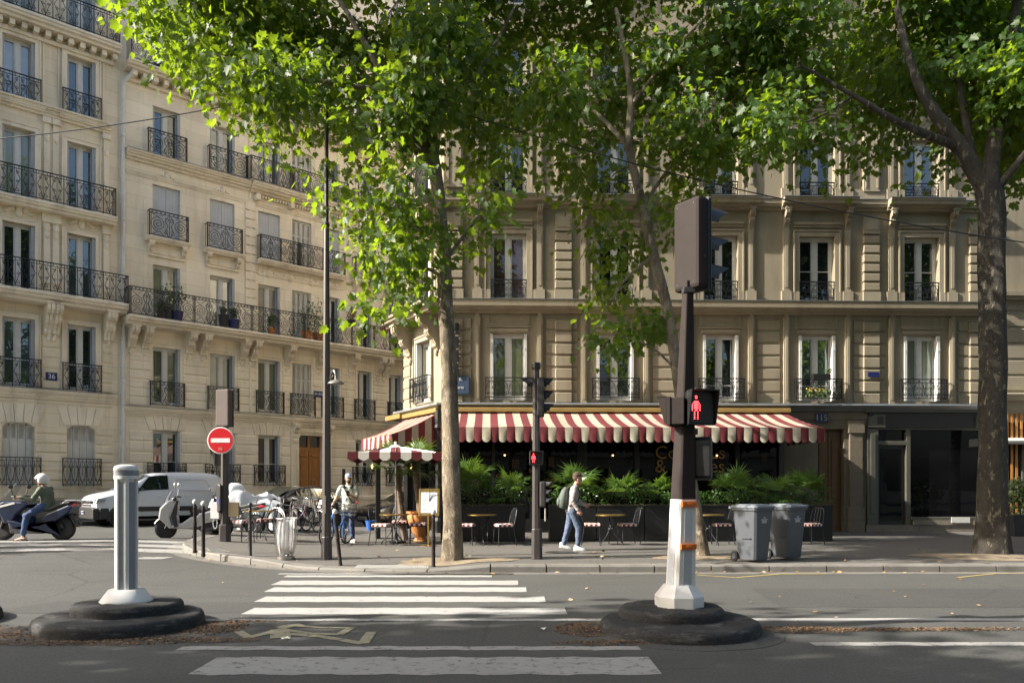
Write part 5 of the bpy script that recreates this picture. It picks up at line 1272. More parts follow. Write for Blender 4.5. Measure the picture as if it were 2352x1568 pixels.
mb.tube([(xx(758),-.02,zz(866)),(xx(764),-.03,zz(866)),(xx(766),-.03,zz(860))], .011, 6); mb.build('lamp_arm', m_steel, t, smooth=50)
MB().lathe([(.025,.14),(.03,.07),(.06,.055),(.1,.045),(.15,.01),(.165,-.02),(.155,-.022),(.02,0)], 24, (xx(773),-.05,zz(880))).build('lamp_shade', M('lamp_grey', (.22,.215,.2), .4, .4, .15, 6), t, smooth=40)
mb = MB(); mb.box(-.012, .012, -.104, -.09, zz(1178), zz(1138)); mb.build('access_cover', m_steel, t, bevel=.004)

# bollards along the kerb
def bollard(px, py, lab, tilt=0, white=True):
    g = G(px, py); t = thing('bollard', lab, 'bollard', g, 0, 'slim steel bollards along the kerb'); t.rotation_euler = (0, tilt, 0)
    mb = MB(); mb.lathe([(.042,-.03),(.042,.02),(.036,.03),(.036,.50),(.042,.51),(.042,.53),(.034,.54),(.043,.57),(.034,.60),(.032,.62),(.029,.86),(.036,.87),(.036,.885),(.028,.89),(.036,.91),(.028,.93),(.026,.98)], 14); mb.build('post', m_brownmetal if white else m_charcoal, t, smooth=40)
    MB().ball((0,0,1.02), (.05,.05,.055), 14, 9).build('ball_finial', M('ball_white', (.55,.53,.5), .45) if white else m_charcoal, t, smooth=80); return t
bollard(447.5, 1266, 'slim dark bollard with pale ball, leftmost, in front of the white scooter')
bollard(467, 1274, 'slim dark bollard with pale ball by the tactile strip behind the left corner kerb')
bollard(574.5, 1276, 'slim all-dark bollard between the no-entry mast and the litter bag', 0, False)
bollard(782, 1298, 'leaning bollard with pale ball right of the street lamp', R(-6))
bollard(995.5, 1302, 'slim dark bollard with pale ball in front of the thick tree trunk')

# litter bag in its wire holder
g = G(657, 1283); t = thing('litter_bag_holder', 'wire litter holder with a clear half-filled plastic bag', 'litter bin', g)
zz = lambda py: H-(py-HY)*g.y/F-g.z
k_ = g.y/F; topz = zz(1190)
mb = MB(); 
def wr(t_): return (.155+.075*math.sin(math.pi*min(1, (1-t_)*1.15))**1.0*(.9)) if t_ > .08 else .14+.6*t_
ts = [i/10 for i in range(11)]
for k in range(16):
    a = 2*math.pi*k/16+.1
    sl = .06
    mb.tube([((.125+.09*math.sin(math.pi*(.15+.8*(1-q)))+(.03 if q > .95 else 0))*math.cos(a)+sl*(q-.5)*.6, (.125+.09*math.sin(math.pi*(.15+.8*(1-q))))*math.sin(a), .05+q*(topz-.05)) for q in ts], .0075, 5)
mb.tube([(.21*math.cos(2*math.pi*i/24)+.02, .21*math.sin(2*math.pi*i/24), topz) for i in range(24)], .012, 6, closed=True); mb.lathe([(.17,0),(.17,.05),(.1,.06)], 20); mb.build('wire_frame', m_steel, t, smooth=50)
m, nt, b = newmat('clear_bag'); nt.nodes.remove(b); tr = nt.nodes.new('ShaderNodeBsdfTransparent'); df = nt.nodes.new('ShaderNodeBsdfTranslucent'); df.inputs[0].default_value = (.85,.86,.88,1); d2_ = nt.nodes.new('ShaderNodeBsdfDiffuse'); d2_.inputs[0].default_value = (.8,.8,.82,1); gl_ = nt.nodes.new('ShaderNodeBsdfGlossy'); gl_.inputs[1].default_value = .12
m1 = nt.nodes.new('ShaderNodeMixShader'); m2 = nt.nodes.new('ShaderNodeMixShader'); m3 = nt.nodes.new('ShaderNodeMixShader'); nt.links.new(df.outputs[0], m1.inputs[1]); nt.links.new(d2_.outputs[0], m1.inputs[2]); nt.links.new(noise(nt, 12, 4, .6, sc=(3,3,.5)), m2.inputs[0]); nt.links.new(tr.outputs[0], m2.inputs[1]); nt.links.new(m1.outputs[0], m2.inputs[2]); m3.inputs[0].default_value = .14; nt.links.new(m2.outputs[0], m3.inputs[1]); nt.links.new(gl_.outputs[0], m3.inputs[2]); nt.links.new(m3.outputs[0], nt.nodes['Material Output'].inputs[0]); m_bag = m
mb = MB(); rings = []; n = 40
for q in [i/12 for i in range(13)]:
    r0 = .1+.055*math.sin(math.pi*(.2+.75*(1-q)))-.02*(q < .05)+(.06 if q > .97 else 0)
    rings.append([((r0*(1+.09*math.sin(9*a+q*4)+.05*math.sin(17*a)))*math.cos(a)-.03*(1-q), r0*(1+.09*math.sin(9*a+q*4))*math.sin(a), .06+q*(topz-.045)) for a in [2*math.pi*i/n for i in range(n)]])
mb.loft(rings, cap=False); mb.build('clear_bag', m_bag, t, smooth=80)
mb = MB(); random.seed(4)
for i in range(26): a, r = random.random()*6.28, .1*random.random()**.5; mb.ball((r*math.cos(a)-.02, r*math.sin(a), .1+.13*random.random()), (.02+.03*random.random(), .02+.03*random.random(), .015+.02*random.random()), 6, 4, random.randrange(3))
mb.build('rubbish', [M('rubbish_brown', (.16,.11,.06), .8, 0, .3, 20), M('rubbish_tan', (.42,.28,.12), .8, 0, .3, 20), m_charcoal], t)

# wheeled refuse bins
m_bin = M('bin_grey', (.062,.069,.08), .5, 0, .07, 4, .06, 60); m_lid = M('lid_grey', (.12,.14,.16), .5, 0, .08, 4)
def bin_(px, py, rot, lab):
    g = G(px, py); t = thing('wheeled_bin', lab, 'wheelie bin', g, rot, 'grey wheeled refuse bins on the kerb'); t.scale = (.80, .76, .99)
    mb = MB()
    def rect(w, d, z, y0=0, r=.05): return [(x, y+y0, z) for x, y in [(-w+r,-d),(w-r,-d),(w,-d+r),(w,d-r),(w-r,d),(-w+r,d),(-w,d-r),(-w,-d+r)]]
    mb.loft([rect(.245,.28,.05), rect(.25,.29,.12), rect(.31,.365,.9), rect(.315,.37,.97), rect(.345,.40,.975), rect(.345,.40,1.02)]); mb.build('body', m_bin, t, bevel=.006)
    mb = MB(); mb.loft([rect(.36,.42,1.022), rect(.36,.42,1.05), rect(.335,.39,1.075)]); mb.loft([rect(.29,.33,1.075,.02), rect(.28,.31,1.095,.02)]); mb.box(-.3, .3, .4, .5, 1.0, 1.04); mb.tube([(-.28,.49,1.04),(.28,.49,1.04)], .02, 8); mb.build('lid', m_lid, t, bevel=.006)
    mb = MB(); mb.box(-.315, -.30, -.2, .1, .45, .47); mb.box(-.12, .12, -.372, -.36, .99, 1.01); mb.tube([(-.24,.29,.1),(.24,.29,.1)], .02, 8); mb.build('rib', m_bin, t)
    for x in (-.29, .29):
        mb = MB(); mb.lathe([(.03,-.03),(.09,-.03),(.105,-.02),(.105,.02),(.09,.03),(.03,.03)], 22, (x, .31, .105), axis='x'); wl = mb.build('wheel', m_rubber, t, smooth=40); mb = MB(); mb.lathe([(.06,-.034),(.001,-.038)], 14, (x, .31, .105), axis='x'); mb.lathe([(.06,.034),(.001,.038)], 14, (x, .31, .105), axis='x'); mb.build('hub', m_bin, wl)
    mb = MB(); random.seed(2)                                # printed notice: emblem and three short lines
    fz = lambda z: -.29-(z-.12)*.0962-.003
    for z, ws in ((.80, .11), (.772, .075), (.745, .085)):
        x = -ws
        while x < ws: l_ = random.uniform(.01, .03); mb.quad((x,fz(z),z),(min(x+l_,ws),fz(z),z),(min(x+l_,ws),fz(z+.014),z+.014),(x,fz(z+.014),z+.014)); x += l_+.006
    for k in range(5): a = -.03+k*.015; z = .835; mb.quad((a,fz(z),z),(a+.008,fz(z),z),(a+.008,fz(z+.02),z+.02+.01*(k == 2)),(a,fz(z+.02),z+.02))
    mb.build('printed_notice', m_signwhite, t); return t
bin_(1729, 1289, R(33), 'grey wheelie bin with white printed notice nearest the kerb, overlapping the other one')
bin_(1806, 1284, R(31), 'grey wheelie bin half hidden behind another bin, right of it')

# overhead cables
def cable(name, pts, lab, sag=.0, r=.012):
    mb = MB(); a, b = Vector(pts[0]), Vector(pts[1]); mb.tube([a.lerp(b, i/20)-Vector((0,0,sag*4*(i/20)*(1-i/20))) for i in range(21)], r, 6)
    return tag(mb.build(name, m_black), lab, 'cable')
cable('overhead_cable', (P(-90, 326, 18), P(1010, 130, 16.2)), 'black overhead cable climbing from the left border into the trees', .25)
cable('overhead_cable', (P(740, 150, 16), P(2420, 566, 15)), 'black overhead cable falling across the corner house to the right border', .42)
# ------------------------------------------------------------------ vehicles
m_carglass = glass('car_glass', (.012,.016,.016), .06); m_carglass_l = glass('car_windscreen', (.07,.08,.075), .10)
m_vanpaint = M('van_white', (.62,.65,.69), .3, 0, .04, 2, coat=.6); m_carblack = M('car_black', (.010,.011,.015), .25, .2, .15, 2, coat=1)
m_bluepaint = M('scooter_blue', (.006,.015,.045), .3, .2, .12, 3, coat=.4); m_plast = M('black_plastic', (.02,.02,.021), .55, 0, .15, 8)
m_plate = M('plate_white', (.55,.56,.56), .4, 0, .05, 5); m_lamp = glass('headlamp', (.35,.37,.4), .25); m_tail = M('tail_red', (.55,.01,.02), .2, 0, .1, 8, coat=.8)
m_silver = M('silver_grey', (.42,.42,.43), .3, .5, .06, 4, coat=.5)
def wheel(par, c, r, w, ax='y', rim=m_silver, spokes=5):
    mb = MB(); mb.lathe([(r*.62,-w/2),(r*.9,-w/2),(r*.98,-w*.4),(r,-w*.2),(r,w*.2),(r*.98,w*.4),(r*.9,w/2),(r*.62,w/2)], 28, c, axis=ax); wl = mb.build('wheel', m_rubber, par, smooth=40)
    mb = MB(); mb.lathe([(r*.64,-w*.45),(r*.6,-w*.2),(r*.6,w*.2),(r*.64,w*.45)], 24, c, axis=ax); mb.lathe([(r*.16,-w*.42),(r*.16,w*.42)], 12, c, axis=ax)
    for k in range(spokes):
        a = 2*math.pi*k/spokes; d = Vector((math.cos(a),0,math.sin(a))) if ax == 'y' else Vector((0,math.cos(a),math.sin(a)))
        n = Vector((0,1,0)) if ax == 'y' else Vector((1,0,0)); t_ = d.cross(n)
        mb.obox(Vector(c)+d*r*.37, d*r*.27, t_*r*.07, n*w*.3)
    mb.build('rim', rim, wl); return wl
def carbody(t, st, paint, glassm, glz, pillars, lower):
    """st: stations x, z_low, z_belt, z_roof, half width low, belt, roof; glass where roof is above belt"""
    rings = []
    for x, zl, zb, zr, wl, wb, wr in st:
        h = []
        for y, z in ((wl*.9,zl),(wl,zl+.08),((wl+wb)/2+.025,zl+(zb-zl)*.45),(wb+.012,zl+(zb-zl)*.8),(wb,zb),(wb+(wr-wb)*.12,zb+(zr-zb)*.1),(wr+(wb-wr)*.08,zb+(zr-zb)*.86),(wr*.93,zb+(zr-zb)*.97),(wr*.5,zr)): h.append((y,z))
        ring = [(x,-y,z) for y,z in h] + [(x,y,z) for y,z in h[::-1]]; rings.append(ring)
    mb = MB(); mb.loft(rings); n = len(rings[0]); 
    body = mb.mesh('body', [paint, lower], 35)
    for p in body.polygons:
        if p.center.z < st[len(st)//2][1]+.1: p.material_index = 1
    bo_ = link('body', body, t)
    sd = bo_.modifiers.new('smooth', 'SUBSURF'); sd.levels = 1; sd.render_levels = 1
    for (i0, f0, i1, f1, lo, hi, side) in glz:               # side windows, inset panels standing just proud of the body
        def at(i, f, row): a, b = Vector(rings[i][row]), Vector(rings[min(i+1, len(rings)-1)][row]); return a.lerp(b, f)
        for s_ in (-1, 1):
            q = []
            N = 6
            for k in range(N+1):
                tt = k/N; pos = i0+f0+(i1+f1-i0-f0)*tt; i = min(int(pos), len(rings)-2); f = pos-i
                lo_, hi_ = at(i, f, 5), at(i, f, 6); q.append((lo_.lerp(hi_, lo if not callable(lo) else lo(tt)), lo_.lerp(hi_, hi if not callable(hi) else hi(tt))))
            off = Vector((0,-.012,.004)); mb = MB()
            for (a, b), (c, d) in zip(q, q[1:]):
                vs = [a+off, c+off, d+off, b+off]
                if s_ > 0: vs = [Vector((v.x,-v.y,v.z)) for v in vs][::-1]
                mb.add(vs, [(0,1,2,3)])
            mb.build('side_window', glassm, t)
    return bo_, rings
# white delivery van
dirv = math.atan2(-.684, -.729)                              # nose towards the boulevard
c = Vector((-12.45, 27.65, gz(-12.4, 27.6)))
t = thing('delivery_van', 'white panel van parked nose left with black bumper and side trim', 'van', c, dirv)
st = [(2.13,.42,.80,.86,.60,.60,.5),(2.06,.28,.88,.98,.82,.80,.66),(1.85,.22,.98,1.08,.88,.86,.72),(1.45,.22,1.05,1.16,.9,.9,.76),(1.12,.22,1.09,1.24,.9,.9,.78),(.75,.22,1.12,1.55,.9,.9,.74),(.40,.22,1.13,1.77,.9,.9,.72),(.0,.22,1.14,1.82,.9,.9,.73),(-.8,.22,1.15,1.84,.9,.9,.74),(-1.5,.22,1.15,1.83,.9,.9,.74),(-1.95,.24,1.14,1.80,.88,.88,.73),(-2.1,.30,1.12,1.70,.86,.85,.7),(-2.14,.42,1.05,1.5,.8,.8,.66)]
carbody(t, st, m_vanpaint, m_carglass, [(4,.75,7,.25,.03,lambda q: min(.96,.12+q*1.9),0)], [], m_plast)
mb = MB(); mb.add([(1.05,-.74,1.245),(1.05,.74,1.245),(.45,.66,1.755),(.45,-.66,1.755)], [(0,1,2,3)]); [None]; mb.v = [(x+.03, y, z+.02) for x, y, z in mb.v]; mb.build('windscreen', m_carglass_l, t)
mb = MB(); mb.prism([(-.86,.26),(.86,.26),(.86,.60),(.7,.66),(-.7,.66),(-.86,.60)], 1.95, 2.17, 'x'); mb.box(1.7,1.98,-.93,-.86,.26,.62); mb.box(1.7,1.98,.86,.93,.26,.62); mb.build('bumper', m_plast, t, bevel=.05)
mb = MB(); mb.box(2.08,2.175,-.62,.62,.79,.86); mb.box(2.08,2.18,-.5,.5,.71,.735); gr = mb.build('grille', m_plast, t, bevel=.01)
mb = MB()
for zc in (.79, .84):
    for s_ in (-1, 1): mb.add([(2.19,0,zc+.035),(2.19,s_*.11,zc-.015),(2.19,s_*.11,zc+.005),(2.19,0,zc+.06)], [(0,1,2,3)])
mb.build('chevron_badge', m_chrome, gr)
for s_ in (-1, 1):
    mb = MB(); mb.prism([(2.1,.80),(2.06,.92),(1.78,.97),(1.82,.84)], s_*.70, s_*.905, 'y'); mb.build('headlight', m_lamp, t, bevel=.02)
    mb = MB(); mb.box(.82,.98,s_*.95,s_*1.1,1.1,1.3); mb.box(.86,.94,s_*.88,s_*.95,1.12,1.18); mb.build('door_mirror', m_plast, t, bevel=.03)
    mb = MB(); mb.box(-1.15,.95,s_*.915,s_*.935,.5,.66); mb.box(-1.0,-.9,s_*.915,s_*.935,.42,.5); mb.build('side_trim', m_plast, t, bevel=.02)
    mb = MB(); mb.box(.0,.16,s_*.912,s_*.93,.98,1.02); mb.box(-.9,-.74,s_*.912,s_*.93,.98,1.02); mb.build('handle', m_vanpaint, t, bevel=.008)
    mb = MB()
    for x0, x1, z0, z1 in ((-.3,-.292,.3,1.7),(1.0,1.008,.35,1.1),(-1.5,-1.492,.62,1.7),(-1.5,-.3,1.69,1.696)): mb.box(x0,x1,s_*.895,s_*(.914 if z1 < 1.2 else .86),z0,z1) if z1 < 1.2 else None
    for x in (1.35, -1.33):
        pts = [(x+.40*math.cos(a), .30+.40*math.sin(a)) for a in [math.pi*i/14 for i in range(15)]]; mb.prism(pts+[(x-.4,.2),(x+.4,.2)], s_*.86, s_*.908, 'y')
    mb.build('wheel_arch', m_plast, t)
    for x in (1.35, -1.33): wheel(t, (x, s_*.83, .315), .315, .2)
    ring_ = [(-.40+(1.05)*q[0], q[1]) for q in ()]
mb = MB(); mb.box(2.175,2.19,-.4,-.05,.42,.52); pl = mb.build('number_plate', m_plate, t); mb = MB(); mb.box(2.191,2.194,-.4,-.36,.42,.52); mb.box(2.191,2.194,-.09,-.05,.42,.52); mb.build('plate_band', m_blue, pl)
for k, dy in enumerate((-.32,-.28,-.245,-.2,-.165,-.13)): mb = MB(); mb.box(2.191,2.194,dy,dy+.02,.445,.5); mb.build('plate_mark', m_charcoal, pl)
mb = MB(); mb.tube([(.5,.5,1.78),(.32,.52,2.02)], .006, 5); mb.build('aerial', m_black, t)
mb = MB()                                                    # pressed outline of the blind cargo side
for s_ in (-1, 1):
    pts = [(-.45,1.2),(-.45,1.58),(-1.45,1.58),(-1.72,1.2)]; pts = [(x, s_*(.902-.17*((z-1.15)/.68)**1+.012), z) for x, z in pts]; mb.tube(pts, .012, 5, closed=True)
mb.build('pressed_panel', m_vanpaint, t)

g_carblk = glass('car_glass_black', (.008,.01,.01), -.01)
def saloon(name, label, c, rot, nose=True):
    t = thing(name, label, 'car', c, rot, 'dark cars parked in the side street')
    st = [(2.25,.40,.62,.68,.62,.6,.5),(2.15,.26,.70,.77,.82,.78,.66),(1.8,.2,.80,.88,.88,.85,.74),(1.3,.2,.87,.95,.9,.88,.78),(.95,.2,.90,.99,.9,.88,.76),(.55,.2,.92,1.2,.9,.88,.68),(.15,.2,.93,1.38,.9,.88,.62),(-.4,.2,.94,1.44,.9,.88,.61),(-1.0,.2,.95,1.40,.9,.88,.61),(-1.45,.2,.96,1.24,.9,.88,.66),(-1.8,.2,.97,1.08,.89,.86,.74),(-2.1,.26,.93,1.03,.85,.82,.72),(-2.25,.42,.85,.93,.76,.74,.64)]
    carbody(t, st, m_carblack, g_carblk, [(4,.9,6,.85,.02,lambda q: min(.93,.15+q*1.7),0),(6,.92,8,.35,.02,.93,0),(8,.42,9,.35,.02,lambda q: max(.12,.93-.75*q),0)], [], m_plast)
    for s_ in (-1, 1):
        mb = MB(); pts = [(.9,s_*.885,.97),(.45,s_*.78,1.26),(.1,s_*.68,1.37),(-.45,s_*.66,1.415),(-1.0,s_*.665,1.38),(-1.45,s_*.72,1.23),(-1.7,s_*.80,1.06)]; pts = [(x, y+s_*.015, z+.005) for x, y, z in pts]; mb.tube(pts, .014, 5); mb.build('chrome_trim', m_chrome, t)
        mb = MB(); mb.prism([(2.16,.62),(2.1,.72),(1.75,.80),(1.86,.66)], s_*.6, s_*.87, 'y'); mb.build('headlight', m_lamp, t, bevel=.02)
        mb = MB(); mb.box(.72,.86,s_*.92,s_*1.06,.95,1.08); mb.box(.76,.82,s_*.86,s_*.93,.95,.99); mb.build('door_mirror', m_carblack, t, bevel=.03)
        mb = MB(); mb.box(-2.2,-2.0,s_*.55,s_*.86,.78,.9); mb.build('tail_light', m_tail, t, bevel=.02)
        for x in (1.38, -1.32): wheel(t, (x, s_*.82, .32), .32, .2)
    mb = MB(); mb.add([(.92,-.72,1.0),(.92,.72,1.0),(.2,.58,1.385),(.2,-.58,1.385)], [(0,1,2,3)]); mb.v = [(x+.04,y,z+.03) for x,y,z in mb.v]; mb.build('windscreen', m_carglass, t)
    mb = MB(); mb.box(2.2,2.275,-.28,.28,.36,.47); pl = mb.build('number_plate', m_plate, t); mb = MB()
    for k in range(6): mb.box(2.276,2.279,-.2+k*.07,-.165+k*.07,.385,.445)
    mb.build('plate_mark', m_charcoal, pl)
    mb = MB(); mb.box(2.18,2.262,-.45,.45,.52,.62); gr = mb.build('grille', m_plast, t, bevel=.02); mb = MB()
    for zc in (.63, .67):
        for s_ in (-1, 1): mb.add([(2.275,0,zc+.035),(2.275,s_*.09,zc-.015),(2.275,s_*.09,zc+.005),(2.275,0,zc+.055)], [(0,1,2,3)])
    mb.build('chevron_badge', m_chrome, gr); return t
cc = Vector((-7.75, 28.0, 0)); cc.z = gz(cc.x, cc.y)
saloon('parked_car', 'black saloon with chrome window trim parked behind the row of bicycles', cc, dirv)
c2 = cc + UL*5.15; c2.z = gz(c2.x, c2.y)-.02
saloon('parked_car', 'dark car, only its nose with white number plate showing behind the standing man', c2, dirv)

# ---------------- two-wheelers
def sideprism(mb, pts, w0, w1=None, mi=0): mb.prism(pts, -w0, w0 if w1 is None else w1, 'y', mi)
def maxi_scooter(name, label, loc, rot, paint, second, tilt=0):
    t = thing(name, label, 'scooter', loc, rot); t.rotation_euler = (tilt, 0, rot)
    wheel(t, (.74,0,.29), .29, .13, rim=m_charcoal); wheel(t, (-.72,0,.29), .29, .16, rim=m_charcoal)
    mb = MB()
    sideprism(mb, [(.98,.62),(.88,.84),(.62,.96),(.18,.95),(-.02,.88),(.3,.62),(.42,.42),(.62,.40),(.72,.62)], .2)
    mb.build('front_fairing', paint, t, bevel=.05)
    mb = MB(); sideprism(mb, [(.55,.5),(.35,.48),(-.62,.2),(-.45,.32),(-.3,.52),(-.42,.64),(-.95,.86),(-1.06,.84),(-.95,.66),(-.62,.46),(-.25,.32),(.4,.28)], .21)
    mb.build('rear_fairing', paint, t, bevel=.03)
    mb = MB(); sideprism(mb, [(.5,.42),(-.3,.25),(-.35,.17),(.45,.17)], .2); sideprism(mb, [(-.3,.4),(-.75,.42),(-.82,.3),(-.3,.2)], .13); sideprism(mb, [(-.85,.66),(-.95,.64),(-1.12,.32),(-1.05,.33)], .07); mb.build('footboard', m_plast, t, bevel=.02)
    mb = MB(); sideprism(mb, [(.1,.80),(.05,.70),(-.4,.70),(-.55,.76),(-.95,.90),(-1.0,.95),(-.62,.88),(-.5,.80),(-.1,.78)], .16); mb.build('seat', m_charcoal, t, bevel=.04)
    mb = MB()
    P0 = [(.86,.86),(.62,1.16),(.42,1.40)]
    for k in range(2):
        pass
    vs = []
    for i, (x, z) in enumerate(P0):
        for j in range(7): a = (j-3)/3; ww = (.22,.2,.13)[i]; vs.append((x-.1*a*a, a*ww, z-.02*a*a))
    mb.add(vs, [(i*7+j, i*7+j+1, (i+1)*7+j+1, (i+1)*7+j) for i in range(2) for j in range(6)]); mb.build('windscreen', clearglass('windscreen_clear', (.8,.83,.85), .18), t, smooth=80)
    mb = MB(); mb.tube([(.27,-.36,1.06),(.34,-.2,1.08),(.44,0,1.02),(.34,.2,1.08),(.27,.36,1.06)], .018, 8); mb.tube([(.30,-.36,1.06),(.20,-.42,1.055)], .024, 8); mb.tube([(.30,.36,1.06),(.20,.42,1.055)], .024, 8); hb = mb.build('handlebar', m_plast, t, smooth=50)
    for s_ in (-1, 1):
        mb = MB(); mb.tube([(.34,s_*.25,1.08),(.34,s_*.33,1.27)], .01, 6); mb.ball((.33,s_*.36,1.3), (.035,.09,.05), 10, 7); mb.build('mirror', m_plast, t, smooth=50)
    mb = MB(); mb.prism([(-1.02,.84),(-1.09,.88),(-.9,.72),(-.88,.66)], -.19, .19, 'y'); mb.build('tail_light', m_tail, t, bevel=.01)
    mb = MB(); mb.box(-1.1,-.82,-.11,.11,.955,.985); mb.tube([(-.75,.16,.88),(-.9,.15,.96),(-1.06,.1,.96)], .012, 6); mb.tube([(-.75,-.16,.88),(-.9,-.15,.96),(-1.06,-.1,.96)], .012, 6); mb.build('luggage_rack', m_silver, t, bevel=.008)
    mb = MB(); mb.tube([(-.25,-.2,.25),(-.6,-.23,.30),(-1.0,-.25,.44)], [.04,.07,.08], 12); mb.build('exhaust', m_plast, t, smooth=50)
    mb = MB(); mb.tube([(.74,-.09,.29),(.60,-.09,.7)], .03, 8); mb.tube([(.74,.09,.29),(.60,.09,.7)], .03, 8); mb.build('fork', m_charcoal, t, smooth=50)
    mb = MB(); mb.lathe([(.30,-.08),(.33,-.05),(.33,.05),(.30,.08)], 28, (.74,0,.29), axis='y'); mb.v = [(x,y,z) for x,y,z in mb.v]; keep = [f for f in mb.f if all(mb.v[i][2] > .42 for i in f) and len(f) == 4]; mb.f = keep; mb.m = [0]*len(keep); mb.build('mudguard', paint, t, smooth=60)
    mb = MB(); mb.prism([(1.04,.66),(.98,.80),(.70,.86),(.80,.74)], -.205, .205, 'y'); mb.build('headlight', m_lamp, t, bevel=.03)
    if second: mb = MB(); sideprism(mb, [(.95,.78),(.35,.93),(.32,.89),(.9,.74)], .212); mb.build('white_flash', m_white, t)
    return t
gr_ = Vector(((77-CX)*19.4/F, 19.4, .25)); gr_.z = gz(gr_.x, gr_.y)
scoot = maxi_scooter('scooter', 'dark blue scooter ridden across the side street by the helmeted rider', gr_, R(180), m_bluepaint, True)
m_greyp = M('scooter_silver', (.50,.50,.50), .3, .4, .06, 4, coat=.6)
# white three-wheeled scooter parked at the corner, seen from its rear quarter
gw = G(440, 1236, 1); tW = thing('scooter', 'silver white scooter on its stand at the corner kerb, front wheel at left', 'scooter', gw, R(196))
wheel(tW, (.62,0,.27), .27, .14, rim=m_charcoal); wheel(tW, (-.75,0,.28), .28, .16, rim=m_charcoal)
mb = MB(); sideprism(mb, [(.78,.55),(.74,.8),(.55,1.0),(.42,1.02),(.36,.9),(.5,.55),(.42,.3),(.5,.26)], .2); mb.build('leg_shield', m_greyp, tW, bevel=.04)
mb = MB(); sideprism(mb, [(.36,1.0),(.30,.95),(.34,.6),(.3,.32),(.40,.3),(.5,.6)], .24); mb.build('inner_shield', m_plast, tW, bevel=.02)
mb = MB(); sideprism(mb, [(.52,.34),(.45,.27),(-.1,.26),(-.3,.36),(-.14,.60),(.02,.56),(.2,.42)], .2); sideprism(mb, [(-.05,.36),(-.12,.56),(-.2,.66),(-.62,.76),(-1.02,.88),(-1.12,.84),(-.95,.58),(-.5,.42)], .2); mb.build('body', m_greyp, tW, bevel=.04)
mb = MB(); sideprism(mb, [(-.02,.78),(-.14,.64),(-.95,.84),(-1.02,.93),(-.6,.90),(-.45,.81)], .16); sideprism(mb, [(-.52,.9),(-.7,.92),(-.72,.82),(-.5,.8)], .13); mb.build('seat', m_charcoal, tW, bevel=.04)
mb = MB(); sideprism(mb, [(.3,.28),(-.5,.2),(-.85,.2),(-.85,.42),(-.4,.42),(.2,.30)], .14); mb.tube([(-.3,.18,.22),(-.6,.21,.26),(-1.0,.22,.34)], [.04,.065,.07], 10); mb.build('engine', m_charcoal, tW, bevel=.02)
mb = MB(); mb.box(-1.12,-1.02,-.17,.17,.7,.78); mb.build('tail_light', m_tail, tW, bevel=.02)
mb = MB(); mb.prism([(-1.06,.66),(-1.25,.3),(-1.2,.28),(-1.0,.6)], -.09, .09, 'y'); mb.box(-1.2,-1.185,-.1,.1,.40,.55); mb.build('number_plate', m_plate, tW)
mb = MB(); mb.tube([(.30,-.36,1.08),(.36,-.15,1.1),(.42,0,1.04),(.36,.15,1.1),(.30,.36,1.08)], .02, 8); mb.box(.36,.46,-.13,.13,.98,1.05); mb.build('handlebar', m_plast, tW, bevel=.006)
for s_ in (-1, 1):
    mb = MB(); mb.tube([(.36,s_*.26,1.1),(.36,s_*.34,1.3)], .009, 6); mb.ball((.36,s_*.36,1.38), (.03,.06,.09), 10, 7); mb.build('mirror', m_chrome, tW, smooth=60)
mb = MB(); vs = []
for i, (x, z, w_) in enumerate(((.66,.95,.2),(.6,1.12,.19),(.52,1.26,.12))):
    for j in range(7): a = (j-3)/3; vs.append((x-.08*a*a, a*w_, z))
mb.add(vs, [(i*7+j, i*7+j+1, (i+1)*7+j+1, (i+1)*7+j) for i in range(2) for j in range(6)]); mb.build('windscreen', clearglass('smoked_screen', (.55,.57,.6), .2), tW, smooth=80)
mb = MB(); mb.lathe([(.285,-.08),(.31,-.05),(.31,.05),(.285,.08)], 28, (.62,0,.27), axis='y'); mb.f = [f for f in mb.f if all(mb.v[i][2] > .36 for i in f) and len(f) == 4]; mb.m = [0]*len(mb.f); mb.build('mudguard', m_greyp, tW, smooth=60)
mb = MB(); mb.tube([(.62,.09,.27),(.5,.09,.6)], .03, 8); mb.tube([(.62,-.09,.27),(.5,-.09,.6)], .03, 8); mb.tube([(-.1,.12,.2),(-.02,.2,.0)], .014, 6); mb.build('fork', m_charcoal, tW, smooth=50)
for s_ in (-1, 1): mb = MB(); mb.lathe([(.06,0),(.05,.02),(.001,.025)], 14, (.44,s_*.1,1.02), axis='x'); mb.build('gauge', m_chrome, tW, smooth=40)
# dark motorbike with a red tail behind the scooter
gm = G(492, 1233, 1) + Vector((.15,.9,0)); tm = thing('motorbike', 'dark motorbike with red tail lamp and round mirrors behind the silver scooter', 'motorbike', gm, R(172))
wheel(tm, (.7,0,.3), .3, .12, rim=m_charcoal); wheel(tm, (-.7,0,.3), .3, .15, rim=m_charcoal)
mb = MB(); sideprism(mb, [(.4,.85),(.1,.92),(-.2,.78),(-.3,.6),(.3,.5)], .15); sideprism(mb, [(.4,.5),(-.35,.5),(-.4,.22),(.3,.2)], .16); mb.build('engine', m_plast, tm, bevel=.04)
mb = MB(); sideprism(mb, [(-.1,.8),(-.35,.74),(-.95,.86),(-1.0,.92),(-.55,.88)], .13); mb.build('seat', m_charcoal, tm, bevel=.03)
mb = MB(); sideprism(mb, [(-.35,.74),(-.95,.86),(-1.05,.82),(-.5,.64)], .14); mb.build('tail_fairing', m_plast, tm, bevel=.02); mb = MB(); sideprism(mb, [(-.84,.83),(-.99,.86),(-1.07,.82),(-.9,.78)], .145); mb.build('tail_light', m_tail, tm, bevel=.01)
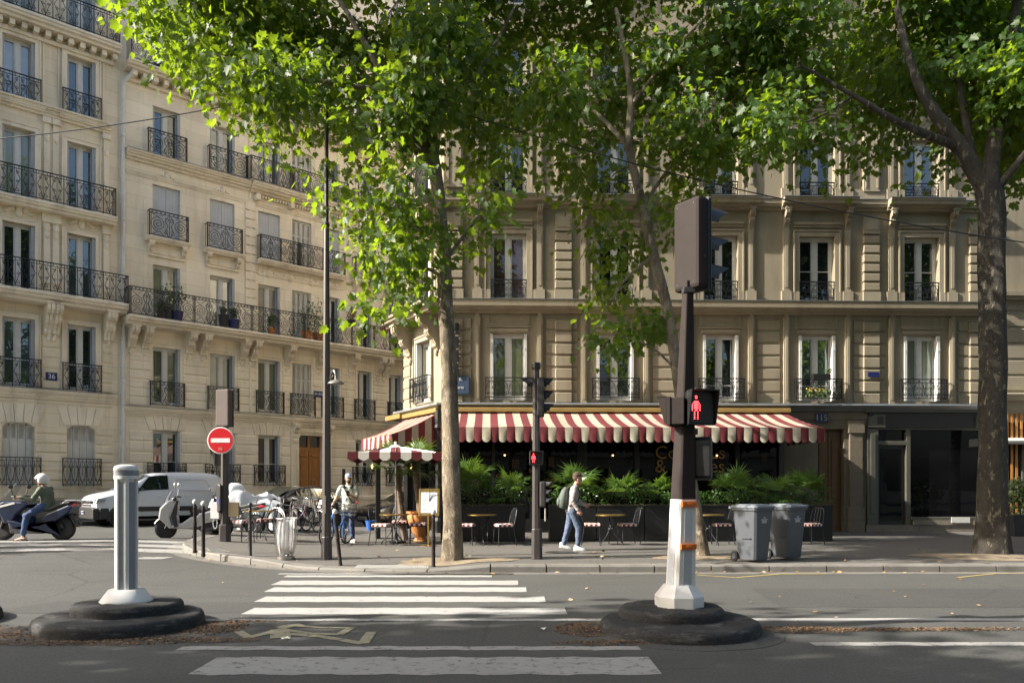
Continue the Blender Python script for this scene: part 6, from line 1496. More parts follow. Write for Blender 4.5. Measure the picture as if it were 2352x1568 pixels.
mb = MB(); mb.tube([(.35,-.38,1.08),(.42,-.2,1.12),(.42,.2,1.12),(.35,.38,1.08)], .018, 8); mb.tube([(.7,.09,.3),(.45,.09,1.05)], .028, 8); mb.tube([(.7,-.09,.3),(.45,-.09,1.05)], .028, 8); mb.build('handlebar', m_plast, tm, smooth=50)
for s_ in (-1, 1): mb = MB(); mb.tube([(.4,s_*.25,1.12),(.42,s_*.34,1.28)], .008, 6); mb.ball((.42,s_*.36,1.3), (.02,.06,.05), 10, 6); mb.build('mirror', m_chrome, tm, smooth=60)
mb = MB(); mb.lathe([(.11,0),(.1,.06),(.06,.1),(.001,.11)], 18, (.5,0,.95), axis='x'); mb.build('headlight', m_chrome, tm, smooth=50)
# motorbikes under silver covers
m_cover = M('silver_cover', (.70,.72,.74), .38, .35, .06, 4, .5, 14)
def covered(label, loc, rot, L, hmax, seed):
    random.seed(seed); mb = MB(); rings = []; N = 44; K = 26
    pr = [(-1,.55),(-.93,.70),(-.6,.80),(-.3,.74),(-.05,.80),(.12,.97),(.3,1.0),(.45,.95),(.62,.80),(.85,.66),(.95,.58),(1,.45)]
    for k in range(K):
        x = -1+2*k/(K-1); j = max(i for i in range(len(pr)-1) if pr[i][0] <= x+1e-9); f = (x-pr[j][0])/(pr[j+1][0]-pr[j][0]); h = hmax*(pr[j][1]+(pr[j+1][1]-pr[j][1])*f)*(1+.012*math.sin(k*2.7))
        w_ = .40 if 0 < k < K-1 else .30; r = []
        for i in range(N):
            t_ = i/(N-1)*2-1                                  # hem .. top .. hem
            s_ = abs(t_); sg = 1 if t_ > 0 else -1
            if s_ > .38: q = (s_-.38)/.62; y = sg*w_*(.62+.38*q**.6); z = h*.93*(1-q)+.10*q
            else: q = s_/.38; y = sg*w_*.62*q; z = h*(.93+.07*math.sqrt(max(0, 1-q*q)))
            fold = (.055*math.sin(k*1.05+seed)+.035*math.sin(k*2.3+i*.15)+.02*math.sin(k*3.9-i*.3))*max(0, (s_-.3))*1.4
            r.append((x*L/2+.025*math.sin(i*.8+k), y+sg*fold, z+.012*math.sin(k*1.7+i*.9)))
        rings.append(r)
    vs = [p for r in rings for p in r]; mb.add(vs, [(i*N+j, i*N+j+1, (i+1)*N+j+1, (i+1)*N+j) for i in range(K-1) for j in range(N-1)])
    mb.add(rings[0], [tuple(range(N))]); mb.add(rings[-1], [tuple(range(N))[::-1]])
    t = thing('covered_motorbike', label, 'motorbike', loc, rot, None); mb.build('cover', m_cover, t, smooth=38)
    for x in (-.62, .62): wheel(t, (x, 0, .3), .3, .14, rim=m_charcoal)
    return t
g1 = G(478, 1229, 1) + Vector((.4, 1.9, 0)); g1.z = gz(g1.x, g1.y); covered('motorbike under a bright silver cover behind the no-entry mast, left', g1, R(205), 2.1, 1.5, 1)
g2 = G(562, 1226, 1) + Vector((0,.3,0)); g2.z = sz(g2.x, g2.y)-.12; covered('motorbike under a crumpled silver cover right of the no-entry mast', g2, R(190), 2.0, 1.28, 5)

# bicycles
def bicycle(label, loc, rot, paint, lean=0, basket=None, guard=None, group='bicycles parked along the side street kerb', drop=False):
    t = thing('bicycle', label, 'bicycle', loc, rot, group); t.rotation_euler = (lean, 0, rot)
    r = .335
    for x in (.52, -.52):
        mb = MB(); mb.tube([(x+r*math.cos(a), 0, r+r*math.sin(a)) for a in [2*math.pi*i/32 for i in range(32)]], .02, 6, closed=True); wl = mb.build('wheel', m_rubber, t, smooth=60)
        mb = MB(); mb.tube([(x+(r-.025)*math.cos(a), 0, r+(r-.025)*math.sin(a)) for a in [2*math.pi*i/32 for i in range(32)]], .009, 5, closed=True); mb.build('rim', m_steel, wl)
        mb = MB()
        for i in range(18): a = 2*math.pi*i/18; mb.tube([(x, .02*(-1)**i, r), (x+(r-.03)*math.cos(a), 0, r+(r-.03)*math.sin(a))], .0022, 3, cap=False)
        mb.lathe([(.02,-.04),(.02,.04)], 8, (x,0,r), axis='y'); mb.build('spokes', m_steel, wl)
        if guard:
            mb = MB(); mb.tube([(x+(r+.035)*math.cos(a), 0, r+(r+.035)*math.sin(a)) for a in [R(5)+R(165)*i/16 for i in range(17)]], .016, 5); mb.build('mudguard', guard, t, smooth=60)
    mb = MB(); bb, st_, hd, hl = (-.08,0,.29), (-.25,0,.78), (.30,0,.80), (.35,0,.62)
    for a, b in ((bb,st_),(bb,hl),(st_,hd),(hd,hl)): mb.tube([a,b], .017, 7)
    for s_ in (-1, 1): mb.tube([bb,(-.52,s_*.06,r)], .011, 6); mb.tube([st_,(-.52,s_*.06,r)], .009, 6); mb.tube([hl,(.40,s_*.05,.5),(.52,s_*.055,r)], .012, 6)
    mb.build('frame', paint, t, smooth=50)
    mb = MB(); mb.tube([st_,(-.29,0,.93)], .014, 6); sp_ = mb.build('seat_post', m_steel, t); mb = MB(); mb.loft([[(x, y*w_, z+.01) for y, z in ((-1,.93),(-.6,.965),(.6,.965),(1,.93),(0,.915))] for x, w_ in ((-.42,.07),(-.36,.085),(-.26,.05),(-.14,.02))]); mb.build('saddle', m_plast, t, bevel=.008)
    mb = MB(); mb.tube([hd,(.28,0,.98)], .014, 6)
    if drop: mb.tube([(.30,-.22,1.0),(.33,0,1.0),(.30,.22,1.0)], .013, 6); 
    else: mb.tube([(.05,-.29,1.0),(.22,-.24,1.04),(.31,-.08,1.0),(.31,.08,1.0),(.22,.24,1.04),(.05,.29,1.0)], .013, 7)
    mb.build('handlebar', m_chrome, t, smooth=50)
    mb = MB(); mb.lathe([(.085,-.004),(.085,.004)], 20, (bb[0],-.05,bb[2]), axis='y'); mb.tube([(bb[0],-.07,bb[2]),(bb[0]+.12,-.09,bb[2]-.12)], .01, 5); mb.box(bb[0]+.08, bb[0]+.17, -.18, -.09, bb[2]-.135, bb[2]-.115); mb.tube([(bb[0],.07,bb[2]),(bb[0]-.12,.09,bb[2]+.12)], .01, 5); mb.box(bb[0]-.17, bb[0]-.08, .09, .18, bb[2]+.115, bb[2]+.135); mb.build('crankset', m_steel, t)
    if basket:
        mb = MB()
        for z, q in ((.72,.13),(.82,.145),(.92,.16),(.98,.17)): mb.tube([(.52+sx_*q, sy_*q*1.2, z) for sx_, sy_ in ((-1,-1),(1,-1),(1,1),(-1,1))], .006, 4, closed=True)
        for i in range(7):
            f = -1+i/3
            for a in ((f,-1),(f,1),(-1,f),(1,f)): mb.tube([(.52+a[0]*.13, a[1]*.156, .72), (.52+a[0]*.17, a[1]*.204, .98)], .004, 3, cap=False)
        mb.build('basket', basket, t)
    return t
m_teal = M('bike_teal', (.05,.16,.18), .35, .1, .1, 5, coat=.4); m_pinkp = M('bike_pink', (.42,.30,.36), .4, 0, .1, 5)
bk = [(600,1222,R(150),m_teal,m_chrome,None,'teal bicycle with chrome mudguards behind the striped cafe chair','b'),(652,1221,R(128),m_black,m_black,None,'black bicycle behind the wire litter bag',''),(680,1220,R(70),m_pinkp,None,None,'pale pink bicycle standing among the black ones behind the litter bag',''),(705,1220,R(140),m_charcoal,m_plast,m_steel,'dark bicycle with wire basket just left of the street lamp',''),(728,1218,R(122),m_black,m_plast,m_steel,'black bicycle with wire basket, partly hidden by the street lamp','')]
for px, py, ro, pa, gd, ba, lab, _ in bk:
    g = G(px, py); g.z = sz(g.x, g.y); bicycle(lab, g, ro, pa, R(7), ba, gd)
gb = G(772, 1250); bicycle('blue bicycle with wire basket held by the man in the cap', gb, R(74), M('bike_blue', (.03,.17,.5), .3, .1, .1, 5, coat=.5), R(4), m_steel, None, None, False)
# blue bucket
g = G(851, 1217); g.z = sz(g.x, g.y); t = thing('bucket', 'blue plastic bucket standing at the cafe corner', 'bucket', g)
mb = MB(); mb.lathe([(.12,0),(.165,.30),(.175,.30),(.175,.32),(.158,.32),(.115,.02),(.001,.02)], 24); mb.build('body', M('bucket_blue', (.03,.13,.48), .4, 0, .08, 5), t, smooth=40)
mb = MB(); mb.tube([(.17*math.cos(a), .05, .31-.12*math.sin(a)) for a in [math.pi*i/12 for i in range(13)]], .006, 5); mb.build('handle', m_steel, t)
# ------------------------------------------------------------------ people
m_skin = M('skin', (.52,.30,.21), .55, 0, .08, 8); m_hair = M('brown_hair', (.085,.05,.028), .7, 0, .3, 30, .4, 60); m_beard = M('dark_beard', (.035,.022,.016), .8, 0, .3, 30)
def ell(c, rx, ry, n=16, rot=0, tilt=0):
    c = Vector(c); return [(c.x+rx*math.cos(a)*math.cos(rot)-ry*math.sin(a)*math.sin(rot), c.y+rx*math.cos(a)*math.sin(rot)+ry*math.sin(a)*math.cos(rot), c.z+tilt*math.sin(a)) for a in [2*math.pi*i/n for i in range(n)]]
def remesh(o, vox, sm=4):
    r = o.modifiers.new('one_surface', 'REMESH'); r.mode = 'VOXEL'; r.voxel_size = vox; r.use_smooth_shade = True
    s_ = o.modifiers.new('soften', 'SMOOTH'); s_.factor = .5; s_.iterations = sm; return o
FOLD = bpy.data.textures.new('cloth_folds', 'CLOUDS'); FOLD.noise_scale = .09; FOLD.noise_depth = 2
def folds(o, k=.02):
    d = o.modifiers.new('folds', 'DISPLACE'); d.texture = FOLD; d.strength = k; d.mid_level = .55; d.texture_coords = 'LOCAL'
def limb(mb, pts, rs):
    mb.tube(pts, rs, 12)
    for p, r in zip(pts, rs): mb.ball(p, r*.99, 12, 8)
def head(mb, c, f, r=.075):                                  # c centre of the skull, f facing direction
    c = Vector(c); f = Vector(f).normalized(); s_ = Vector((-f.y, f.x, 0)).normalized(); up = s_.cross(f)*-1
    if up.z < 0: up = -up
    def bl(o, rr, n=14):
        b = MB(); b.ball((0,0,0), rr, n, 10); Mx = Matrix((f, s_, up)).transposed().to_4x4(); Mx.translation = c+f*o[0]+s_*o[1]+up*o[2]; mb.join(b, Mx)
    bl((-.012,0,.03), (.098,.078,.095)); bl((.018,0,-.035), (.07,.062,.085)); bl((.045,0,-.095), (.038,.036,.026)); bl((.093,0,-.022), (.017,.014,.024)); bl((.086,0,.004), (.011,.010,.026))
    bl((.073,0,.022), (.016,.045,.012)); bl((.078,0,-.062), (.014,.026,.008)); bl((.078,0,-.075), (.013,.022,.008)); bl((.066,.036,-.03), (.018,.02,.024)); bl((.066,-.036,-.03), (.018,.02,.024))
    for q in (-1, 1): bl((-.012,q*.078,-.012), (.022,.010,.034))
    return f, s_, up
def eyes(par, c, f, s_, up):
    mb = MB(); c = Vector(c)
    for q in (-1, 1): mb.ball(c+f*.077+s_*q*.031+up*.004, .011, 8, 6)
    mb.build('eyes', m_dark, par)
    mb = MB()
    for q in (-1, 1): mb.tube([c+f*.088+s_*q*.016+up*.026, c+f*.086+s_*q*.034+up*.031, c+f*.074+s_*q*.05+up*.024], .0055, 5)
    mb.build('eyebrows', m_hair, par)
def hand(mb, w, d, pn, curl=.5, sc=1.0, thumb=None):          # w wrist, d towards the fingertips, pn palm normal
    w, d, pn = Vector(w), Vector(d).normalized(), Vector(pn).normalized(); s_ = d.cross(pn).normalized(); pn = s_.cross(d)
    b = MB(); rings = [[tuple(w+d*x+s_*a*wd+pn*q*th) for a, q in ((-1,-.6),(-.5,-1),(.5,-1),(1,-.6),(1,.6),(.5,1),(-.5,1),(-1,.6))] for x, wd, th in ((-.02,.027,.02),(.02,.034,.017),(.06,.041,.016),(.092,.040,.013))]
    mb.loft(rings)
    for k, (o, L) in enumerate(((-.030,.066),(-.010,.075),(.010,.071),(.029,.055))):
        p = w+d*.085+s_*o; dd = d+s_*o*2.2; pts = [p]; dd.normalize()
        for j, fr in enumerate((.45,.32,.25)):
            a = curl*(.5+.5*j)*(1+.12*k); dd = (dd*math.cos(a)+pn*math.sin(a)).normalized(); p = p+dd*L*fr*1.05; pts.append(p)
        limb(mb, pts, [.0095,.0092,.0085,.0075])
    tb = thumb or 1; p = w+d*.02-s_*.03*tb; pts = [p, p-s_*.028*tb+d*.022+pn*.012, p-s_*.034*tb+d*.055+pn*.026, p-s_*.026*tb+d*.078+pn*.036]; limb(mb, pts, [.014,.0125,.0105,.0085])
def shoe(par, name, a, toe, mat, sole, heel_h=.0, w=.043, L=.27):
    a = Vector(a); t_ = Vector((toe[0], toe[1], 0)).normalized(); s_ = Vector((-t_.y, t_.x, 0)); mb = MB(); rings = []
    slope = toe[2] if len(toe) > 2 else 0
    for x, ww, h in ((-.085,.7,.05),(-.07,.9,.09),(0,.95,.10),(.05,1.0,.085),(.11,1.1,.062),(.155,1.0,.048),(.18,.6,.03)):
        c = a+t_*x+Vector((0,0,-slope*x)); rings.append([tuple(c+s_*w*ww*u+Vector((0,0,v*h))) for u, v in ((-1,0),(-1,.35),(-.75,.8),(-.3,1),(.3,1),(.75,.8),(1,.35),(1,0))])
    mb.loft(rings); o = mb.build(name, mat, par, smooth=60); mb = MB(); rings = []
    for x, ww in ((-.09,.75),(-.06,1.02),(0,1.05),(.11,1.18),(.16,1.05),(.188,.6)):
        c = a+t_*x+Vector((0,0,-slope*x)); rings.append([tuple(c+s_*w*ww*u+Vector((0,0,v))) for u, v in ((-1,-.022),(-1,.012),(1,.012),(1,-.022))])
    mb.loft(rings); mb.build('sole', sole, o); return o
def torso(mb, rings, n=18): mb.loft([ell(*r, n=n) if len(r) == 3 else ell(r[0], r[1], r[2], n, r[3]) for r in rings])

# ---- man with cap, phone in one hand, the other on the bicycle (local: x to picture right, -y towards camera)
g = G(800, 1245); t = thing('person', 'man in pale green shirt, jeans and blue cap holding a phone beside a bicycle', 'person', g)
S_ = Matrix.Scale(1.0, 4)
hc0 = (.01,-.03,1.635); fd = (.42,-.9,.02)
hipL, hipR = (.085,0,.90), (-.085,0,.90); shR, shL = (-.185,.01,1.40), (.185,.01,1.40)
elR, wrR = (-.30,-.02,1.14), (-.40,-.10,.925); elL, wrL = (.235,-.03,1.12), (.12,-.25,1.20)
knL, anL = (.10,-.05,.48), (.115,-.02,.09); knR, anR = (-.11,.03,.48), (-.13,.10,.09)
mb = MB(); torso(mb, [((0,0,.86),.14,.10),((0,0,.98),.145,.105),((0,0,1.12),.135,.10),((0,0,1.28),.155,.11),((0,0,1.39),.165,.095),((0,.0,1.445),.09,.06)])
limb(mb, [(0,.005,1.42),(.005,-.01,1.52),(.008,-.02,1.57)], [.058,.053,.05]); f, s_, up = head(mb, hc0, fd)
limb(mb, [shR, elR, wrR], [.05,.039,.027]); limb(mb, [shL, elL, wrL], [.05,.039,.027]); limb(mb, [hipL, knL, anL], [.082,.055,.04]); limb(mb, [hipR, knR, anR], [.082,.055,.04])
hand(mb, wrR, (-.1,-.35,-.25), (.15,.35,-.9), .75); hand(mb, wrL, (-.85,-.35,.35), (-.1,.75,.65), .35, thumb=-1)
remesh(mb.build('body', m_skin, t), .0075, 3)
eyes(t, hc0, f, s_, up)
m_green = M('shirt_green', (.46,.52,.44), .85, 0, .07, 6, .35, 18); m_jean = M('jeans_blue', (.035,.065,.15), .85, 0, .3, 4, .4, 25); m_jeanl = M('jeans_navy', (.06,.09,.17), .85, 0, .2, 4, .4, 25)
mb = MB(); torso(mb, [((0,0,.84),.178,.135),((0,0,.95),.172,.128),((0,0,1.1),.165,.122),((0,0,1.26),.178,.128),((0,0,1.385),.188,.112),((0,0,1.44),.11,.075),((0,0,1.465),.075,.062)])
limb(mb, [shR, (-.255,0,1.24)], [.07,.075]); limb(mb, [shL, (.215,-.01,1.22)], [.07,.075]); mb.ball(shR, .072, 12, 8); mb.ball(shL, .072, 12, 8)
folds(remesh(mb.build('shirt', m_green, t), .011, 2), .03)
mb = MB(); torso(mb, [((0,.0,.80),.145,.11),((0,0,.93),.15,.115)]); limb(mb, [hipL, knL, (anL[0],anL[1],.10)], [.092,.072,.062]); limb(mb, [hipR, knR, (anR[0],anR[1],.10)], [.092,.072,.062]); folds(remesh(mb.build('jeans', m_jean, t), .012, 2), .03)
shoe(t, 'shoe', (anL[0],anL[1]-.0,.022), (.55,-.85), M('shoe_pale', (.55,.52,.47), .7), m_signwhite); shoe(t, 'shoe', (anR[0],anR[1],.022), (-.1,-1), M('shoe_dark', (.07,.065,.06), .7), m_charcoal)
mb = MB(); C_ = Vector(hc0); b = MB()
for j in range(9):
    pass
Mx = Matrix((f, s_, up)).transposed().to_4x4(); Mx.translation = C_
def capmesh(h0, r): 
    b = MB(); b.ball((-.012,0,.035), (.104*r,.086*r,.092*r), 16, 12); keep = [fc for fc in b.f if all(b.v[i][2] > h0 for i in fc)]; b.f = keep; b.m = [0]*len(keep); return b
mb = MB(); mb.join(capmesh(.035, 1.06), Mx); b = MB()
pts = [(.085+.085*math.cos(a)*1.0, .075*math.sin(a), .045-.012*math.cos(a)) for a in [R(-90)+R(180)*i/10 for i in range(11)]]; b.add([(p[0],p[1],p[2]) for p in pts]+[(p[0],p[1],p[2]-.006) for p in pts], [tuple(range(11)), tuple(range(11,22))[::-1]]+[(i,i+1,12+i,11+i) for i in range(10)]); mb.join(b, Mx); mb.build('cap', M('cap_blue', (.30,.38,.52), .8, 0, .08, 10), t, smooth=60)
mb = MB(); b = MB(); b.ball((.028,0,-.078), (.062,.058,.05), 14, 10); b.f = [fc for fc in b.f if all(b.v[i][2] < -.048 or (b.v[i][0] < .04 and b.v[i][2] < -.03) for i in fc)]; b.m = [0]*len(b.f); b.ball((.082,0,-.054), (.012,.028,.007), 8, 5); mb.join(b, Mx); mb.build('beard', m_beard, t, smooth=60)
mb = MB(); b = MB(); b.ball((-.03,0,-.0), (.085,.083,.06), 14, 10); b.f = [fc for fc in b.f if all(b.v[i][0] < .005 for i in fc)]; b.m = [0]*len(b.f); mb.join(b, Mx); mb.build('hair', m_hair, t, smooth=60)
mb = MB(); b = MB()
for q in (-1, 1): b.tube([(.094, q*.032+.023*math.cos(a), .003+.019*math.sin(a)) for a in [2*math.pi*i/14 for i in range(14)]], .003, 4, closed=True); b.tube([(.09,q*.056,.008),(0,q*.083,.008)], .0025, 4)
b.tube([(.096,-.01,.008),(.096,.01,.008)], .003, 4); mb.join(b, Mx); mb.build('glasses', m_charcoal, t)
mb = MB(); mb.tube([(-.10,-.07,1.43),(-.075,.05,1.49),(0,.085,1.51),(.075,.05,1.49),(.11,-.06,1.43)], .012, 7); mb.ball((-.09,-.10,1.42), (.05,.03,.045), 12, 8); mb.ball((.10,-.10,1.42), (.05,.03,.045), 12, 8); mb.build('headphones', m_charcoal, t, smooth=60)
mb = MB(); mb.tube([(-.10,-.02,1.46),(-.09,-.12,1.38),(0,-.14,1.22),(.10,-.13,1.07),(.165,-.06,1.0),(.1,.13,1.15),(-.06,.12,1.4)], .011, 6); mb.build('strap', m_charcoal, t, smooth=60)
mb = MB(); mb.obox(Vector(wrL)+Vector((-.07,-.055,.06)), Vector((.035,.012,.004)), Vector((-.006,.006,.002))*.8, Vector((-.012,-.02,.07))); tag(mb.build('phone', m_black, None, loc=g), 'black phone held by the man in the pale green shirt', 'phone')

# ---- walker with backpack going right
g = G(1316, 1263); t = thing('person', 'young man in grey shirt and blue trousers walking right in white trainers', 'person', g)
hc0 = (.11,0,1.585); fd = (1,.12,-.12)
hip = [(-.03,-.08,.89),(-.03,.08,.89)]; kn = [(.12,-.08,.50),(-.10,.08,.50)]; an = [(.10,-.08,.12),(-.21,.08,.12)]
sh = [(.03,-.18,1.37),(.03,.18,1.37)]; el = [(-.04,-.22,1.10),(.10,.21,1.10)]; wr = [(.10,-.23,.90),(.27,.16,1.0)]
mb = MB(); torso(mb, [((-.03,0,.84),.10,.14),((-.03,0,.97),.105,.14),((-.01,0,1.12),.10,.135),((.015,0,1.27),.11,.155),((.035,0,1.37),.09,.165),((.05,0,1.42),.06,.09)])
limb(mb, [(.045,0,1.40),(.075,0,1.48),(.095,0,1.53)], [.058,.053,.05]); f, s_, up = head(mb, hc0, fd)
for k in (0, 1): limb(mb, [sh[k], el[k], wr[k]], [.05,.039,.027]); limb(mb, [hip[k], kn[k], an[k]], [.085,.056,.04])
hand(mb, wr[0], (.55,-.05,-.75), (0,1,0), .9); hand(mb, wr[1], (.8,-.1,.1), (0,-1,0), .8, thumb=-1)
remesh(mb.build('body', m_skin, t), .0075, 3); eyes(t, hc0, f, s_, up)
m_gshirt = M('shirt_grey', (.42,.37,.35), .85, 0, .1, 5, .4, 16)
mb = MB(); torso(mb, [((-.035,0,.87),.135,.165),((-.03,0,.98),.128,.16),((-.01,0,1.12),.122,.155),((.015,0,1.27),.128,.172),((.03,0,1.365),.108,.182),((.05,0,1.415),.075,.105),((.06,0,1.445),.062,.07)])
for k in (0, 1): limb(mb, [sh[k], el[k], Vector(el[k]).lerp(Vector(wr[k]), .9)], [.068,.06,.046])
folds(remesh(mb.build('shirt', m_gshirt, t), .011, 2), .03)
mb = MB(); torso(mb, [((-.03,0,.82),.115,.145),((-.03,0,.94),.112,.15)])
for k in (0, 1): limb(mb, [hip[k], kn[k], Vector(kn[k]).lerp(Vector(an[k]), .93)], [.1,.075,.06])
folds(remesh(mb.build('trousers', M('trousers_blue', (.085,.115,.18), .85, 0, .15, 4, .4, 22), t), .012, 2), .03)
for k, sl in ((0, 0.0), (1, .18)): shoe(t, 'shoe', (an[k][0],an[k][1],.022+(.05 if k else 0)), (1,.05,sl), m_signwhite, m_signwhite)
Mx = Matrix((f, s_, up)).transposed().to_4x4(); Mx.translation = Vector(hc0)
random.seed(3); mb = MB(); b = MB(); b.ball((-.022,0,.04), (.105,.09,.10), 16, 12); b.f = [fc for fc in b.f if all(b.v[i][2] > .045 or b.v[i][0] < -.02 and b.v[i][2] > -.06 for i in fc)]; b.m = [0]*len(b.f)
for i in range(90):
    a, e_ = random.random()*6.28, random.random()*1.3+.2; p = (-.02+.1*math.cos(a)*math.cos(e_), .088*math.sin(a)*math.cos(e_), .045+.1*math.sin(e_))
    if p[2] > .07 or p[0] < -.04: b.ball(p, (.02,.018,.018), 6, 4)
mb.join(b, Mx); mb.build('hair', m_hair, t, smooth=70)
m_pack = M('backpack_green', (.085,.105,.09), .8, 0, .15, 5, .3, 30)
mb = MB(); mb.loft([ell((-.22+dx,0,z), rx, ry, 14) for z, rx, ry, dx in ((.92,.03,.08,.03),(.95,.09,.14,.01),(1.05,.115,.155,-.01),(1.2,.105,.15,.01),(1.34,.075,.125,.04),(1.41,.04,.07,.07))]); mb.ball((-.315,0,1.08), (.05,.11,.1), 12, 8); bp_ = mb.build('backpack', m_pack, None, smooth=60, loc=g); tag(bp_, 'dark green backpack worn by the walking man', 'backpack')
mb = MB()
for q in (-1, 1): mb.tube([(-.13,q*.10,1.38),(-.02,q*.15,1.46),(.10,q*.155,1.40),(.145,q*.15,1.25),(.09,q*.17,1.08),(-.1,q*.15,.99)], .014, 6)
mb.build('strap', m_charcoal, bp_, smooth=60)
mb = MB(); mb.tube([(-.36,0,1.14),(-.33,.05,1.18),(-.3,.10,1.2)], .006, 5); mb.build('zip', m_charcoal, bp_)

# ---- scooter rider
o = scoot.location; t = thing('person', 'scooter rider in olive jacket, jeans, sandals and white open helmet', 'person', o, R(180))
# local: x forwards (picture left), y to the rider's left (towards camera)
hc0 = (-.19,0,1.44); fd = (1,.1,-.06)
hip = [(-.34,.11,.84),(-.34,-.11,.84)]; kn = [(.08,.2,.70),(.10,-.2,.80)]; an = [(.12,.30,.13),(.16,-.2,.36)]
kn[0] = (.0,.30,.60); an[0] = (.03,.37,.12)
sh = [(-.29,.19,1.24),(-.29,-.19,1.24)]; el = [(-.14,.27,.99),(-.10,-.28,1.03)]; wr = [(.13,.36,1.05),(.14,-.36,1.06)]
mb = MB(); torso(mb, [((-.35,0,.80),.11,.15),((-.345,0,.95),.105,.14),((-.325,0,1.1),.10,.14),((-.30,0,1.2),.10,.16),((-.28,0,1.27),.07,.12)])
limb(mb, [(-.27,0,1.25),(-.24,0,1.33),(-.22,0,1.38)], [.058,.053,.05]); f, s_, up = head(mb, hc0, fd)
for k in (0, 1): limb(mb, [sh[k], el[k], wr[k]], [.05,.04,.028]); limb(mb, [hip[k], kn[k], an[k]], [.088,.058,.04]); hand(mb, wr[k], (.8,.15*(1-2*k),-.1), (.1,0,-1), .95, thumb=1 if k == 0 else -1)
a = Vector(an[0]); limb(mb, [a+Vector((-.06,0,-.05)), a+Vector((.05,.01,-.065)), a+Vector((.17,.02,-.09))], [.036,.034,.022])
remesh(mb.build('body', m_skin, t), .0075, 3); eyes(t, hc0, f, s_, up)
m_olive = M('jacket_olive', (.10,.12,.085), .8, 0, .2, 5, .5, 15)
mb = MB(); torso(mb, [((-.34,0,.76),.17,.2),((-.35,0,.9),.155,.19),((-.335,0,1.05),.145,.185),((-.31,0,1.18),.145,.2),((-.285,0,1.265),.105,.16),((-.265,0,1.31),.07,.085)])
for k in (0, 1): limb(mb, [sh[k], el[k], Vector(el[k]).lerp(Vector(wr[k]), .86)], [.082,.072,.05])
folds(remesh(mb.build('jacket', m_olive, t), .011, 2), .03)
mb = MB(); 
for k in (0, 1): limb(mb, [hip[k], kn[k], Vector(kn[k]).lerp(Vector(an[k]), .88)], [.105,.08,.066])
folds(remesh(mb.build('jeans', m_jean, t), .012, 2), .03)
shoe(t, 'shoe', (an[1][0], an[1][1], an[1][2]-.06), (1,0), m_charcoal, m_charcoal)
a = Vector(an[0]); mb = MB(); mb.box(a.x-.09, a.x+.2, a.y-.045, a.y+.05, .0, .018); mb.tube([(a.x+.03,a.y-.05,.02),(a.x+.06,a.y,.085),(a.x+.03,a.y+.055,.02)], .012, 6); mb.tube([(a.x-.06,a.y-.05,.03),(a.x-.03,a.y,.15),(a.x-.06,a.y+.05,.03)], .012, 6); mb.build('sandal', m_charcoal, t)
Mx = Matrix((f, s_, up)).transposed().to_4x4(); Mx.translation = Vector(hc0)
mb = MB(); b = MB(); b.ball((-.02,0,.035), (.14,.125,.135), 20, 16); b.f = [fc for fc in b.f if all((b.v[i][2] > .045) or (b.v[i][0] < .035 and b.v[i][2] > -.085) for i in fc)]; b.m = [0]*len(b.f); b.tube([(.10,-.07,.07),(.135,0,.075),(.10,.07,.07)], .012, 6); mb.join(b, Mx); hm = mb.build('helmet', m_white, None, smooth=60); hm.modifiers.new('thick', 'SOLIDIFY').thickness = -.02; hm.parent = t
mb = MB(); b = MB(); b.tube([(.075,-.105,.05),(.03,-.115,-.0),(.03,-.1,-.07),(-.06,-.1,-.09),(-.12,0,-.075),(-.06,.1,-.09),(.03,.1,-.07),(.03,.115,0),(.075,.105,.05),(.105,.05,.052),(.11,0,.052),(.105,-.05,.052)], .014, 6, closed=True); mb.join(b, Mx); mb.build('helmet_trim', m_black, t, smooth=60)
mb = MB(); limb(mb, [(-.20,.03,1.28),(-.18,0,1.26),(-.165,-.02,1.17)], [.045,.04,.03]); mb.build('scarf', m_jeanl, t, smooth=60)
# ------------------------------------------------------------------ cafe terrace
def chequer():
    m, nt, b = newmat('gingham'); tc = nt.nodes.new('ShaderNodeTexCoord'); ck = node(nt, 'ShaderNodeTexChecker'); ck.inputs['Scale'].default_value = 17
    ck.inputs[1].default_value = (.70,.64,.58,1); ck.inputs[2].default_value = (.26,.025,.035,1); mp = nt.nodes.new('ShaderNodeMapping'); mp.inputs['Location'].default_value = (.013,.011,.017); nt.links.new(tc.outputs['Object'], mp.inputs[0])
    nt.links.new(mp.outputs[0], ck.inputs[0]); nt.links.new(ck.outputs[0], b.inputs['Base Color']); b.inputs['Roughness'].default_value = .9; return m
m_ging = chequer(); m_tabletop = M('table_top', (.035,.034,.032), .25, 0, .2, 6)
def bistro_table(label, loc, rot=0):
    t = thing('bistro_table', label, 'cafe table', loc, rot, 'round bistro tables on the terrace')
    MB().lathe([(.345,.715),(.36,.72),(.36,.738),(.34,.742),(.001,.742)], 32).build('table_top', m_tabletop, t, smooth=40)
    MB().lathe([(.358,.716),(.366,.72),(.366,.74),(.358,.744)], 32).build('brass_rim', m_brass, t, smooth=40)
    for k in range(3):
        a = 2*math.pi*k/3+.5; mb = MB(); pts = [(.26,.715),(.20,.62),(.09,.5),(.055,.40),(.09,.28),(.19,.16),(.29,.07),(.32,.03),(.315,.0)]
        mb.tube([(r*math.cos(a), r*math.sin(a), z) for r, z in pts], .013, 6); mb.ball((.315*math.cos(a), .315*math.sin(a), .018), .02, 8, 5); mb.build('leg', m_iron, t, smooth=60)
    mb = MB(); mb.tube([(.07*math.cos(a), .07*math.sin(a), .40) for a in [2*math.pi*i/16 for i in range(16)]], .009, 5, closed=True); mb.build('brace_ring', m_iron, t); return t
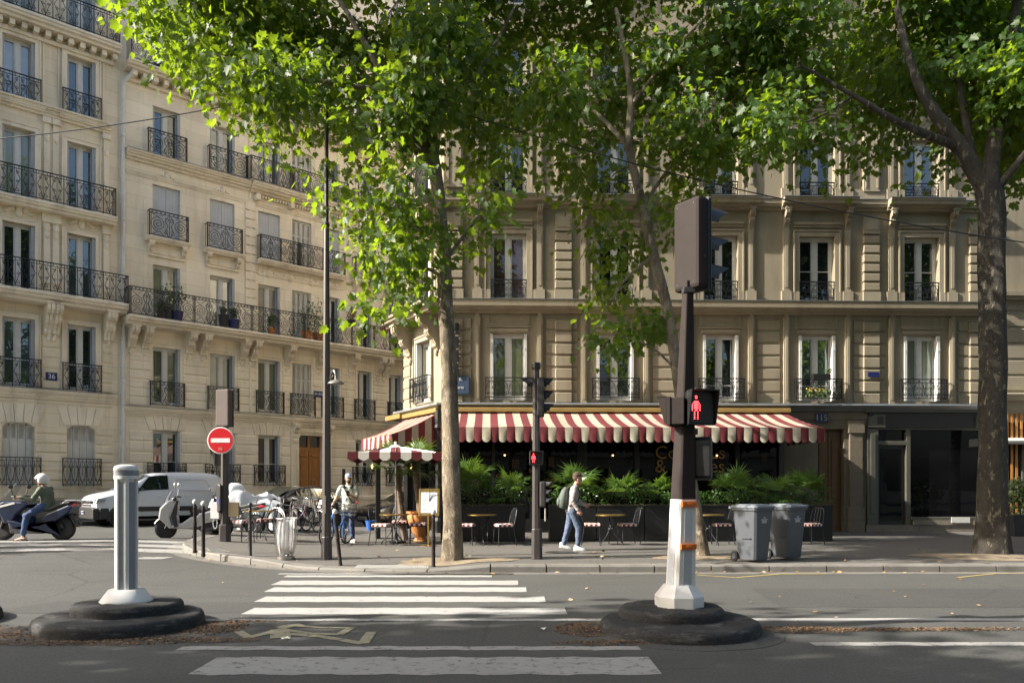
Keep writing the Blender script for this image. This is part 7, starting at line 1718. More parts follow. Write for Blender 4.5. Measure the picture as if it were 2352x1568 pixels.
def cafe_chair(label, loc, rot):
    t = thing('cafe_chair', label, 'cafe chair', loc, rot, 'iron cafe chairs with gingham cushions')
    mb = MB(); mb.loft([[(x*w_, y*w_+.0, z) for x, y in ((-.19,-.2),(.19,-.2),(.2,.17),(.15,.2),(-.15,.2),(-.2,.17))] for z, w_ in ((.455,.96),(.47,1.02),(.51,1.02),(.53,.93))]); mb.build('cushion', m_ging, t, bevel=.012)
    mb = MB(); mb.tube([(-.19,-.19,.445),(.19,-.19,.445),(.2,.18,.445),(-.2,.18,.445)], .011, 6, closed=True); mb.build('seat_frame', m_iron, t)
    for x, y in ((-.18,-.18),(.18,-.18)): mb = MB(); mb.tube([(x,y,.445),(x*1.1,y*1.1,0)], .011, 6); mb.build('leg', m_iron, t)
    for x in (-.19, .19): mb = MB(); mb.tube([(x*1.08,.26,0),(x,.19,.45),(x*.98,.25,.72),(x*.8,.285,.86)], .011, 6); mb.build('leg', m_iron, t)
    mb = MB(); mb.tube([(-.15,.285,.86),(-.1,.295,.9),(.1,.295,.9),(.15,.285,.86)], .011, 6)
    for x in (-.07, 0, .07): mb.tube([(x,.20,.46),(x*1.3,.25,.72),(x,.293,.895)], .007, 5)
    mb.build('backrest', m_iron, t, smooth=60); return t
T0 = bistro_table('round brass-rimmed bistro table under the striped parasol', G(905,1249), .4)
for px, py, lab, ro in ((1107,1250,'round brass-rimmed bistro table just right of the thick tree trunk',.2),(1403,1251,'round brass-rimmed bistro table right of the walking man',1.1),(1628,1250,'round bistro table half hidden behind the white mast foot',.6),(596,1240,'round brass-rimmed bistro table beside the no-entry mast',.9)): dup(T0, G(px, py), ro, lab)
C0 = cafe_chair('gingham cafe chair left of the table under the parasol', G(877,1252), R(75))
for px, py, ro, lab in ((960,1248,R(-80),'gingham cafe chair right of the table under the parasol'),(1071,1251,R(80),'gingham cafe chair half hidden by the thick tree trunk'),(1157,1252,R(-70),'gingham cafe chair at the table between tree trunk and signal mast'),(1360,1250,R(85),'gingham cafe chair just right of the walking man'),(1442,1250,R(-80),'gingham cafe chair at the far side of the table right of the walking man'),(1658,1250,R(-85),'gingham cafe chair behind the white mast foot and left of the bins'),(1862,1250,R(-60),'gingham cafe chair showing behind the right-hand bin'),(556,1244,R(60),'gingham cafe chair nearest the no-entry mast'),(612,1238,R(-85),'gingham cafe chair between the corner table and the litter bag'),(918,1240,R(5),'gingham cafe chair behind the table under the parasol')):
    dup(C0, G(px, py), ro, lab)

# parasol
g = G(909,1246); t = thing('parasol', 'square red and cream striped parasol with scalloped edge', 'parasol', g, R(8))
zz = lambda py: H-(py-HY)*g.y/F-g.z
MB().tube([(0,0,0),(0,0,zz(1020))], .022, 12).build('pole', m_steel, t, smooth=50)
MB().lathe([(.26,0),(.26,.05),(.06,.07),(.04,.25),(.03,.26)], 24).build('base', m_charcoal, t, smooth=30)
ztop, zed, hw = zz(1024), zz(1044), 1.13
def striped_square(hw, z0, z1, n, holes=0):
    mb = MB()
    for side in range(4):
        a = side*math.pi/2; c, s_ = math.cos(a), math.sin(a)
        for i in range(n):
            x0, x1 = -hw+2*hw*i/n, -hw+2*hw*(i+1)/n; K = 5
            def pt(x, q):                                  # q 0 edge .. 1 apex; stripes run towards the top edge
                xm = max(-hw*(1-q), min(hw*(1-q), x)); y = -hw*(1-q); z = z0+(z1-z0)*q-.05*math.sin(math.pi*q); return (xm*c-y*s_, xm*s_+y*c, z)
            for k in range(K): mb.quad(pt(x0,k/K), pt(x1,k/K), pt(x1,(k+1)/K), pt(x0,(k+1)/K), i % 2)
            S = 6
            for k in range(S):
                f0, f1 = k/S, (k+1)/S; xa, xb = x0+(x1-x0)*f0, x0+(x1-x0)*f1; d0, d1 = .15+.06*math.sin(math.pi*f0), .15+.06*math.sin(math.pi*f1)
                mb.quad((xa*c+hw*s_, xa*s_-hw*c, z0-d0), (xb*c+hw*s_, xb*s_-hw*c, z0-d1), (xb*c+hw*s_, xb*s_-hw*c, z0), (xa*c+hw*s_, xa*s_-hw*c, z0), i % 2)
    return mb
m_cwhite = M('parasol_white', (.74,.70,.63), .85, 0, .06, 5)
striped_square(hw, zed+.02, ztop+.01, 9).build('canopy', [m_cred, m_cwhite], t, smooth=40)
mb = MB(); mb.ball((0,0,ztop+.07), .04, 10, 8); mb.lathe([(.16,ztop-.03),(.10,ztop+.02),(.02,ztop+.04)], 12); mb.build('finial', m_cwhite, t, smooth=60)
mb = MB()
for k in range(8): a = k*math.pi/4; r = hw*(1.35 if k % 2 else .97); mb.tube([(0,0,ztop-.02),(r*math.cos(a), r*math.sin(a), zed)], .012, 5)
mb.build('ribs', m_steel, t)

# planters and their greenery
m_leafP = leafmat('palm_leaf', (.03,.085,.016), (.10,.18,.035), (.18,.30,.03), .3, .35); m_leafH = leafmat('hedge_leaf', (.022,.07,.013), (.075,.155,.03), (.10,.22,.025), .25, .3)
def frond(mb, base, d, L, n=17, spread=R(150), stalk=.45, seed=0):
    rr = random.Random(seed); base = Vector(base); d = Vector(d).normalized(); s_ = d.cross(Vector((0,0,1)))
    s_ = s_.normalized() if s_.length > .05 else Vector((1,0,0)); up = s_.cross(d).normalized(); hub = base+d*L*stalk+Vector((0,0,-.03))
    mb.tube([base, base.lerp(hub,.5)+up*.02, hub], [.009,.007,.005], 4)
    for i in range(n):
        a = -spread/2+spread*i/(n-1); dd = (d*math.cos(a)+s_*math.sin(a)).normalized(); ll = L*(.62-.16*abs(a)/1.3)*(.9+.2*rr.random()); w_ = .013+.008*rr.random()
        side = dd.cross(up).normalized(); k = .12+.25*rr.random(); p1 = hub+dd*ll*.5+up*.02; p2 = hub+dd*ll+Vector((0,0,-ll*k))
        mb.add([hub+side*.003, hub-side*.003, p1-side*w_, p1+side*w_, p2], [(0,1,2,3),(3,2,4)])
def fan_palm(label, loc, n, L, seed, trunk=0, group=None, lo=.1, zb=0):
    rr = random.Random(seed); t = thing('fan_palm', label, 'palm', loc, 0, group)
    tp = Vector((0,0,zb+.1))
    if trunk:
        tp = Vector((trunk*.12*(-1), 0, zb+trunk)); mb = MB(); pts = [Vector((0,0,zb)).lerp(tp, i/8) for i in range(9)]; mb.tube(pts, [.075+.012*(i % 2) for i in range(9)], 9); mb.build('trunk', M('palm_trunk', (.15,.11,.075), .9, 0, .4, 18, .9, 40), t)
    mb = MB()
    for i in range(n):
        a = i*2.4+rr.random()*.5; e_ = lo+(1.35-lo)*rr.random()**.9; frond(mb, tp+Vector((.02*math.cos(a),.02*math.sin(a),0)), (math.cos(a)*math.cos(e_), math.sin(a)*math.cos(e_), math.sin(e_)), L*(.8+.4*rr.random()), seed=seed*100+i)
    mb.build('fronds', m_leafP, t); return t
def leafcloud(mb, c, rx, ry, rz, n, size, seed):
    rng = np.random.default_rng(seed)
    for _ in range(n):
        v = rng.normal(size=3); v /= np.linalg.norm(v); r = rng.random()**.33; lump = 1+.22*math.sin(5*v[0]*rx+seed)+.2*math.sin(6*v[2]+4*v[0]*rx)
        p = Vector((c[0]+rx*v[0]*r*lump, c[1]+ry*v[1]*r*lump, c[2]+rz*v[2]*r*lump)); nn = Vector(v+rng.normal(size=3)*.7).normalized(); a = nn.orthogonal().normalized(); a.rotate(Matrix.Rotation(rng.random()*6.28, 3, nn)); b = nn.cross(a); s_ = size*(.6+.7*rng.random())
        mb.add([p-a*s_, p+b*s_*.5, p+a*s_, p-b*s_*.5+nn*s_*.15], [(0,1,2,3)])
def hedge(label, x0, x1, Y, z, h, d, seed):
    t = thing('hedge', label, 'hedge', ((x0+x1)/2, Y, z), R(1), 'clipped evergreen bushes in the terrace planters'); mb = MB(); L = x1-x0; k = max(2, int(L/.35)); rr = random.Random(seed)
    for i in range(k):
        q = -L/2+L*(i+.5)/k; leafcloud(mb, (q, rr.uniform(-.08,.08), h*.42+rr.uniform(-.05,.12)), .30, d, h*(.5+.25*rr.random()), 330, .034, seed*50+i)
    mb.build('leaves', m_leafH, t); mb = MB()
    for i in range(k*2): q = -L/2+L*(i+.5)/(k*2); mb.tube([(q,0,-.05),(q+rr.uniform(-.1,.1),rr.uniform(-.1,.1),h*.6)], .008, 4)
    mb.build('stems', M('hedge_stem', (.07,.05,.03), .9), t); return t
Yp = 20.75; pz = sz(1, Yp); m_planter = M('planter_black', (.006,.006,.006), .5, 0, .3, 3)
def planter(label, l, r, Y=Yp, h=.95):
    x0, x1 = (l-CX)*Y/F, (r-CX)*Y/F; t = thing('planter', label, 'planter', ((x0+x1)/2, Y, sz((x0+x1)/2, Y)), R(1), 'black planter boxes round the terrace'); w_ = (x1-x0)/2
    mb = MB(); mb.box(-w_, w_, -.02, .5, 0, h); mb.box(-w_-.015, w_+.015, -.035, .515, h-.05, h); mb.box(-w_, w_, -.03, -.02, .03, .08); mb.build('box', m_planter, t, bevel=.008)
    mb = MB(); mb.box(-w_+.03, w_-.03, .02, .46, h-.02, h+.008); mb.build('soil', m_soil, t); return x0, x1
pl = [(1012,1118,'black planter box behind the thick tree trunk'),(1120,1206,'black planter box left of the cafe entrance'),(1262,1370,'black planter box behind the walking man'),(1372,1480,'black planter box behind the table right of the walking man'),(1482,1590,'black planter box left of the tall signal mast'),(1592,1700,'black planter box behind the white mast foot'),(1702,1806,'black planter box behind the wheelie bins'),(1808,1912,'black planter box at the right end of the terrace')]
hl = ['bright bushy hedge just behind the thick tree trunk','dense green hedge bush left of the cafe entrance','sunlit hedge bush behind the walking man\'s backpack','sunlit hedge bush behind the table right of the walking man','hedge bush just left of the tall signal mast','shaded hedge bush just right of the tall signal mast','shaded hedge bush behind the wheelie bins','shaded hedge bush at the right end of the terrace']
for i, (l, r, lab) in enumerate(pl):
    x0, x1 = planter(lab, l, r); hedge(hl[i], x0+.03, x1-.03, Yp+.2, pz+.93, (.62,.6,.56,.56,.5,.48,.46,.46)[i], .30, i+2)
pp = [(1075,20.3,26,.98,'large fan palm spreading right of the thick tree trunk',0,1.2),(1170,20.6,14,.85,'low fan palm drooping over the hedge left of the cafe entrance',0,1.05),(1325,20.9,16,.92,'fan palm rising behind the walking man\'s head',0,1.15),(1420,20.8,14,.9,'pale fan palm above the table right of the walking man',0,1.05),(1500,20.9,11,.8,'small fan palm just left of the tall signal mast',0,1.0),(1692,20.8,18,.9,'shaded fan palm above the hedge right of the tall mast',0,1.1),(1780,20.7,12,.85,'small shaded fan palm drooping behind the wheelie bins',0,.95),(1850,20.9,16,.88,'shaded fan palm at the right end of the terrace',0,1.05)]
for i, (px, Y, n, L, lab, tr, zb) in enumerate(pp): fan_palm(lab, ((px-CX)*Y/F, Y, pz), n, L, i+11, tr, 'fan palms along the terrace', -.1 if i in (1,6) else .15, zb)
# palm in an orange pot beside the parasol
Y = 20.6; X = (966-CX)*Y/F; z = sz(X, Y); t = thing('flower_pot', 'large orange glazed pot with a palm behind the menu stand', 'flower pot', (X, Y, z))
MB().lathe([(.16,0),(.19,.03),(.15,.08),(.13,.12),(.24,.3),(.33,.55),(.35,.68),(.33,.72),(.37,.74),(.37,.79),(.32,.79),(.30,.7),(.001,.69)], 32).build('pot', m_terracotta, t, smooth=40)
fan_palm('tall fan palm leaning left in the orange pot', (X, Y, z+.7), 24, .95, 77, 1.15, None, -.2)
fan_palm('fan palm fronds reaching past the cafe corner behind the parasol pole', ((930-CX)*21.2/F, 21.2, z), 13, .9, 78, 1.9, None, -.35)
mb = MB(); mb.box(-.06,.06,-.25,.25,0,2.2); tag(mb.build('wind_screen_panel', m_cafe, loc=((868-CX)*22/F,22,sz(-3,22)), rot=(0,0,R(12))), 'narrow black screen panel at the left edge of the terrace', 'screen')
mb = MB(); mb.box(-.07,.07,-.07,.07,0,2.0); tag(mb.build('terrace_post', m_greystrip, loc=((916-CX)*21.4/F,21.4,sz(-3,21.4)), bevel=.01), 'plain grey square post beside the parasol pole', 'post')
# wall lanterns on the cafe corner (lit)
m_bulb = emit('lantern_glow', (1,.5,.12), 6)
for px, lab in ((858,'small lit wall lantern on the black screen left of the parasol'),(946,'small lit wall lantern half hidden under the parasol')):
    Y = 22.2; X = (px-CX)*Y/F; t = thing('wall_lantern', lab, 'lantern', (X, Y-.2, H-(1071-HY)*Y/F), 0, 'lit wall lanterns at the cafe corner')
    MB().lathe([(.05,-.14),(.06,-.12),(.06,-.11)], 10).lathe([(.065,.11),(.065,.12),(.02,.17)], 10).build('cap', m_black, t); mb = MB()
    for k in range(6): a = k*1.047; mb.tube([(.058*math.cos(a),.058*math.sin(a),-.11),(.058*math.cos(a),.058*math.sin(a),.11)], .004, 4)
    mb.tube([(0,.2,.05),(0,.05,.05)], .012, 5); mb.build('cage', m_black, t); MB().ball((0,0,0), (.03,.03,.06), 10, 8).build('bulb', m_bulb, t)
# menu stand
Yg = G(984,1253); t = thing('menu_stand', 'brass menu stand with framed white menu beside the thick trunk', 'menu stand', Yg)
k_ = Yg.y/F; zz = lambda py: H-(py-HY)*Yg.y/F-Yg.z
MB().lathe([(.2,0),(.2,.012),(.04,.03),(.018,.05),(.016,zz(1184))], 24).build('stand', m_brass, t, smooth=40)
mb = MB(); w_ = 24*k_; z0, z1 = zz(1184), zz(1121); mb.box(-w_, w_, -.02, .01, z0, z1); fr_o = mb.build('frame', m_brass, t, bevel=.006, rot=(R(-6),0,R(-6)))
mb = MB(); mb.box(-w_+.05, w_-.05, -.026, -.021, z0+.07, z1-.09); mb.build('menu_sheet', M('menu_paper', (.60,.63,.68), .4, 0, .03, 4, coat=.4), fr_o)
mb = MB(); random.seed(5)
for j in range(14):
    z = z1-.14-j*.03
    for x0, x1 in ((-w_+.09, -.02), (.02, w_-.09)): mb.quad((x0,-.0265,z), (x0+(x1-x0)*random.uniform(.5,1),-.0265,z), (x0+(x1-x0)*.8,-.0265,z+.008), (x0,-.0265,z+.008))
mb.build('menu_lines', m_greystrip, fr_o); mb = MB(); mb.tube([(-.02,-.03,z1),(.03,-.12,z1+.01),(.02,-.05,z1-.15),(.0,-.03,z1-.3)], .008, 5); mb.build('lamp_cable', m_black, fr_o)
# potted shrub at the right edge
Y = 23.2; X = (2338-CX)*Y/F; t = thing('potted_shrub', 'leafy shrub in a dark square pot at the right edge', 'potted plant', (X, Y, .13))
mb = MB(); mb.loft([[(x*w_, y*w_, z) for x, y in ((-1,-1),(1,-1),(1,1),(-1,1))] for z, w_ in ((0,.28),(.62,.34))]); mb.build('pot', m_charcoal, t, bevel=.01)
mb = MB(); leafcloud(mb, (0,0,1.15), .55, .5, .55, 900, .06, 9); leafcloud(mb, (-.25,-.1,1.25), .35, .3, .35, 300, .06, 10); mb.build('leaves', leafmat('shrub_leaf', (.06,.10,.03), (.16,.2,.07), (.14,.2,.04), .25, .45), t)
# flowers and pots on the balconies of house 34
def balcony_pot(px, py, r, h, mat, leaf_r, lab, seed, flowers=None, pot=True, n=220):
    u = fb.u(px); p = FL0 + UL*u + NL*.55; z = fb.z(px, py); z = Zs[2]-.03 if z < Zs[2]+.3 else z; t = thing('potted_plant', lab, 'potted plant', (p.x, p.y, z), 0, 'plants on the long balcony')
    MB().lathe([(r*.72,0),(r,h),(r*1.06,h),(r*1.06,h-.03),(r*.9,h),(.001,h-.02)], 18).build('pot', mat, t, smooth=40)
    mb = MB(); leafcloud(mb, (0,0,h+leaf_r*.75), leaf_r*.6, leaf_r*.6, leaf_r, n, .055, seed); mb.build('leaves', m_leafB, t)
    if flowers: mb = MB(); leafcloud(mb, (0,0,h+leaf_r*.9), leaf_r*.6, leaf_r*.6, leaf_r*.8, 40, .05, seed+1); mb.build('flowers', flowers, t)
m_leafB = leafmat('balcony_leaf', (.045,.09,.03), (.11,.16,.05), (.1,.18,.03), .25, .5); m_potb = M('pot_blue', (.015,.03,.19), .3, 0, .1, 5, coat=.6); m_pink = M('pink_petals', (.5,.16,.2), .7, 0, .2, 9)
for a in ((359,740,.17,.3,m_charcoal,.25,'dark pot with low green plant at the left end of the long balcony',1),(372,745,.2,.5,m_charcoal,.5,'tall dark pot with airy plant on the long balcony',2),(394,748,.24,.42,m_potb,.7,'left blue pot with bushy plant on the long balcony',3),(500,760,.2,.55,m_charcoal,.25,'tall dark pot with sparse plant between two blue pots',4),(523,765,.24,.42,m_potb,.35,'right blue pot with small plant on the long balcony',5),(610,770,.18,.3,m_terracotta,.4,'orange pot with green plant on the long balcony',6),(690,785,.22,.4,m_terracotta,.75,'terracotta pot with tall bushy plant left of the street lamp',7),(716,790,.24,.4,m_terracotta,.85,'terracotta pot with pale green shrub just left of the street lamp',8)): balcony_pot(*a)
balcony_pot(792,752,.2,.25,m_charcoal,.38,'balcony box with pink flowers right of the street lamp',9,m_pink); balcony_pot(868,770,.2,.25,m_terracotta,.38,'balcony box with pink flowers near the corner house',12,m_pink)
u_ = (wc[3][0]+wc[3][1])/2; p = A+UM*u_+Vector((.02,-.3,0)); t = thing('window_box', 'black window box with yellow flowers on the first-floor rail left of the blue plate', 'window box', (p.x, p.y, cz0[0]+.62), R(1.7))
MB().box(-.28,.28,-.1,.1,0,.2).build('box', m_black, t, bevel=.01); mb = MB(); leafcloud(mb, (-.1,0,-.4), .5, .12, .18, 240, .05, 31); leafcloud(mb, (.25,0,.3), .1, .06, .12, 40, .05, 30); mb.build('leaves', m_leafB, t); mb = MB(); leafcloud(mb, (-.15,-.05,-.3), .4, .1, .12, 40, .035, 32); stuff(mb.build('flowers', M('yellow_petals', (.6,.42,.08), .7), t))

# ------------------------------------------------------------------ plane trees
def barkmat(name, dark, mid, pale, pf, sc=1.):
    m, nt, b = newmat(name); a = noise(nt, 4.2*sc, 6, .62, sc=(1,1,.5)); c = noise(nt, 7*sc, 6, .66, sc=(1,1,.45)); d = noise(nt, 40, 4, .7)
    out = ramp(nt, a, [(.38, dark), (.56, mid)]); out = mixc(nt, ramp(nt, c, [(pf, (0,0,0)), (pf+.03, (1,1,1))]), out, pale)
    out = mixc(nt, ramp(nt, d, [(.5, (0,0,0)), (.75, (.5,)*3)]), out, tuple(x*.5 for x in dark)); nt.links.new(out, b.inputs['Base Color']); b.inputs['Roughness'].default_value = .88
    h = nt.nodes.new('ShaderNodeMath'); h.operation = 'ADD'; nt.links.new(c, h.inputs[0]); nt.links.new(d, h.inputs[1]); bump(nt, b, h.outputs[0], .9, .06); return m
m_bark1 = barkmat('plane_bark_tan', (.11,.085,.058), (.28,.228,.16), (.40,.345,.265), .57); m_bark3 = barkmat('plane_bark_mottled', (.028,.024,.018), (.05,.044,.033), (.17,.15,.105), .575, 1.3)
m_leafT = leafmat('plane_leaf', (.013,.043,.006), (.042,.09,.012), (.36,.53,.022), .46, .5)
HALF = [(0,0),(.16,-.07),(.30,-.10),(.27,.10),(.52,.20),(.37,.34),(.50,.62),(.26,.56),(.17,.74),(0,1.02)]
LV = np.array([(x, y, .16*abs(x)-.10*y*y) for x, y in HALF] + [(-x, y, .16*abs(x)-.10*y*y) for x, y in HALF[1:-1]]); NH = len(HALF)
LF = [tuple(range(NH)), tuple([0, NH-1] + list(range(len(LV)-1, NH-1, -1)))]
def leaf_mesh(name, P_, D_, N_, S_, mat):
    n = len(P_); D = D_/np.linalg.norm(D_, axis=1, keepdims=True); N = N_-D*(N_*D).sum(1, keepdims=True); N /= np.linalg.norm(N, axis=1, keepdims=True)+1e-9; X = np.cross(D, N)
    V = P_[:,None,:] + S_[:,None,None]*(LV[None,:,0,None]*X[:,None,:] + LV[None,:,1,None]*D[:,None,:] + LV[None,:,2,None]*N[:,None,:])
    k = len(LV); me = bpy.data.meshes.new(name); loops = np.concatenate([np.concatenate([np.array(f) for f in LF])[None,:] + (np.arange(n)*k)[:,None]]).ravel()
    me.vertices.add(n*k); me.vertices.foreach_set('co', V.reshape(-1)); lens = [len(f) for f in LF]; tot = np.tile(lens, n); st = np.concatenate([[0], np.cumsum(tot)[:-1]])
    me.loops.add(len(loops)); me.loops.foreach_set('vertex_index', loops.astype(np.int32)); me.polygons.add(len(tot)); me.polygons.foreach_set('loop_start', st.astype(np.int32)); me.polygons.foreach_set('loop_total', tot.astype(np.int32))
    me.update(calc_edges=True); me.materials.append(mat); return me
def tree(label, limbs, clumps, per, leafsize, seed, bark, spread=.26, group='plane trees along the pavement'):
    """limbs: list of [(point, radius)...] in world space; clumps: (centre, (rx,ry,rz), weight)"""
    rng = np.random.default_rng(seed); base = limbs[0][0][0]
    t = thing('plane_tree', label, 'tree', base, 0, group); mb = MB(); nodes, rad = [], []
    for li, lb in enumerate(limbs):
        pts, rs = [], []
        for (a, ra), (b, rb) in zip(lb, lb[1:]):
            n = max(2, int((Vector(b)-Vector(a)).length/.22))
            for i in range(n): pts.append(Vector(a).lerp(Vector(b), i/n)); rs.append(ra+(rb-ra)*i/n)
        pts.append(Vector(lb[-1][0])); rs.append(lb[-1][1])
        for _ in range(3): pts = [pts[0]] + [(pts[i-1]+pts[i]*2+pts[i+1])/4 for i in range(1, len(pts)-1)] + [pts[-1]]
        seg = 14 if max(rs) > .1 else 8; vs = []; K = len(pts)
        for i, p in enumerate(pts):                          # knobbly tube
            tt = (pts[min(i+1,K-1)]-pts[max(i-1,0)]).normalized(); a = tt.orthogonal() if i == 0 else (a-tt*a.dot(tt)); a.normalize(); b = tt.cross(a)
            for j in range(seg):
                q = 2*math.pi*j/seg; kn = 1+.045*math.sin(3*q+i*.31+seed)+.035*math.sin(5*q-i*.53)+.03*math.sin(i*.9+q)
                if li == 0: kn *= 1+.16*math.exp(-(p.z-base.z)*2.2)*(1+.5*math.sin(5*q+seed))
                vs.append(p-base+(a*math.cos(q)+b*math.sin(q))*rs[i]*kn)
        mb.add(vs, [(i*seg+j, i*seg+(j+1) % seg, (i+1)*seg+(j+1) % seg, (i+1)*seg+j) for i in range(K-1) for j in range(seg)])
        if li or len(limbs) == 1: k0 = K//3
        else: k0 = int(K*.72)
        nodes += [np.array(p) for p in pts[k0:]]; rad += rs[k0:]
    tips = []
    for c, r, w_ in clumps:
        c = np.array(c); r = np.array(r)
        for _ in range(max(1, int(w_))):
            v = rng.normal(size=3); v /= np.linalg.norm(v); tips.append(c+r*v*rng.random()**.52)
    tips = np.array(tips); L0 = np.array(nodes); d0 = np.array([np.min(np.linalg.norm(L0-p, axis=1)) for p in tips]); order = np.argsort(d0)
    NP = np.zeros((len(nodes)+len(tips)*3, 3)); NP[:len(nodes)] = L0; NR = np.zeros(len(NP)); NR[:len(nodes)] = np.maximum(np.array(rad)*.5, .012); cnt = len(nodes)
    LP, LD = [], []
    for k in order:
        p = tips[k]; d = np.linalg.norm(NP[:cnt]-p, axis=1) + .25*np.maximum(0, NP[:cnt,2]-p[2]); j = int(np.argmin(d)); q = NP[j]; r0 = min(NR[j]*.75, .035)
        dist = np.linalg.norm(p-q); m1 = q+(p-q)*.35+rng.normal(size=3)*.06*dist+np.array([0,0,.10*dist]); m2 = q+(p-q)*.7+rng.normal(size=3)*.05*dist+np.array([0,0,.08*dist])
        mb.tube([Vector(x)-base for x in (q, m1, m2, p)], [r0, r0*.75, r0*.5, .004], 4, cap=False)
        for x, rr in ((m1, r0*.75), (m2, r0*.55), (p, .008)): NP[cnt] = x; NR[cnt] = rr; cnt += 1
        for _ in range(per):
            f = rng.random(); a = (m1+(m2-m1)*f*2 if f < .3 else m2+(p-m2)*(f-.3)/.7); LP.append(a+rng.normal(size=3)*spread*np.array([1,1,.8])); o = LP[-1]-a; o /= np.linalg.norm(o)+1e-6; LD.append(o*.8+np.array([0,0,-.75])+rng.normal(size=3)*.45)
    LP = np.array(LP); LD = np.array(LD); n = len(LP); NN = rng.normal(size=(n,3))*.75+np.array([-.15,-.1,.8])
    S = leafsize*(.6+.7*rng.random(n)**1.3)
    mb.build('trunk', bark, t, smooth=70); link('crown', leaf_mesh('crown', LP-np.array(base), LD, NN, S, m_leafT), t); return n
def clumps_px(lst, Y0, seed, dens=1/420., low=.66, dy=2.6, ry=1.5):
    rr = random.Random(seed); out = []
    for px, py, rx, rz in lst:
        Y = Y0+rr.uniform(-dy, dy); k = Y/F; out.append((P(px, py, Y), (rx*k, ry*(.7+.6*rr.random()), rz*k), rx*rz*dens*(1 if py < 290 else low)+1))
    return out
def LP_(lst, Y0): return [(P(px, py, Y0+dy), r) for px, py, dy, r in lst]
b1 = G(1037,1288); Y1 = b1.y
c1 = [(350,40,62,60),(430,90,80,80),(470,190,55,50),(540,60,110,80),(590,190,100,80),(660,300,80,50),(700,100,120,100),(760,240,100,90),(820,330,70,65),(850,120,120,110),(900,420,80,70),(850,520,75,55),(900,620,80,60),(865,700,45,38),(945,680,45,36),(960,560,65,65),(950,250,100,100),(1000,100,120,100),(1080,200,100,100),(1080,330,80,70),(1125,410,60,45),(1115,510,48,45),(1092,585,30,26),(1150,80,110,90),(1200,260,80,60),(1180,360,34,26),(590,310,40,28),(730,400,40,30),(780,460,30,20),(420,-200,200,110),(300,-360,200,120),(720,-280,260,130),(620,-440,260,120),(480,10,90,70),(640,30,110,80),(560,130,80,60),(500,-330,260,160),(900,-380,300,200),(1150,-330,180,150),(700,-560,260,120),(600,-110,220,90),(880,-130,260,120),(1100,-130,190,100),(380,-40,90,60)]
limbs1 = [[(b1-Vector((0,0,.1)),.205)] + LP_([(1040,1200,0,.178),(1035,1000,0,.172),(1030,820,0,.158),(1023,700,0,.147),(1018,560,0,.133),(1008,450,0,.124),(993,340,0,.114),(975,240,.2,.098),(985,120,.4,.09),(1010,-60,.5,.06)], Y1),
 LP_([(1000,395,0,.10),(950,310,-.2,.09),(900,210,-.4,.075),(840,100,-.6,.055),(780,0,-.7,.04)], Y1), LP_([(900,210,-.4,.05),(760,190,-.6,.04),(620,170,-.8,.03),(480,120,-.9,.015)], Y1),
 LP_([(985,290,.1,.07),(1060,200,.5,.055),(1130,120,.8,.04),(1180,20,.9,.03)], Y1), LP_([(1012,470,0,.05),(940,450,.4,.035),(870,500,.6,.02)], Y1), LP_([(1022,600,0,.045),(1080,520,.3,.03),(1140,450,.4,.02)], Y1), LP_([(1020,640,0,.04),(960,590,-.3,.03),(900,620,-.4,.018)], Y1)]
tree('sunlit plane tree with thick pale trunk, its crown hiding the houses at upper left', limbs1, clumps_px(c1, Y1+.6, 1, 1/220.), 21, .15, 5, m_bark1)
b2 = G(1612,1278); Y2 = b2.y
c2_ = [(1300,90,100,90),(1280,225,80,80),(1400,60,100,90),(1340,330,65,55),(1420,250,65,60),(1365,440,48,40),(1385,540,46,40),(1425,610,42,36),(1405,680,46,40),(1440,770,62,32),(1392,790,28,24),(1500,735,38,36),(1525,515,36,46),(1560,395,55,42),(1580,290,80,62),(1520,160,90,85),(1640,100,95,85),(1650,330,46,42),(1590,470,36,26),(1290,400,44,44),(1490,340,46,40),(1350,-330,180,140),(1560,-360,180,140),(1350,-110,200,100),(1560,-120,200,100),(1470,560,22,30)]
limbs2 = [[(b2-Vector((0,0,.1)),.155)] + LP_([(1600,1180,0,.125),(1580,1050,.1,.12),(1561,900,.1,.115),(1545,780,.1,.11),(1530,690,.1,.11),(1500,590,.1,.105),(1485,500,.1,.10),(1465,430,.1,.09),(1440,330,.1,.085),(1452,230,.1,.07),(1440,140,.1,.055),(1415,20,.1,.04)], Y2),
 LP_([(1440,330,.1,.06),(1400,290,.3,.05),(1340,230,.5,.035),(1290,160,.6,.02)], Y2), LP_([(1452,240,.1,.05),(1520,150,-.3,.035),(1600,60,-.5,.02)], Y2), LP_([(1478,470,.1,.045),(1540,380,.4,.03),(1620,300,.6,.018)], Y2), LP_([(1500,590,.1,.04),(1430,640,-.2,.025),(1400,700,-.3,.015)], Y2), LP_([(1552,850,.1,.03),(1500,790,-.1,.02),(1440,775,-.2,.012)], Y2)]
tree('slender leaning plane tree behind the tall signal mast', limbs2, clumps_px(c2_, Y2+.9, 2, 1/225., 1.0), 21, .15, 6, m_bark1)
b3 = G(2280,1272); Y3 = b3.y
c3 = [(1800,60,120,85),(1740,180,100,80),(1850,180,95,75),(1780,285,100,52),(1885,320,75,44),(1960,110,110,95),(1990,260,85,60),(1965,370,55,36),(2100,60,120,95),(2110,190,100,80),(2050,330,55,36),(2240,80,110,95),(2320,200,75,95),(2335,330,46,55),(2335,440,28,36),(2150,420,28,26),(1690,290,60,52),(1700,70,80,70),(2210,240,70,60),(2420,120,100,120),(1850,-330,240,140),(2200,-330,240,150),(1900,-120,260,100),(2200,-120,260,100),(1650,-110,120,80),(2170,110,90,80),(2300,90,80,80),(2190,330,50,40),(2300,260,50,50),(2040,180,80,70),(2235,470,24,18),(2460,300,90,110)]
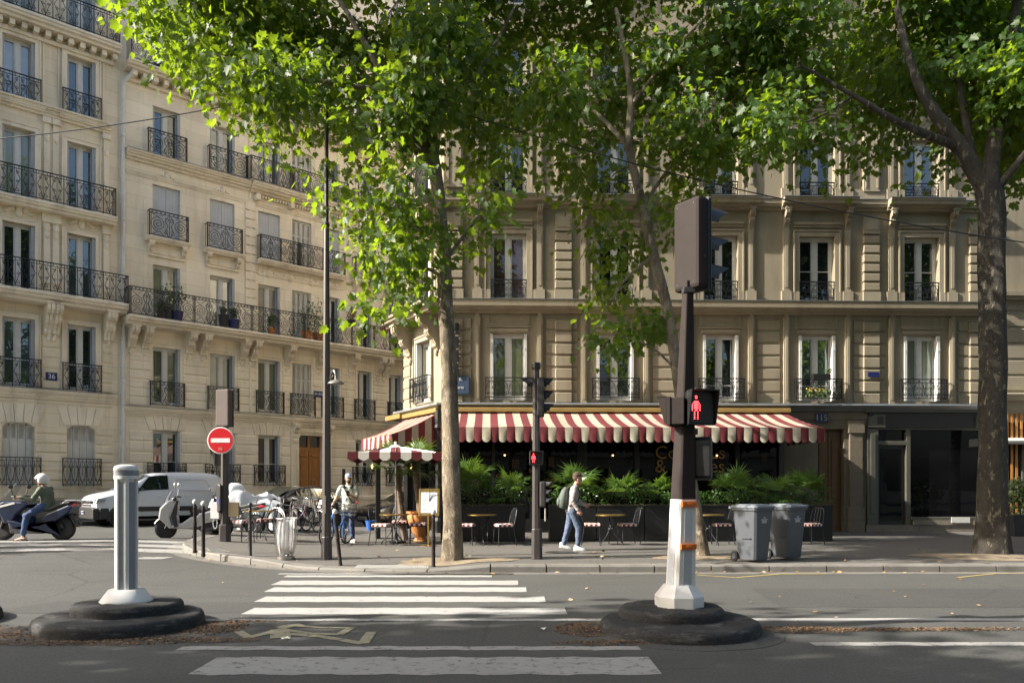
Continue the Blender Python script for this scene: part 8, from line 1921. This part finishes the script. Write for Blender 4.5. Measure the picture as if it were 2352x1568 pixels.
limbs3 = [[(b3-Vector((0,0,.1)),.35)] + LP_([(2281,1180,0,.295),(2280,1000,0,.268),(2279,800,0,.26),(2280,600,0,.258),(2278,500,0,.262),(2270,430,0,.265),(2262,380,0,.24)], Y3),
 LP_([(2268,440,0,.19),(2215,350,-.1,.17),(2170,290,-.2,.14),(2130,240,-.2,.11),(2090,150,-.2,.085),(2060,20,-.1,.06)], Y3), LP_([(2268,430,0,.17),(2290,300,.2,.15),(2300,200,.3,.14),(2325,80,.4,.11),(2345,-60,.5,.08)], Y3),
 LP_([(2205,340,-.1,.10),(2130,310,-.4,.085),(2060,280,-.7,.065),(1960,220,-.9,.045),(1840,150,-1.1,.025)], Y3), LP_([(2275,450,0,.10),(2320,400,-.3,.08),(2370,330,-.5,.06),(2430,260,-.6,.04)], Y3), LP_([(2240,400,0,.09),(2215,260,.3,.075),(2190,120,.5,.05)], Y3), LP_([(1960,220,-.9,.03),(1850,290,-1.1,.02),(1760,280,-1.2,.012)], Y3)]
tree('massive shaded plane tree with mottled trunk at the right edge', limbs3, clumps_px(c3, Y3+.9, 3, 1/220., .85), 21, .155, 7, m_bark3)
# trees standing outside the picture whose shade falls on the near roadway
def simple_tree(label, x, y, h0, r, rz, n, seed):
    b = Vector((x, y, gz(x, y))); rr = random.Random(seed); cl = [((x+rr.uniform(-r,r)*.7, y+rr.uniform(-r,r)*.6, h0+rz+rr.uniform(-rz,rz)*.7), (r*.45, r*.45, rz*.5), n/10) for _ in range(10)]
    lm = [[(b, .24), (b+Vector((.1,0,h0*.6)), .18), (b+Vector((0,.1,h0+.4)), .15), (b+Vector((.2,0,h0+rz*1.4)), .06)]] + [[(b+Vector((0,0,h0*.9)), .1), (b+Vector((r*.4*math.cos(a), r*.4*math.sin(a), h0+rz*.7)), .06), (b+Vector((r*.75*math.cos(a), r*.75*math.sin(a), h0+rz*1.1)), .03)] for a in (.5, 2.1, 3.9, 5.3)]
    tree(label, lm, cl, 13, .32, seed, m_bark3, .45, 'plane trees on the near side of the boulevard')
for i, (x, y, h0, r, rz, n) in enumerate(((-11.5,2.6,6.4,4.4,2.6,420),(-19,2.2,6.2,4.6,2.7,420),(-26.5,2.4,6.2,4.4,2.7,300),(-4.5,-2.2,6.0,4.6,2.6,420),(4,-2.6,6.0,4.6,2.6,420),(12.5,.5,6.2,4.8,2.8,420),(21,.8,6.2,4.8,2.8,420))): simple_tree(['plane tree left of the camera shading the near road','second plane tree left of the camera shading the near road','third plane tree far left shading the near road','plane tree just behind the camera at left','plane tree just behind the camera at right','plane tree right of the camera on the near side','farther plane tree right of the camera on the near side'][i], x, y, h0, r, rz, n, 40+i)
simple_tree('plane tree beyond the right border shading the shop fronts', 19.5, 17.2, 6.0, 4.8, 3.0, 420, 61)  # unseen tree, added to block sky light from the right-hand fronts
simple_tree('plane tree beyond the right border in front of the neighbouring house', 13.2, 19.2, 9.5, 3.2, 2.0, 260, 62)  # extra crown added for more shade over the right pavement
simple_tree('plane tree beyond the left border shading the side street mouth', -24.5, 13.6, 6.2, 2.2, 1.8, 120, 60)
